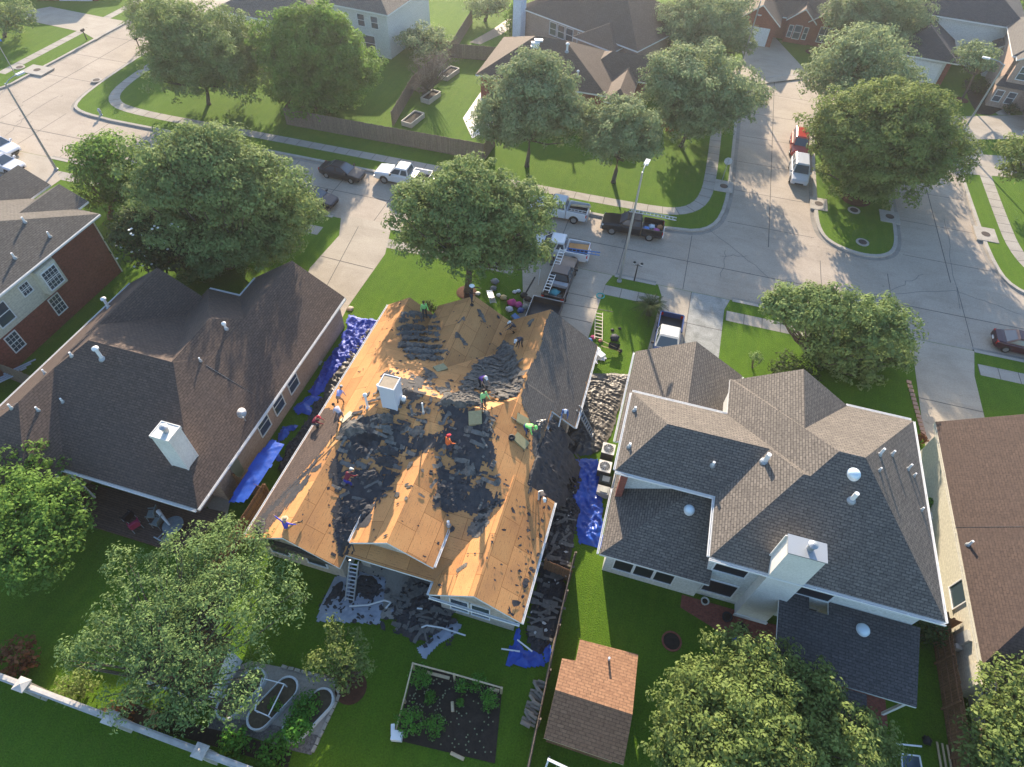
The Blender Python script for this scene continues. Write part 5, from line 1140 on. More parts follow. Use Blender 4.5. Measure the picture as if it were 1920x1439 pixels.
# ------------------------------------------------------------ ladders, boards, things on the roof
def ladder(label, a, b_, w=.45, m=None, step=.32, group=None, wdir=None, name='ladder'):
    a, b_ = Vector(a), Vector(b_); t = thing(name, label, 'ladder', tuple(a), group); m = m or G_['alu']; d = (b_-a); L = d.length; u = d/L
    sd_ = wdir or u.cross(Vector((0, 0, 1))).normalized()
    for s_ in (-1, 1):
        r = MB(); r.bar(a+sd_*s_*w/2, b_+sd_*s_*w/2, .045, .09); r.build('side_rail', m, t)
    n = int(L/step)
    for i in range(n): r = MB(); p_ = a+u*(step*(i+.6)); r.bar(p_-sd_*(w/2), p_+sd_*(w/2), .06, .05); r.build('rung', m, t)
    return t
p0, p1 = at(655, 1128, .1), at(664, 1052, 3.2)
ladder('aluminium extension ladder standing against the rear valley above the grey tarp', p0, p1, .5, wdir=Vector((1, .1, 0)).normalized())
ladder('ladder leaning on the right gutter above the black plastic', at(1113, 820, .1), at(1084, 765, 3.3), .45, G_['galv'], wdir=Vector((.2, 1, 0)).normalized())
ladder('ladder leaning against the front gable beside the lawn', at(917, 545, .1), at(925, 568, 3.2), .45)
ladder('short wooden step ladder lying on the lawn strip between driveways', at(1122, 637, .25), at(1123, 586, .25), .62, tint('pale_wood', (.62, .55, .42)), .4, wdir=Vector((1, 0, 0)))
# oriented pads and boards on the roof
def board(name, label, cat, px, py, sx, sy, sz, rz, m, lift=.08, surf=None, group=None, tilt=True):
    p = hit(px, py, surf or hC); h = surf or hC
    o = Vector((p.x, p.y, p.z+lift)); gx = (h(p.x+.2, p.y)-h(p.x-.2, p.y))/.4; gy = (h(p.x, p.y+.2)-h(p.x, p.y-.2))/.4
    if abs(gx) > 2 or abs(gy) > 2: gx = gy = 0
    b = MB(); b.obox((0, 0, 0), sx, sy, sz, rz); b.v = [(v[0]+o.x, v[1]+o.y, v[2]+o.z+gx*v[0]+gy*v[1]) for v in b.v]
    return tag(b.build(name, m, None, tuple(o)), label, cat, group)
foam = tint('foam_pad', (.30, .27, .15))
board('foam_pad', 'green grey foam pad beside the bright green hooded worker', 'pad', 977, 829, .85, .65, .16, R(-12), foam, group='foam pads on the roof')
board('foam_pad', 'foam pad lying on felt below the two workers in green and purple', 'pad', 891, 786, .8, .8, .16, R(20), foam, group='foam pads on the roof')
board('foam_pad', 'foam pad at the inner end of the middle front gable', 'pad', 826, 692, .8, .6, .14, R(50), foam, group='foam pads on the roof')
board('foam_pad', 'foam pad half under the bright green hooded worker', 'pad', 980, 790, .75, .6, .14, R(10), foam, group='foam pads on the roof')
board('plywood_sheet', 'small pale plywood board at the left edge below the bending workers', 'board', 650, 783, .55, .8, .03, R(-35), tint('ply', (.66, .56, .38)), .06)
t = board('plywood_sheet', 'orange plywood sheet leaning at the right edge above the blue tarp', 'board', 1050, 850, .1, .1, .02, 0, G_['osb'])
bpy.data.objects.remove(t); b = MB(); q = [at(1044, 822, 2.6), at(1048, 810, 3.1), at(1066, 838, 2.2), at(1060, 866, 1.2)]; b.poly(q); b.poly([Vector(v)-Vector((.03, 0, .03)) for v in q][::-1])
tag(b.build('plywood_sheet', G_['osb'], None, tuple(q[0])), 'orange plywood sheet leaning at the right edge above the blue tarp', 'board')
b = MB(); b.tube([at(1044, 812, 3.15), at(1056, 768, 4.3)], .05, 8); tag(b.build('pole', G_['alu'], None, tuple(at(1044, 812, 3.15))), 'pale pole propped on the right slope beside the worker in blue', 'pole')
p = hit(959, 822, hC); b = MB(); b.lathe(p, [(.22, 0), (.24, .1), (.14, .16), (.1, .1)], 16); tag(b.build('roll', G_['black'], None, tuple(p)), 'small black coil on the sheathing left of the foam pad', 'roll')
# bent gutter lengths on the lawn
def pipe_on(label, pts, z=.12, w=.07, name='gutter_length', cat='gutter'):
    q = [at(a, b_, z) for a, b_ in pts]; b = MB()
    for p_, r_ in zip(q, q[1:]): b.bar(p_, r_, w)
    return tag(b.build(name, G_['white'], None, tuple(q[0])), label, cat, 'pulled off gutter lengths')
pipe_on('long white gutter length across the grey tarp by the ladder', [(655, 1137), (690, 1135), (720, 1126), (733, 1130), (723, 1141)], .25)
pipe_on('white gutter length lying over the tarp strip on the lawn', [(790, 1177), (800, 1173), (830, 1178), (873, 1192)], .35)
pipe_on('short white gutter piece on the large black debris pile', [(782, 1141), (792, 1142)], .5)
pipe_on('white gutter piece left of the blue tarp by the fence', [(940, 1217), (975, 1222)], .2)
pipe_on('white gutter length sticking out of the blue tarp by the fence', [(970, 1200), (998, 1222)], .45)
pipe_on('white gutter piece on the patio under the middle wing', [(768, 1061), (782, 1062)], .2)
# ------------------------------------------------------------ vehicles
def prism(b, base, top, mi=None):   # two quads
    b.mesh(list(base)+list(top), [(3, 2, 1, 0), (4, 5, 6, 7), (0, 1, 5, 4), (1, 2, 6, 5), (2, 3, 7, 6), (3, 0, 4, 7)], mi)
def lerp3(a, b_, t): return Vector(a).lerp(Vector(b_), t)
def paint(name, c): 
    k = 'p_'+name
    if k not in G_: G_[k] = mat(name, c, .28, .2 if max(c) < .3 else 0, .6); 
    return G_[k]
def loft(b, st):
    """st: (x, halfwidth, zbottom, zshoulder, ztop)"""
    rings = []
    for x, w, z0, z1, z2 in st: rings.append([(x, -w*.93, z0), (x, -w, z0+.12), (x, -w, z1-.04), (x, -w*.955, z1+.03), (x, -w*.86, z2), (x, w*.86, z2), (x, w*.955, z1+.03), (x, w, z1-.04), (x, w, z0+.12), (x, w*.93, z0)])
    n = 10; vs = [v for r in rings for v in r]; fs = []
    for i in range(len(rings)-1):
        for k in range(n): fs.append((i*n+k, i*n+(k+1) % n, (i+1)*n+(k+1) % n, (i+1)*n+k)[::-1])
    fs.append(tuple(range(n))); fs.append(tuple((len(rings)-1)*n+k for k in range(n))[::-1]); b.mesh(vs, fs)
def glasshouse(t, m, xb0, xt0, xt1, xb1, wb, wt, z0, z1, split=(.5,)):
    B_ = [(xb0, -wb, z0), (xb1, -wb, z0), (xb1, wb, z0), (xb0, wb, z0)]; T_ = [(xt0, -wt, z1), (xt1, -wt, z1), (xt1, wt, z1), (xt0, wt, z1)]
    b = MB(); prism(b, B_, T_); crown = [(x*.9+(xt0+xt1)*.05, y*.88, z1+.05) for x, y, z in T_]; prism(b, T_, crown)
    cab = b.build('cabin', m, t)
    def pane(a, b2, c, d, u0, u1, v0, v1, nm, n):
        g = MB(); P_ = [lerp3(lerp3(a, b2, u), lerp3(d, c, u), v)+Vector(n)*.012 for u, v in ((u0, v0), (u1, v0), (u1, v1), (u0, v1))]; g.poly(P_); g.build(nm, G_['glass'], cab)
    pane(B_[1], B_[2], T_[2], T_[1], .06, .94, .08, .92, 'windscreen', (1, 0, .4)); pane(B_[3], B_[0], T_[0], T_[3], .08, .92, .12, .9, 'rear_window', (-1, 0, .4))
    cuts = [0]+list(split)+[1]
    for k in range(len(cuts)-1):
        u0, u1 = cuts[k]+.045, cuts[k+1]-.045
        for a, b2, c, d, n in ((B_[0], B_[1], T_[1], T_[0], (0, -1, .3)), (B_[2], B_[3], T_[3], T_[2], (0, 1, .3))):
            f0, f1 = (u0, u1) if n[1] < 0 else (1-u1, 1-u0); pane(a, b2, c, d, f0, f1, .14, .86, 'side_window', n)
    return cab
def wheels(t, xs, w, r, rw=.25):
    for x in xs:
        for s in (-1, 1):
            b = MB(); y0 = s*(w-rw+.03); y1 = s*(w+.03)
            b.tube([(x, y0, r), (x, y1, r)], r, 20); o = b.build('wheel', G_['tyre'], t)
            b = MB(); b.tube([(x, y1-s*.05, r), (x, y1+s*.012, r)], r*.62, 14)
            for k in range(5): a = k*1.2566; b.bar((x, y1+s*.014, r), (x+math.cos(a)*r*.6, y1+s*.014, r+math.sin(a)*r*.6), .05, .03)
            b.build('rim', G_['rim'], o)
            b = MB(); n = 16; pts = [(x+math.cos(math.pi*k/n)*r*1.17, s*(w+.012), r+math.sin(math.pi*k/n)*r*1.17) for k in range(n+1)]; b.poly(pts if s < 0 else pts[::-1]); b.build('wheel_arch', G_['black'], t)
def lamps(t, xf, xr, w, zf, zr):
    for s in (-1, 1):
        b = MB(); b.box(xf-.16, xf+.02, s*w*.82-.16, s*w*.82+.16, zf-.08, zf+.08); b.build('headlight', G_['lampg'], t)
        b = MB(); b.box(xr-.02, xr+.12, s*w*.86-.12, s*w*.86+.12, zr-.14, zr+.14); b.build('tail_light', G_['redl'], t)
def mirror(t, x, w, z, m):
    for s in (-1, 1): b = MB(); b.obox((x, s*(w+.14), z), .12, .24, .2); b.build('side_mirror', m, t)
def place(t, px, py, z, rz):
    p = at(px, py, z); t.location = (p.x, p.y, GZ+.006 if 44.2 < p.y < 200 and not t.get('dr') else .016); t.rotation_euler = (0, 0, rz)
    if 'dr' in t.keys(): del t['dr']
def pickup(label, c, name, px, py, rz, chrome=True, group='work trucks and cars', drive=False):
    t = thing('pickup_truck', label, 'pickup', (0, 0, 0), group, local=True); m = paint(name, c); t['dr'] = 1 if drive else 0
    if not drive: del t['dr']
    b = MB(); loft(b, [(2.92, .86, .45, .92, .96), (2.82, .96, .36, 1.0, 1.08), (2.2, .99, .34, 1.05, 1.17), (1.25, 1.0, .34, 1.1, 1.22), (1.1, 1.0, .34, 1.12, 1.2), (-.85, 1.0, .34, 1.12, 1.2)])
    b.build('body', m, t)
    b = MB(); loft(b, [(-.92, 1.0, .36, .7, .72), (-2.85, .99, .4, .7, .72)])
    for s in (-1, 1): b.box(-2.85, -.92, s*.95-.045, s*.95+.045, .7, 1.26)
    b.box(-.98, -.92, -.9, .9, .72, 1.26); bed = b.build('bed', m, t)
    b = MB(); b.box(-2.84, -.99, -.9, .9, .73, .76); b.build('bed_liner', G_['black'], bed)
    b = MB(); b.box(-2.93, -2.86, -.92, .92, .58, 1.25); tg = b.build('tailgate', m, t)
    b = MB(); b.box(-2.95, -2.932, -.16, .16, .68, .8); b.build('number_plate', G_['white'], tg)
    glasshouse(t, m, -.85, -.68, .55, 1.3, .93, .74, 1.19, 1.86, (.45,)); wheels(t, (1.85, -1.75), 1.0, .41)
    lamps(t, 2.86, -2.93, .98, .93, 1.0); mirror(t, 1.0, 1.0, 1.3, G_['black'])
    cm = G_['metal'] if chrome else G_['black']
    b = MB(); b.box(2.86, 3.02, -.92, .92, .42, .66); b.build('front_bumper', cm, t); b = MB(); b.box(-3.05, -2.94, -.92, .92, .42, .6); b.build('rear_bumper', cm, t)
    b = MB(); b.box(2.84, 2.935, -.58, .58, .72, 1.0); b.build('grille', G_['black'], t)
    place(t, px, py, .8, rz); return t
def car(label, c, name, px, py, rz, kind='sedan', group='parked cars', drive=False):
    t = thing('car', label, 'car', (0, 0, 0), group, local=True); m = paint(name, c)
    if drive: t['dr'] = 1
    b = MB()
    if kind == 'sedan':
        loft(b, [(2.38, .62, .42, .62, .66), (2.25, .82, .3, .68, .74), (1.5, .89, .22, .80, .88), (.95, .91, .2, .86, .95), (-1.3, .91, .2, .88, .98), (-1.9, .88, .24, .88, .98), (-2.3, .8, .34, .84, .93), (-2.4, .68, .42, .72, .8)])
        b.build('body', m, t); glasshouse(t, m, -1.75, -.95, .25, 1.15, .82, .62, .93, 1.42, (.5,)); wheels(t, (1.42, -1.42), .89, .33, .22); lamps(t, 2.2, -2.32, .78, .62, .78)
    else:
        H_ = 1.68 if kind == 'suv' else 1.72
        loft(b, [(2.4, .66, .44, .72, .78), (2.25, .86, .32, .82, .9), (1.35, .93, .24, .98, 1.06), (.9, .94, .24, 1.0, 1.1), (-2.1, .94, .24, 1.0, 1.1), (-2.35, .88, .34, .94, 1.04), (-2.42, .78, .44, .8, .9)])
        b.build('body', m, t); glasshouse(t, m, -2.28, -2.0, .55, 1.4, .86, .70, 1.07, H_, (.35, .66)); wheels(t, (1.5, -1.45), .92, .37, .24); lamps(t, 2.25, -2.34, .84, .76, .95)
    mirror(t, .9, .86, 1.02, m)
    b = MB(); b.box(2.18, 2.42, -.45, .45, .4, .55); b.build('grille', G_['black'], t); b = MB(); b.box(-2.45, -2.38, -.2, .2, .55, .68); b.build('number_plate', G_['white'], t)
    place(t, px, py, .7, rz); return t
WEST, EAST, SOUTH, NORTH = R(180), 0, R(-90), R(90)
pickup('white pickup with flat tool bed, facing left beside the black sedan', (.66, .67, .70), 'white_paint', 757, 326, WEST)
pk2 = pickup('white pickup half hidden by the front yard oak on the far kerb', (.66, .67, .70), 'white_paint', 1048, 388, WEST)
pk3 = pickup('black pickup carrying an aluminium ladder beside the tall street lamp', (.004, .006, .012), 'black_paint', 1187, 420, R(182))
pk4 = pickup('white pickup with plywood and a blue ladder in its bed, half under the oak', (.60, .62, .66), 'pearl_paint', 1045, 462, R(182))
pk5 = pickup('dark pickup with long white ladder backed onto the garage driveway', (.010, .012, .02), 'charcoal_paint', 1051, 523, R(89), drive=True)
pk6 = pickup('blue pickup with pale roof parked nose in before the white house garage', (.02, .05, .16), 'blue_paint', 1251, 640, SOUTH, drive=True)
for ch_ in pk6.children:
    if ch_.name.startswith('cabin'):
        ch_.data = ch_.data.copy(); ch_.data.materials[0] = paint('cream_paint', (.62, .60, .55))
car('black sedan with dappled roof parked on the far side of the street', (.005, .007, .014), 'gloss_black', 641, 318, R(-3))
car('dark blue sedan poking out from under the broad yard oak', (.007, .011, .025), 'navy_paint', 588, 366, R(-4))
car('silver minivan parked at the kerb of the rounded island', (.42, .44, .48), 'silver_paint', 1500, 318, R(-90), 'van')
car('red hatchback parked behind the silver minivan', (.33, .022, .018), 'red_paint', 1500, 268, R(-91), 'van')
car('dark maroon sedan cut off by the right edge of the street', (.045, .012, .018), 'maroon_paint', 1925, 642, R(-2))
car('white coupe at the left edge, nose towards the street lamp', (.66, .67, .70), 'white_paint', -4, 272, R(-8))
car('white sedan at the left edge, lower of the two white cars', (.66, .67, .70), 'white_paint', 2, 305, R(-3))
car('dark grey off roader cut off by the left edge', (.07, .075, .085), 'graphite', -14, 345, R(-2), 'suv', drive=True)
# loads and ladders (each its own thing)
def load_ladder(label, t, a, b_, w=.42, m=None, wd=None):
    M = Matrix.Translation(t.location) @ Matrix.Rotation(t.rotation_euler.z, 4, 'Z'); r = M.to_3x3()
    return ladder(label, M @ Vector(a), M @ Vector(b_), w, m, .36, 'ladders carried on trucks', wdir=(r @ Vector(wd or (0, 1, 0))).normalized())
load_ladder('aluminium ladder over the bed of the black pickup', pk3, (.6, -.5, 2.0), (-3.9, -.75, 1.75))
load_ladder('long white ladder over the dark pickup on the driveway', pk5, (2.6, .55, 2.0), (-2.9, .6, 1.5), .5, G_['white'])
load_ladder('blue ladder sticking out of the white pickup bed', pk4, (-.9, .55, 1.2), (-4.0, .6, 1.4), .4, tint('fibre_blue', (.08, .20, .45)))
load_ladder('ladder inside the bed of the white pickup at the far kerb', pk2, (-1.1, .45, 1.15), (-2.8, .5, 1.2), .35)
for lb, tr, c_, s_, rz, m_, nm, ct in (('plywood sheets lying in the bed of the white pickup', pk4, (-2.0, -.25, 1.12), (1.9, .8, .05), .12, G_['osb'], 'plywood_sheet', 'board'),
    ('tan board laid across the bed of the white pickup at the far kerb', pk2, (-2.1, -.3, 1.3), (2.0, .3, .05), .15, G_['wood_new'], 'plank', 'board'),
    ('tool box in the bed of the white flat tool bed pickup', bpy.data.objects['pickup_truck'], (-1.3, .1, 1.0), (.5, 1.2, .5), 0, G_['metal'], 'tool_box', 'tool box'),
    ('pale tool box across the bed of the dark driveway pickup', pk5, (-1.25, -.1, 1.2), (.45, 1.6, .3), 0, tint('toolbox_grey', (.3, .32, .36)), 'tool_box', 'tool box')):
    M = Matrix.Translation(tr.location) @ Matrix.Rotation(tr.rotation_euler.z, 4, 'Z'); p_ = M @ Vector(c_); b = MB(); b.obox(tuple(p_), *s_, tr.rotation_euler.z+rz); tag(b.build(nm, m_, None, tuple(p_)), lb, ct)
def sack(label, p_, r_, c, name='bag', cat='bag', sq=.7, seed=0, group=None):
    rnd = random.Random(seed); b = MB(); p_ = Vector(p_); n = 12; prof = [(.5, 0), (.95, .25), (1, .6), (.7, 1.0), (.25, 1.2)]
    vs = []
    for r2, z2 in prof:
        for k in range(n): a = 2*math.pi*k/n; w = 1+.22*math.sin(k*2.1+z2*5+seed); vs.append(p_+Vector((r_*r2*w*math.cos(a), r_*r2*w*math.sin(a), z2*r_*sq)))
    fs = [(i*n+k, i*n+(k+1) % n, (i+1)*n+(k+1) % n, (i+1)*n+k) for i in range(4) for k in range(n)]; fs.append(tuple(4*n+k for k in range(n))); b.mesh(vs, fs)
    return tag(b.build(name, tint('sack_%d' % (int(c[0]*100)*10000+int(c[1]*100)*100+int(c[2]*100)), c), None, tuple(p_), smooth=True), label, cat, group)
M3 = Matrix.Translation(pk3.location) @ Matrix.Rotation(pk3.rotation_euler.z, 4, 'Z')
for i, (x, y, c, lb) in enumerate(((-1.3, .3, (.15, .3, .65), 'blue bag in the bed of the black pickup, nearest the cab'), (-1.8, -.2, (.65, .66, .7), 'white bag in the middle of the black pickup bed'), (-2.3, .35, (.55, .12, .35), 'pink bag in the bed of the black pickup'), (-2.6, -.3, (.45, .2, .08), 'orange brown bag nearest the tailgate of the black pickup'))):
    sack(lb, M3 @ Vector((x, y, .75)), .33, c, seed=i)
M5 = Matrix.Translation(pk5.location) @ Matrix.Rotation(pk5.rotation_euler.z, 4, 'Z')
sack('teal cord bundle in the bed of the dark driveway pickup', M5 @ Vector((-2.0, 0, .78)), .45, (.05, .28, .32), 'cord_bundle', 'bundle', .5, 3)
sack('dark tool bag in the bed of the dark driveway pickup', M5 @ Vector((-2.4, -.5, .78)), .3, (.04, .05, .05), seed=7)
# trailer behind it
p = at(1022, 590, .5); t = thing('trailer', 'black utility trailer behind the dark pickup on the driveway', 'trailer', (p.x, p.y, 0), rz=0)
b = MB(); b.box(p.x-1.35, p.x+1.15, p.y-1.6, p.y+1.3, .45, .52); b.build('bed', G_['steel'], t)
for x0, x1, y0, y1 in ((-1.4, -1.34, -1.6, 1.3), (1.14, 1.2, -1.6, 1.3), (-1.4, 1.2, 1.3, 1.36)): b = MB(); b.box(p.x+x0, p.x+x1, p.y+y0, p.y+y1, .5, 1.05); b.build('side_panel', G_['steel'], t)
b = MB(); b.bar((p.x-1.42, p.y+1.33, 1.08), (p.x+1.22, p.y+1.33, 1.08), .07); b.bar((p.x-1.37, p.y-1.6, 1.08), (p.x-1.37, p.y+1.33, 1.08), .06); b.build('top_rail', G_['galv'], t)
b = MB(); b.bar((p.x, p.y+1.3, .5), (p.x+.1, p.y+2.5, .5), .1); b.build('drawbar', G_['steel'], t)
for s in (-1.5, 1.3): b = MB(); b.tube([(p.x+s-.08, p.y-.2, .34), (p.x+s+.1, p.y-.2, .34)], .33, 16); b.build('wheel', G_['tyre'], t)
# street lamps
def lamp(label, base, h, arm, double=False, m=None):
    p = at(*base); t = thing('street_lamp', label, 'street lamp', (p.x, p.y, 0), 'tall street lamps'); a = Vector((*arm, 0))
    b = MB(); b.tube([p, p+Vector((0, 0, h*.5)), p+Vector((0, 0, h))], [.13, .10, .075], 12); b.build('pole', G_['galv'], t)
    b = MB(); b.lathe(p, [(.22, 0), (.22, .12), (.15, .2)], 14); b.build('base', G_['galv'], t)
    b = MB(); q = p+Vector((0, 0, h-.1)); b.tube([q, q+a*.35+Vector((0, 0, .25)), q+a*.8+Vector((0, 0, .35)), q+a+Vector((0, 0, .33))], .04, 8); b.build('arm', G_['galv'], t)
    b = MB(); c = q+a+Vector((0, 0, .33)); u = a.normalized(); b.obox(tuple(c+u*.3), .75, .34, .14, math.atan2(u.y, u.x)); b.build('lamp_head', tint('lamp_shell', (.62, .64, .66)), t)
lamp('tall grey street lamp on the verge between two driveways', (1161, 528), 10.8, (.1, .8))
lamp('tall street lamp at the left side street corner', (106, 319), 8.8, (.2, 1.4))
lamp('tall street lamp by the mailboxes at the upper right', (1794, 266), 8.8, (-1.6, .4))
lamp('street lamp at the mouth of the cul-de-sac driveway', (1385, 138), 8.8, (.1, 1.2))
# street name sign pole at left edge (blue blades)
p = at(32, 145); t = thing('street_sign', 'tall pole with blue street name blades at the left corner', 'street sign', (p.x, p.y, 0))
b = MB(); b.tube([p, p+Vector((0, 0, 5.2))], .05, 8); b.build('pole', G_['galv'], t)
b = MB(); b.obox((p.x, p.y, 4.3), 1.3, .03, .26, .3); b.build('sign_blade', tint('sign_blue', (.02, .16, .55)), t); b = MB(); b.obox((p.x, p.y, 4.6), 1.3, .03, .26, 1.85); b.build('sign_blade', tint('sign_blue', (.02, .16, .55)), t)
# stop sign seen from behind
p = at(1353, 341); t = thing('stop_sign', 'octagonal stop sign seen from its grey back at the cul-de-sac corner', 'stop sign', (p.x, p.y, 0))
b = MB(); b.tube([p, p+Vector((0, 0, 2.7))], .035, 8); b.build('pole', G_['galv'], t)
b = MB(); n = 8; pts = [(p.x+.42*math.cos(R(22.5+45*k)), p.y+.05, 2.35+.42*math.sin(R(22.5+45*k))) for k in range(n)]; b.poly(pts); b.poly([(x, y+.012, z_) for x, y, z_ in pts][::-1]); b.build('sign_plate', tint('sign_back', (.45, .46, .48)), t)
# twin lantern yard lamp
p = at(1189, 527); t = thing('lamp_post', 'short black lamp post with two lanterns by the kerb', 'lamp post', (p.x, p.y, 0))
b = MB(); b.tube([p, p+Vector((0, 0, 1.9))], [.06, .045], 10); b.bar(p+Vector((-.32, 0, 1.75)), p+Vector((.32, 0, 1.75)), .04); b.build('post', G_['black'], t)
for s in (-.32, .32):
    b = MB(); b.lathe(p+Vector((s, 0, 1.77)), [(.07, 0), (.13, .22), (.15, .24), (.03, .36)], 8); ln = b.build('lantern', G_['black'], t); b = MB(); b.lathe(p+Vector((s, 0, 1.84)), [(.10, 0), (.135, .13)], 8); b.build('lantern_glass', G_['lampg'], ln)
def mailbox(px, py, label):
    p = at(px, py); t = thing('mailbox', label, 'mailbox', (p.x, p.y, 0), 'mailboxes by the kerbs'); b = MB(); b.box(p.x-.05, p.x+.05, p.y-.05, p.y+.05, 0, 1.1); b.build('post', G_['black'], t)
    b = MB(); b.box(p.x-.12, p.x+.12, p.y-.27, p.y+.27, 1.1, 1.25); b.tube([(p.x, p.y-.27, 1.25), (p.x, p.y+.27, 1.25)], .12, 10); b.build('box', G_['black'], t)
mailbox(163, 75, 'black mailbox on the verge of the left side street'); mailbox(262, 91, 'black mailbox beside the sidewalk under the leaning oak'); mailbox(1793, 268, 'black mailbox at the foot of the upper right street lamp'); mailbox(1785, 262, 'second black mailbox just left of the upper right street lamp')
p = at(190, 216); t = thing('fire_hydrant', 'small grey hydrant on the verge of the corner lawn', 'hydrant', (p.x, p.y, 0)); b = MB(); b.lathe(p, [(.18, 0), (.13, .08), (.13, .55), (.17, .6), (.1, .75), (.03, .8)], 12); b.build('barrel', tint('hydrant', (.4, .42, .45)), t)
b = MB(); b.bar(p+Vector((-.22, 0, .48)), p+Vector((.22, 0, .48)), .12); b.build('outlet', tint('hydrant', (.4, .42, .45)), t)

# ------------------------------------------------------------ air conditioners and boxes
def ac(px, py, label):
    p = at(px, py, .8); t = thing('air_conditioner', label, 'air conditioner', (p.x, p.y, 0), 'outdoor air conditioners')
    b = MB(); b.box(p.x-.42, p.x+.42, p.y-.42, p.y+.42, .02, .78); b.build('casing', tint('ac_side', (.10, .085, .075)), t)
    b = MB(); b.box(p.x-.44, p.x+.44, p.y-.44, p.y+.44, .783, .85); b.build('top_plate', tint('ac_top', (.60, .58, .54)), t)
    b = MB(); b.lathe((p.x, p.y, .852), [(.34, 0), (.34, .012)], 24); f = b.build('fan_well', G_['black'], t)
    b = MB()
    for k in range(12): a = k*R(30); b.bar((p.x+.06*math.cos(a), p.y+.06*math.sin(a), .875), (p.x+.36*math.cos(a), p.y+.36*math.sin(a), .875), .015)
    for r_ in (.12, .2, .28, .35): b.tube([(p.x+r_*math.cos(k*R(20)), p.y+r_*math.sin(k*R(20)), .877) for k in range(19)], .008, 4)
    b.lathe((p.x, p.y, .88), [(.07, 0), (.05, .03)], 10); b.build('grille', G_['metal'], f)
ac(1141, 842, 'upper outdoor air conditioner against the white house wall'); ac(1134, 875, 'lower outdoor air conditioner beside the blue tarp')
for px, py, lb, c in ((1135, 899, 'dark equipment box below the lower air conditioner', (.06, .065, .06)), (1131, 919, 'pale equipment box next to the lower roof corner', (.35, .34, .32))):
    p = at(px, py, .5); t = thing('equipment_box', lb, 'equipment box', (p.x, p.y, 0)); b = MB(); b.box(p.x-.4, p.x+.4, p.y-.3, p.y+.3, 0, .55); b.build('body', tint('eq%d' % px, c), t); b = MB(); b.box(p.x-.2, p.x+.28, p.y-.2, p.y+.2, .553, .6); b.build('lid', tint('eqlid', (.42, .42, .38)), t)
# ------------------------------------------------------------ deck, chairs, table on the left
struct('deck_slab', MB().box(-37, -21.6, 8.8, 12.9, .0, .12), G_['walk']) if 0 else None
t = thing('deck', 'dark wooden deck behind the brown roof house', 'deck', (-27, 9.8, 0)); pts = ccw(A((130, 900), (420, 960), (400, 985), (330, 1035), (170, 985), (110, 930), z=.25)); b = MB(); b.poly([(x, y, .25) for x, y in pts])
for i in range(len(pts)): (x0, y0), (x1, y1) = pts[i], pts[(i+1) % len(pts)]; b.poly([(x0, y0, 0), (x1, y1, 0), (x1, y1, .25), (x0, y0, .25)])
b.build('boards', G_['deck'], t)
p = at(325, 986, .9); t = thing('patio_table', 'round glass patio table on the dark deck', 'table', (p.x, p.y, .25)); b = MB(); b.lathe((p.x, p.y, .95), [(.6, 0), (.62, .03), (.58, .035)], 26); b.build('table_top', tint('table_glass', (.16, .19, .21), .2), t)
for k in range(4): b = MB(); a = k*R(90)+.6; b.bar((p.x+.3*math.cos(a), p.y+.3*math.sin(a), .95), (p.x+.45*math.cos(a), p.y+.45*math.sin(a), .25), .04); b.build('leg', G_['steel'], t)
b = MB(); b.tube([at(296, 958, 1.3), at(318, 985, 1.1)], [.13, .05], 10); tag(b.build('folded_parasol', tint('parasol', (.55, .56, .58)), None, tuple(at(296, 958, 1.3))), 'folded grey white parasol leaning over the round patio table', 'parasol')
def chair(px, py, rz, c, label, z=.25):
    p = at(px, py, z); t = thing('patio_chair', label, 'chair', tuple(p), 'chairs on the deck', rz=0); Mx = Matrix.Translation(p) @ Matrix.Rotation(rz, 4, 'Z'); m = tint('chair%d' % px, c)
    def part(nm, f, mm=m):
        b = MB(); f(b); b.v = [tuple(Mx @ Vector(v)) for v in b.v]; b.build(nm, mm, t)
    part('seat', lambda b: b.obox((0, 0, .42), .55, .55, .05)); part('backrest', lambda b: b.obox((-.33, 0, .75), .06, .55, .7, 0, None, 0, R(-14)))
    for s in (-1, 1): part('armrest', lambda b: b.bar((-.3, s*.3, .64), (.26, s*.3, .62), .05)); 
    for sx in (-1, 1):
        for sy in (-1, 1): part('leg', lambda b: b.bar((sx*.25, sy*.27, .42), (sx*.27, sy*.28, 0), .04), G_['galv'])
chair(290, 970, R(200), (.20, .23, .23), 'grey sling chair left of the round patio table'); chair(300, 985, R(180), (.20, .23, .23), 'second grey sling chair nearer the lawn by the round patio table')
chair(245, 975, R(170), (.03, .02, .02), 'black and red folding chair on the dark deck'); chair(318, 1015, R(80), (.30, .32, .33), 'pale chair below the round patio table'); chair(138, 936, R(60), (.02, .22, .25), 'turquoise plastic chair at the deck corner')
chair(258, 990, R(150), (.35, .03, .09), 'pink red chair frame beside the black folding chair')
# porch frame at the corner of house A
t = thing('porch_frame', 'white porch frame at the left end of the rear gutter', 'porch frame', tuple(at(105, 890, 0))); q = [at(104, 894, 2.6), at(118, 882, 2.6), at(146, 901, 2.4), at(126, 923, 2.4)]
for i in range(4): b = MB(); b.bar(q[i], q[(i+1) % 4], .1); b.build('beam', G_['white'], t)
for v in (q[3], q[2]): b = MB(); b.bar(v, Vector((v.x, v.y, 0)), .1); b.build('post', G_['white'], t)
sheet('patio', A((385, 945), (410, 925), (432, 940), (425, 975), (402, 968)), .03, G_['drive'])
p = at(418, 912, .4); sack('black covered grill on the small concrete patio by the gutter corner', p-Vector((0, 0, .4)), .5, (.02, .022, .025), 'grill_cover', 'grill', 1.1, 5)
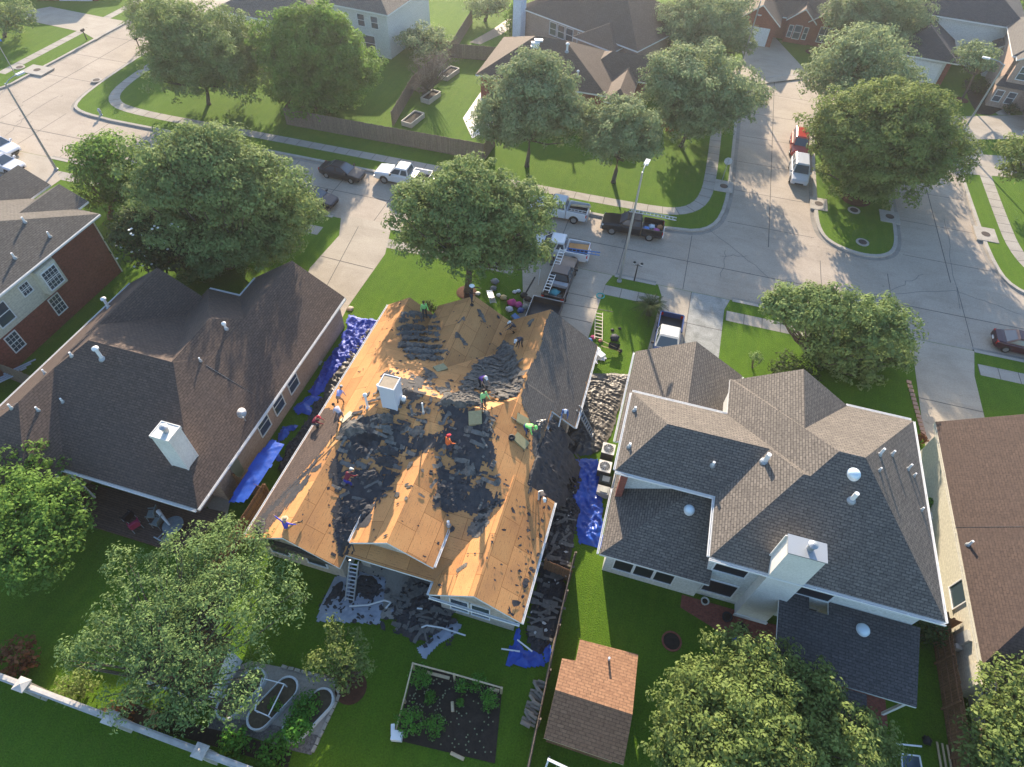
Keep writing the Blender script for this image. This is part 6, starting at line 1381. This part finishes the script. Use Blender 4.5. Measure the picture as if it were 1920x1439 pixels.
# things beside the wall of house A
sack('hose reel against the tan brick wall', at(598, 682, 0), .28, (.30, .32, .30), 'hose_reel', 'hose reel', .9, 9)
sack('pile of pale stones at the front corner of the tan brick wall', at(657, 580, 0), .28, (.34, .28, .21), 'stone_pile', 'stones', .5, 2)
b = MB(); [b.obox(at(10+i*9, 712-i*8, .6), .08, 2.2, .08, R(-30)) for i in range(4)]; tag(b.build('lumber_rack', tint('rack_white', (.45, .5, .6)), None, tuple(at(15, 712, .5))), 'pale rack rails behind the weathered fence corner at the left edge', 'rack')
# ------------------------------------------------------------ people
def skinned(verts, edges, radii, sub=1):
    me = bpy.data.meshes.new('tmp'); me.from_pydata(verts, edges, []); o = bpy.data.objects.new('tmp', me); col.objects.link(o)
    sk = o.modifiers.new('s', 'SKIN'); sk.use_smooth_shade = True
    for i, r in enumerate(radii): me.skin_vertices[0].data[i].radius = (r, r)
    me.skin_vertices[0].data[0].use_root = True
    ss = o.modifiers.new('u', 'SUBSURF'); ss.levels = sub; ss.render_levels = sub
    dg = bpy.context.evaluated_depsgraph_get(); ev = o.evaluated_get(dg); out = bpy.data.meshes.new_from_object(ev)
    bpy.data.objects.remove(o); return out
POSES = dict(
 stand=dict(p=(0, 0, .94), lean=6, kn=(.04, .11, .5), an=(-.02, .12, .08), arms=((.25, .25, -.85), (.65, .1, -.6))),
 walk=dict(p=(0, 0, .92), lean=14, kn=(.12, .12, .5), an=(.02, .15, .08), kn2=(-.02, -.12, .5), an2=(-.22, -.14, .1), arms=((.5, .25, -.7), (.8, .1, -.4))),
 bend=dict(p=(-.18, 0, .86), lean=72, kn=(-.02, .15, .46), an=(-.08, .2, .08), arms=((.25, .1, -.95), (.3, 0, -.95)), head=20),
 stoop=dict(p=(-.1, 0, .88), lean=48, kn=(.05, .14, .47), an=(-.06, .17, .08), arms=((.45, .12, -.85), (.7, 0, -.6)), head=10),
 crouch=dict(p=(-.1, 0, .42), lean=38, kn=(.30, .22, .50), an=(.02, .2, .08), arms=((.6, .1, -.5), (.75, -.1, -.5)), head=10),
 sit=dict(p=(0, 0, .10), lean=14, kn=(.34, .30, .22), an=(.58, .42, -.12), arms=((.1, .9, .15), (.2, .9, .2)), head=0),
 point=dict(p=(0, 0, .94), lean=4, kn=(.03, .10, .5), an=(-.02, .11, .08), arms=((.75, .5, -.1), (.95, .1, .05)), head=0),
)
def person(label, feet, rz, pose, shirt, trousers, hat=None, hair=(.03, .02, .015), surf=None, sc_=1.0, sleeves=True, hatkind='cap'):
    ps = POSES[pose]; S = hit(feet[0], feet[1], surf or hC) if len(feet) == 2 else Vector(feet)
    V, E_, Rr, T = [], [], [], []   # tag: s shirt, t trousers, k skin, b boots
    def add(v, r, t, par=None):
        V.append(Vector(v)*sc_); Rr.append(r*sc_); T.append(t)
        if par is not None: E_.append((par, len(V)-1))
        return len(V)-1
    p = Vector(ps['p']); a = R(ps['lean']); up = Vector((math.sin(a), 0, math.cos(a))); ah = a+R(-ps.get('head', 5)); hu = Vector((math.sin(max(0, ah)), 0, math.cos(max(0, ah)))); fw = Vector((math.cos(ah), 0, -math.sin(ah)))
    i0 = add(p, .135, 't'); i1 = add(p+up*.17, .125, 's', i0); i2 = add(p+up*.36, .15, 's', i1); i3 = add(p+up*.50, .085, 's', i2)
    nk = p+up*.57; i4 = add(nk, .052, 'k', i3); hd_ = nk+hu*.10+fw*.02; i5 = add(hd_, .082, 'k', i4); i6 = add(hd_+hu*.095, .088, 'k', i5); i7 = add(hd_+hu*.15, .05, 'k', i6)
    hands = []
    for s in (-1, 1):
        sh = p+up*.46+Vector((0, s*.16, 0)); j = add(sh, .072, 's', i2)
        d1, d2 = [Vector((d[0], s*d[1], d[2])).normalized() for d in ps['arms']]
        e = sh+d1*.28; j1 = add(sh+d1*.14, .05, 's', j); j2 = add(e, .042, 's' if sleeves else 'k', j1); w = e+d2*.25; j3 = add(w, .027, 's' if sleeves else 'k', j2); j4 = add(w+d2*.06, .036, 'k', j3); hands.append((w+d2*.08, d2, s))
        k = Vector(ps['kn'] if s > 0 or 'kn2' not in ps else ps['kn2']); an = Vector(ps['an'] if s > 0 or 'an2' not in ps else ps['an2'])
        if s < 0 and 'kn2' not in ps: k = Vector((k.x+.05, -k.y, k.z)); an = Vector((an.x+.1, -an.y, an.z))
        hp = p+Vector((0, s*.09, -.03)); m0 = add(hp, .092, 't', i0); m1 = add(hp.lerp(k, .5), .082, 't', m0); m2 = add(k, .06, 't', m1); m3 = add(k.lerp(an, .4), .058, 't', m2); m4 = add(an, .042, 'b', m3); m5 = add(an+Vector((.17, s*.02, -.035)), .036, 'b', m4)
    me = skinned([tuple(v) for v in V], E_, Rr)
    # fingers, thumb, nose and ears grow out of the same mesh
    fb = MB()
    for w, d, s in hands:
        sd_ = d.cross(Vector((0, 0, 1))); sd_ = Vector((0, 1, 0)) if sd_.length < .1 else sd_.normalized(); n_ = sd_.cross(d)
        for k, L in enumerate((.055, .07, .075, .065)):
            o_ = w+sd_*((k-1.5)*.019); fb.tube([o_*sc_, (o_+d*L*.55)*sc_, (o_+d*L*.9-n_*.02)*sc_], [.009, .008, .006], 5)
        o_ = w-d*.03+sd_*.034*s; fb.tube([o_*sc_, (o_+d*.03+sd_*s*.02)*sc_, (o_+d*.055+sd_*s*.02)*sc_], [.011, .009, .007], 5)
    hc_ = hd_+hu*.06
    fb.tube([(hc_+fw*.07)*sc_, (hc_+fw*.108-hu*.02)*sc_], [.012, .016], 5)
    for s in (-1, 1): fb.tube([(hc_+Vector((0, s*.075, 0))-hu*.02)*sc_, (hc_+Vector((0, s*.088, 0))+hu*.03)*sc_], .014, 5)
    for s in (-1, 1): fb.tube([(hc_+fw*.083+Vector((0, s*.03, 0))+hu*.02)*sc_, (hc_+fw*.088+Vector((0, s*.03, 0))+hu*.02)*sc_], .012, 5, mi=4)
    fb.tube([(hc_+fw*.085+Vector((0, -.022, 0))-hu*.055)*sc_, (hc_+fw*.088+Vector((0, .022, 0))-hu*.055)*sc_], .007, 5, mi=4)
    bmx = bmesh.new(); bmx.from_mesh(me); bmx.faces.ensure_lookup_table(); nb = len(bmx.faces); fm = bpy.data.meshes.new('f'); fm.from_pydata(fb.v, [], fb.f); bmx.from_mesh(fm); bmx.faces.ensure_lookup_table()
    mi = {'s': 0, 't': 1, 'k': 2, 'b': 3}
    segs = [(V[a_], V[b_], T[b_]) for a_, b_ in E_]
    for i, f in enumerate(bmx.faces):
        f.smooth = True
        if i >= nb: f.material_index = 2 if fb.m[i-nb] != 4 else 4; continue
        c = f.calc_center_median(); best = (9, 's')
        for a_, b_, t_ in segs:
            ab = b_-a_; t = max(0, min(1, (c-a_).dot(ab)/ab.length_squared)); d = (c-a_-ab*t).length
            if d < best[0]: best = (d, t_)
        f.material_index = mi[best[1]]
    out = bpy.data.meshes.new('person'); bmx.to_mesh(out); bmx.free()
    cn = lambda c: 'cl_%d_%d_%d' % tuple(int(x*99) for x in c)
    for m_ in (tint(cn(shirt), shirt), tint(cn(trousers), trousers), G_['skin'], tint('boots', (.05, .035, .025)), tint('eye', (.03, .02, .02))): out.materials.append(m_)
    o = bpy.data.objects.new('person', out); col.objects.link(o); o.location = S; o.rotation_euler = (0, 0, rz); ORG[o.name] = Vector((0, 0, 0))
    tag(o, label, 'person')
    b = MB(); q = (hd_+hu*.085)*sc_; ax = hu.to_track_quat('Z', 'Y').to_matrix().to_4x4(); M_ = Matrix.Translation(q) @ ax
    def lt(prof): 
        g = MB(); g.lathe((0, 0, 0), prof, 14); b.mesh([tuple(M_ @ Vector(v)) for v in g.v], g.f)
    lt([(.098, -.055), (.105, 0), (.09, .06), (.04, .09)]); b.build('hair', tint(cn(hair), hair), o, smooth=True)
    if hat:
        b = MB()
        if hatkind == 'cap': lt([(.108, -.005), (.108, .04), (.085, .085), (.03, .105)]); b.obox(tuple(q+fw*.13*sc_+hu*.01), .12, .15, .015, 0, None, 0, ah)
        else: lt([(.19, 0), (.2, .012), (.11, .02), (.1, .09), (.05, .11)])
        b.build('hat', tint(cn(hat), hat), o)
    return o
LIME = (.30, .75, .22)
person('worker in dark clothes and a white hat standing on the middle gable peak, reaching right', (884, 569), R(-5), 'point', (.03, .02, .02), (.02, .03, .06), (.75, .75, .72), hatkind='wide')
person('worker in a lime green shirt standing behind the stacked shingle rows', (797, 596), R(-60), 'stand', LIME, (.05, .05, .05))
person('worker in dark clothes with a pale cap bending on the garage slope', (974, 652), R(-110), 'bend', (.03, .03, .05), (.07, .05, .04), (.6, .6, .62))
person('worker with a white cap crouching at the low front edge of the garage slope', (964, 622), R(-150), 'crouch', (.05, .05, .06), (.5, .26, .12), (.72, .7, .66))
person('worker in a purple shirt and white cap beside the big shingle heap', (902, 727), R(-30), 'stoop', (.10, .04, .26), (.02, .02, .03), (.7, .7, .7), sleeves=False)
person('worker in a lime green shirt with dark hair, just below the purple shirt', (906, 764), R(-40), 'stand', (.32, .68, .28), (.04, .04, .06))
person('bright lime hooded worker bent over beside the foam pad', (988, 815), R(-10), 'bend', (.28, .85, .2), (.03, .05, .14), (.28, .85, .2))
person('worker in an orange shirt and red cap standing on the dark felt', (841, 850), R(60), 'stand', (.85, .17, .04), (.06, .06, .10), (.5, .02, .04))
person('worker in a dark red shirt and blue trousers in the left valley', (655, 914), R(70), 'stoop', (.18, .02, .035), (.02, .03, .25), (.5, .48, .45))
person('worker in a blue shirt sitting astride the left rear ridge with arms spread', (537, 992), R(85), 'sit', (.07, .07, .42), (.4, .24, .1), (.45, .32, .2), hatkind='wide')
person('worker in a dark red shirt and red cap crouching at the left eave', (592, 800), R(20), 'crouch', (.22, .02, .04), (.1, .09, .09), (.4, .02, .05))
person('bending worker with a blue and white shirt at the left eave, upper of two', (640, 757), R(95), 'bend', (.35, .36, .62), (.30, .22, .15), (.5, .5, .5))
person('bending worker with a pale shirt at the left eave, lower of two', (640, 788), R(150), 'bend', (.52, .46, .50), (.14, .12, .14), None)
person('worker in black with a white cap bending at the right eave near the blue tarp', (1014, 940), R(-60), 'bend', (.03, .025, .03), (.6, .58, .55), (.72, .72, .7))
person('worker in a blue shirt with a white cap on the right slope by the pole', (1058, 780), R(-80), 'crouch', (.06, .12, .30), (.05, .1, .25), (.75, .75, .78))

# ------------------------------------------------------------ gardens
def px_poly(*pp): return A(*pp)
sheet('garden_soil', px_poly((778, 1243), (942, 1288), (928, 1432), (742, 1388)), .03, G_['soil'])
t = thing('garden_rail', 'rough timber rail fence round the dark vegetable plot', 'fence', tuple(at(775, 1250)))
posts = [(778, 1256, 1.2), (853, 1275, 1.1), (940, 1300, 1.1), (740, 1385, .3), (760, 1318, .7)]
pt = []
for px, py, h_ in posts: p = at(px, py); pt.append(p+Vector((0, 0, h_))); b = MB(); b.bar(p, p+Vector((0, 0, h_)), .11); b.build('post', G_['wood_new'], t)
for a_, c_ in ((0, 1), (1, 2), (0, 4), (4, 3)): b = MB(); b.bar(pt[a_], pt[c_], .07); b.build('rail', G_['wood_new'], t)
for k_, (px, py, rp, h_, lb) in enumerate(((788, 1268, 20, .6, 'leafy vegetable plant in the upper left corner of the dark plot'), (806, 1308, 11, .35, 'small vegetable plant just left of the plot centre'), (769, 1352, 27, .6, 'biggest bushy vegetable plant at the lower left of the dark plot'), (816, 1362, 19, .5, 'vegetable plant second from the lower left corner of the dark plot'),
    (866, 1285, 14, .5, 'vegetable plant beside the middle post of the rail'), (895, 1280, 17, .55, 'vegetable plant under the upper right rail of the plot'), (918, 1313, 18, .6, 'yellow green plant at the right edge of the dark plot'), (863, 1318, 7, .25, 'tiny plant near the middle of the dark plot'))):
    shrub('vegetable_plant', lb, 'veg', px, py, rp, h_, dens=150, clump=.22, size=.055, group='plants in the dark plot', cat='plant')
rnd = random.Random(9); b = MB(); pp = px_poly((780, 1250), (935, 1292), (922, 1425), (750, 1380)); f = pick_poly(pp)
for k in range(130):
    x, y = f(rnd); b.lathe((x, y, .04+rnd.uniform(0, .12)), [(.02, 0), (.045, .02), (.02, .04)], 6)
tag(b.build('seedlings', tint('seedling', (.22, .24, .14)), None, (pp[0][0], pp[0][1], 0)), 'tiny pale seedlings dotted over the dark plot', 'seedlings', kind='stuff')
for k, (a_, c_, lb) in enumerate((((800, 1261), (843, 1272), 'pale log edging at the top of the dark plot'), ((845, 1412), (870, 1424), 'pale log edging at the lower right of the dark plot'), ((848, 1316), (849, 1335), 'short pale timber in the middle of the dark plot'), ((918, 1292), (936, 1296), 'thin white stick by the right corner post'))):
    b = MB(); b.tube([at(*a_, .12), at(*c_, .12)], .09, 8); tag(b.build('log', G_['wood_new'], None, tuple(at(*a_))), lb, 'log', 'logs around the dark plot')
p = at(746, 1383); b = MB(); b.obox((p.x, p.y, .35), .55, .45, .5, .2); b.obox((p.x-.3, p.y+.2, .5), .2, .5, .06, .4); tag(b.build('water_tub', G_['white'], None, tuple(p)), 'white plastic tub at the lower left corner of the dark plot', 'tub')
# left garden: paving, gravel, metal beds
sheet('paving', px_poly((415, 1262), (470, 1240), (530, 1252), (625, 1276), (636, 1303), (586, 1410), (480, 1380), (400, 1345)), .022, G_['walk'])
sheet('gravel_path', px_poly((395, 1345), (480, 1352), (600, 1380), (584, 1416), (545, 1407), (470, 1382), (390, 1366)), .034, G_['gravel'])
sheet('garden_soil', [(x, max(y, 1.32)) for x, y in px_poly((250, 1320), (395, 1366), (470, 1385), (548, 1410), (540, 1440), (200, 1395), (180, 1330))], .02, G_['soil'])
b = MB()
for a_, c_ in (((528, 1250), (626, 1276)), ((626, 1276), (637, 1303)), ((637, 1303), (586, 1412))):
    pa, pc = at(*a_), at(*c_); n = max(2, int((pc-pa).length/.35))
    for i in range(n): q = pa.lerp(pc, (i+.5)/n); b.obox((q.x, q.y, .06), .31, .16, .14, math.atan2(pc.y-pa.y, pc.x-pa.x)+rnd.uniform(-.1, .1))
tag(b.build('stone_edging', G_['stone'], None, tuple(at(626, 1276))), 'row of pale edging stones around the paved garden', 'edging', kind='stuff')
def rbed(label, c, L, W, rz, soil=True):
    p = at(*c); t = thing('raised_bed', label, 'raised bed', (p.x, p.y, 0), 'rounded metal raised beds'); n = 10; ring = []
    for s in (1, -1):
        for k in range(n+1): a = -math.pi/2+math.pi*k/n; ring.append((s*(L/2-W/2)+s*W/2*math.cos(a), s*W/2*math.sin(a)))
    Mr = Matrix.Rotation(rz, 2); ring = [(Mr @ Vector(q))+Vector((p.x, p.y)) for q in ring]; N = len(ring); b = MB()
    inn = [Vector((p.x, p.y))+(q-Vector((p.x, p.y)))*.93 for q in ring]
    for i in range(N):
        a_, c_, e_, g_ = ring[i], ring[(i+1) % N], inn[i], inn[(i+1) % N]; b.poly([(*a_, 0), (*c_, 0), (*c_, .5), (*a_, .5)]); b.poly([(*a_, .5), (*c_, .5), (*g_, .5), (*e_, .5)]); b.poly([(*e_, .3), (*e_, .5), (*g_, .5), (*g_, .3)])
    b.build('metal_side', tint('bed_metal', (.58, .60, .60)), t); b = MB(); b.poly([(*q, .38) for q in inn]); b.build('bed_soil', G_['bedsoil'], t); return t
rbed('leftmost rounded metal bed beside the tiled shed', (452, 1300, .4), 2.9, 1.15, R(70)); rbed('middle rounded metal bed under the white frame', (512, 1318, .4), 3.0, 1.2, R(68)); rbed('rounded metal bed full of bright leaves', (578, 1340, .4), 3.0, 1.2, R(66))
for q, lb in (((570, 1325), 'upper'), ((560, 1355), 'middle'), ((548, 1372), 'lower')): shrub('leafy_plant', 'bright green leafy plant spilling from the right metal bed, %s part' % lb, 'veg', q[0], q[1], 26, .55, dens=150, clump=.3, size=.075, group='plants in the right metal bed', cat='plant')
shrub('leafy_plant', 'thin seedlings under the white frame in the middle metal bed', 'veg', 517, 1322, 11, .48, dens=70, clump=.2, size=.06, cat='plant')
shrub('leafy_plant', 'darker leaves in the leftmost metal bed', 'oak', 450, 1290, 16, .5, dens=110, clump=.25, size=.06, cat='plant')
t = thing('bed_frame', 'white square tube frame over the middle metal bed', 'frame', tuple(at(512, 1318))); q = [at(491, 1272, .95), at(533, 1283, .95), at(503, 1343, .95), at(478, 1332, .95)]
for i in range(4): b = MB(); b.bar(q[i], q[(i+1) % 4], .05); b.build('top_bar', G_['white'], t); b = MB(); b.bar(q[i], Vector((q[i].x, q[i].y, .4)), .05); b.build('upright', G_['white'], t)
p = at(658, 1290); b = MB(); b.lathe((p.x, p.y, 0), [(.85, .03), (.7, .08), (.1, .1)], 20); tag(b.build('mulch_ring', G_['mulch'], None, tuple(p)), 'dark mulch ring under the small yellow green tree', 'mulch')
# log pile
for k in range(22):
    i = k//2; px = 1008-i*2.3+(k % 2)*9; py = 1280+i*7.8; a_ = at(px, py, .18+.12*(k % 3)); rz_ = R(-20)+rnd.uniform(-.5, .5); d = Vector((math.cos(rz_), math.sin(rz_), rnd.uniform(-.1, .1)))*.26
    b = MB(); b.tube([a_-d, a_+d], rnd.uniform(.07, .11), 9); tag(b.build('firewood_log', tint('firewood', (.24, .21, .17)), None, tuple(a_)), 'weathered split log in the pile along the left side of the fence', 'log', 'firewood pile by the fence')
# fire pit, pots, brick patio
p = at(1259, 1203); t = thing('planting_ring', 'round brick edged bare ring in the dark back lawn', 'ring', (p.x, p.y, 0)); b = MB()
for k in range(28): a = k*2*math.pi/28; b.obox((p.x+.52*math.cos(a), p.y+.52*math.sin(a), .04), .09, .12, .1, a)
b.build('brick_edge', G_['redbrick'], t); b = MB(); b.lathe(p, [(.47, .015), (.1, .05)], 20); b.build('soil_disc', G_['soil'], t)
sheet('brick_patio', [(6.9, 16.4), (10.0, 16.4), (10.0, 14.6), (6.9, 15.6)], .02, G_['redbrick']); sheet('brick_patio', [(10.0, 16.05), (18.2, 16.6), (18.2, 12.4), (10.2, 12.4)], .024, G_['redbrick'])
def pot(px, py, c, r_, label):
    p = at(px, py); t = thing('flower_pot', label, 'pot', tuple(p), 'pots behind the white house'); b = MB(); b.lathe(p, [(r_*.7, 0), (r_, r_*1.1), (r_*.85, r_*1.12), (r_*.8, r_*.9)], 18); b.build('bowl', tint('pot%d' % px, c), t); b = MB(); b.lathe(p+Vector((0, 0, r_*.86)), [(r_*.78, 0), (r_*.3, .04)], 12); b.build('pot_soil', G_['soil'], t)
pot(1320, 1130, (.6, .58, .52), .25, 'white pot on the small brick patio'); pot(1361, 1160, (.03, .03, .035), .3, 'black kettle shaped pot at the corner of the brick patio'); pot(1387, 1180, (.03, .03, .03), .3, 'black fire bowl beside the chimney base')
sack('blue object on the brick patio beside the shrubby tree', at(1376, 1200, 0), .18, (.01, .08, .5), 'bucket', 'bucket', 1.2, 4)
# stepping stones
for k in range(13):
    x0, y0 = 1704+(1731-1704)*k/12, 717+(813-717)*k/12; p = at(x0, y0); b = MB(); b.obox((p.x, p.y, .03), .34, .32, .06, rnd.uniform(-.1, .1)); tag(b.build('stepping_stone', tint('red_stone', (.40, .24, .17)), None, tuple(p)), '%s reddish square stepping stone, counted from the lawn end of the row' % ['first', 'second', 'third', 'fourth', 'fifth', 'sixth', 'seventh', 'eighth', 'ninth', 'tenth', 'eleventh', 'twelfth', 'last'][k], 'stepping stone', 'stepping stones beside the right driveway')
# items on the lawn strip
t = thing('wheelbarrow', 'wheelbarrow with a black tray lying on the lawn strip', 'wheelbarrow', tuple(at(1150, 655))); p = at(1151, 652, .4)
b = MB(); b.mesh([(p.x-.45, p.y-.3, .6), (p.x+.45, p.y-.3, .6), (p.x+.45, p.y+.3, .6), (p.x-.45, p.y+.3, .6), (p.x-.25, p.y-.18, .32), (p.x+.3, p.y-.18, .32), (p.x+.3, p.y+.18, .32), (p.x-.25, p.y+.18, .32)], [(4, 5, 6, 7), (0, 1, 5, 4), (1, 2, 6, 5), (2, 3, 7, 6), (3, 0, 4, 7)]); b.build('tray', G_['black'], t)
for s in (-.28, .28): b = MB(); b.bar((p.x-1.0, p.y+s, .55), (p.x+.5, p.y+s*.4, .25), .04); b.build('handle', G_['wood_new'], t)
b = MB(); b.tube([(p.x+.55, p.y-.05, .18), (p.x+.55, p.y+.05, .18)], .18, 14); b.build('wheel', G_['tyre'], t)
for q, r_, c, lb, nm in (((1152, 636), .38, (.015, .02, .035), 'dark blue bag beside the wheelbarrow', 'bag'), ((1148, 620), .15, (.03, .03, .03), 'small black tool on the lawn strip', 'tool_bag'), ((1162, 617), .14, (.02, .02, .02), 'second small black tool further right on the lawn strip', 'tool_bag'), ((1122, 628), .2, (.06, .04, .03), 'dark bucket on the wooden step ladder', 'bucket'), ((1112, 634), .22, (.6, .08, .18), 'pink sack beside the wooden step ladder', 'bag'), ((1105, 640), .25, (.1, .2, .4), 'blue white sack at the edge of the garage driveway', 'bag'), ((1125, 640), .16, (.45, .15, .15), 'red handled tool below the step ladder', 'tool_bag'),
    ((965, 549), .2, (.75, .75, .75), 'left one of two white buckets near the street tree', 'bucket'), ((972, 547), .2, (.75, .75, .75), 'right one of two white buckets near the street tree', 'bucket'), ((960, 570), .4, (.55, .05, .22), 'bright pink sack among the piled materials', 'bag'), ((972, 574), .35, (.5, .06, .25), 'second pink sack on the right of the piled materials', 'bag'), ((955, 582), .32, (.6, .6, .66), 'white wrapper on the piled materials', 'bag'), ((976, 584), .3, (.08, .14, .36), 'blue white sack on the piled materials', 'bag'), ((944, 560), .3, (.5, .38, .2), 'tan box by the piled materials', 'bag'), ((985, 578), .3, (.3, .3, .28), 'grey bag at the trailer side', 'bag'), ((982, 556), .32, (.03, .03, .03), 'black box beside the white buckets', 'bag'), ((990, 563), .3, (.05, .04, .04), 'dark bag between the materials and the trailer', 'bag'), ((966, 598), .35, (.16, .17, .1), 'olive bag by the garage gable corner', 'bag'), ((925, 543), .3, (.15, .16, .18), 'grey bag behind the gable ladder', 'bag'), ((928, 530), .35, (.2, .2, .22), 'grey wrapped bundle near the tree trunk', 'bundle'), ((935, 555), .2, (.65, .65, .62), 'white bucket behind the gable ladder', 'bucket'), ((896, 552), .22, (.6, .6, .58), 'white cap shaped bag on the middle gable peak', 'bag')):
    sack(lb, at(*q, 0) if lb[-4:] != 'peak' else hit(*q, hC), r_, c, nm, nm.replace('_', ' '), .8, int(q[0]))
b = MB(); b.bar(at(975, 603, .8), at(962, 590, 1.0), .45, .12); tag(b.build('blue_box_beam', tint('blue_beam', (.10, .2, .42)), None, tuple(at(968, 597))), 'blue metal beam end beside the garage gable corner', 'beam')
b = MB(); b.bar(at(981, 558, .6), at(1003, 520, 1.2), .1); tag(b.build('pole', G_['black'], None, tuple(at(981, 558))), 'black pole leaning beside the dark driveway pickup', 'pole')
b = MB(); b.bar(at(1009, 535, .1), at(1013, 505, 1.2), .04); tag(b.build('rod', G_['white'], None, tuple(at(1009, 535))), 'thin white rod by the sidewalk near the dark driveway pickup', 'rod')
b = MB(); b.tube([at(1126, 555, .03)+Vector((.33*math.cos(R(18)*k), .33*math.sin(R(18)*k), 0)) for k in range(21)], .05, 6); tag(b.build('hose_ring', tint('teal', (.05, .35, .33)), None, tuple(at(1126, 555))), 'small teal ring lying on the lawn by the driveway', 'ring')
for k, (x, y, lb) in enumerate(((1108, 648, 'upper white boxed panel at the right front corner of the garage roof'), (1117, 658, 'lower white boxed panel at the right front corner of the garage roof'))):
    b = MB(); p = at(x, y, .7); b.obox(tuple(p), 1.7, .5, .25, R(-35)); tag(b.build('panel_box', tint('panel_white', (.62, .64, .70)), None, tuple(p)), lb, 'panel')
# yard pieces at the top
def planter(px, py, L, W, rz, lb):
    p = at(px, py); t = thing('raised_bed', lb, 'raised bed', (p.x, p.y, 0), 'pale timber beds in the sunny yard')
    for sx, sy, l2, w2 in ((0, W/2, L, .08), (0, -W/2, L, .08), (L/2, 0, .08, W-.1), (-L/2, 0, .08, W-.1)):
        b = MB(); o_ = Matrix.Rotation(rz, 2) @ Vector((sx, sy)); b.obox((p.x+o_.x, p.y+o_.y, .28), l2, w2, .56, rz); b.build('plank', tint('pale_plank', (.5, .45, .38)), t)
    b = MB(); b.obox((p.x, p.y, .2), L-.1, W-.1, .4, rz); b.build('bed_soil', G_['soil'], t)
planter(775, 228, 2.9, 1.3, R(80), 'pale timber bed alone on the lawn behind the street fence'); planter(842, 142, 3.0, 1.3, R(78), 'pale timber bed at the upper right of the half bare tree'); planter(808, 186, 2.6, 1.2, R(78), 'pale timber bed under the half bare tree')
sheet('patio', px_poly((868, 222), (900, 175), (935, 150), (960, 190), (930, 240), (885, 260)), .02, tint('bright_patio', (.62, .58, .52)))
t = thing('canopy', 'small white canopy roof at the fence in the upper yard', 'canopy', tuple(at(752, 60))); q = [at(735, 52, 2.2), at(755, 42, 2.3), at(768, 52, 2.2), at(750, 62, 2.1)]; b = MB(); b.poly(q); b.poly([v-Vector((0, 0, .06)) for v in q][::-1]); b.build('cloth', G_['white'], t)
for v in q: b = MB(); b.bar(v, Vector((v.x, v.y, 0)), .06); b.build('pole', G_['galv'], t)
sheet('path', px_poly((880, 80), (925, 55), (960, 30), (985, 35), (940, 65), (900, 84)), .02, tint('path_dirt', (.26, .20, .14)))
sheet('gravel_yard', px_poly((720, 10), (790, -10), (760, 28), (735, 45), (712, 40)), .02, G_['gravel'])
for px, py, lb in ((1604, 373, 'mulch ring around the trunk on the rounded island'), (1802, 188, 'mulch ring around the small shaggy lawn tree'), (1522, 98, 'stone ringed mulch circle on the lawn of the dark brick house'), (875, 549, 'bare soil around the trunk of the street oak')):
    p = at(px, py); b = MB(); r_ = 1.5 if px == 1604 else .9; b.lathe(p, [(r_, .02), (r_*.8, .06), (.1, .09)], 20); tag(b.build('mulch_ring', G_['mulch'], None, tuple(p)), lb, 'mulch')
b = MB(); pl_ = A((1454, 58), (1465, 72), (1485, 72), (1500, 62), (1520, 62), (1540, 56))
for (x0, y0), (x1, y1) in zip(pl_, pl_[1:]):
    n = int(math.hypot(x1-x0, y1-y0)/.45)+1
    for i in range(n): b.obox((x0+(x1-x0)*i/n, y0+(y1-y0)*i/n, .08), .36, .25, .2, rnd.uniform(0, 3))
tag(b.build('stone_edging', G_['stone'], None, (*pl_[0], 0)), 'curving row of pale stones before the dark brick house', 'edging', kind='stuff')
sheet('garden_soil', px_poly((1808, 150), (1850, 165), (1880, 205), (1858, 216), (1832, 215), (1815, 185)), .02, G_['soil'])
# beside the cream wall at the right
sack('black kettle grill standing by the cream side wall', at(1735, 862, 0), .3, (.02, .02, .022), 'kettle_grill', 'grill', 1.3, 3)
sack('blue bag at the foot of the cream side wall', at(1752, 992, 0), .3, (.03, .1, .35), 'bag', 'bag', .8, 8)
for k, (x, y, lb) in enumerate(((1748, 975, 'upper white plastic chair squeezed beside the cream wall'), (1757, 1008, 'lower white plastic chair squeezed beside the cream wall'))): chair(x, y, R(180), (.62, .62, .6), lb, 0.0)

t = thing('cold_frame', 'white framed glass box at the bottom edge beside the brown fence', 'cold frame', tuple(at(1705, 1425)))
q = [at(1690, 1414, .8), at(1724, 1418, .8), at(1730, 1450, .8), at(1692, 1448, .8)]
for i in range(4): b = MB(); b.bar(q[i], q[(i+1) % 4], .06); b.build('top_bar', G_['white'], t); b = MB(); b.bar(q[i], Vector((q[i].x, q[i].y, 0)), .06); b.build('upright', G_['white'], t)
b = MB(); b.poly([v-Vector((0, 0, .05)) for v in q]); b.build('pane', G_['glass'], t)
b = MB(); b.bar(at(1680, 1395, 1.0), at(1728, 1400, 1.0), .07); tag(b.build('rail', G_['white'], None, tuple(at(1700, 1398, 1.0))), 'thin white rail above the white framed glass box', 'rail')
sack('dark covered pot beside the white rail at the brown fence', at(1735, 1390, 0), .22, (.02, .02, .022), 'covered_pot', 'pot', 1.6, 3)
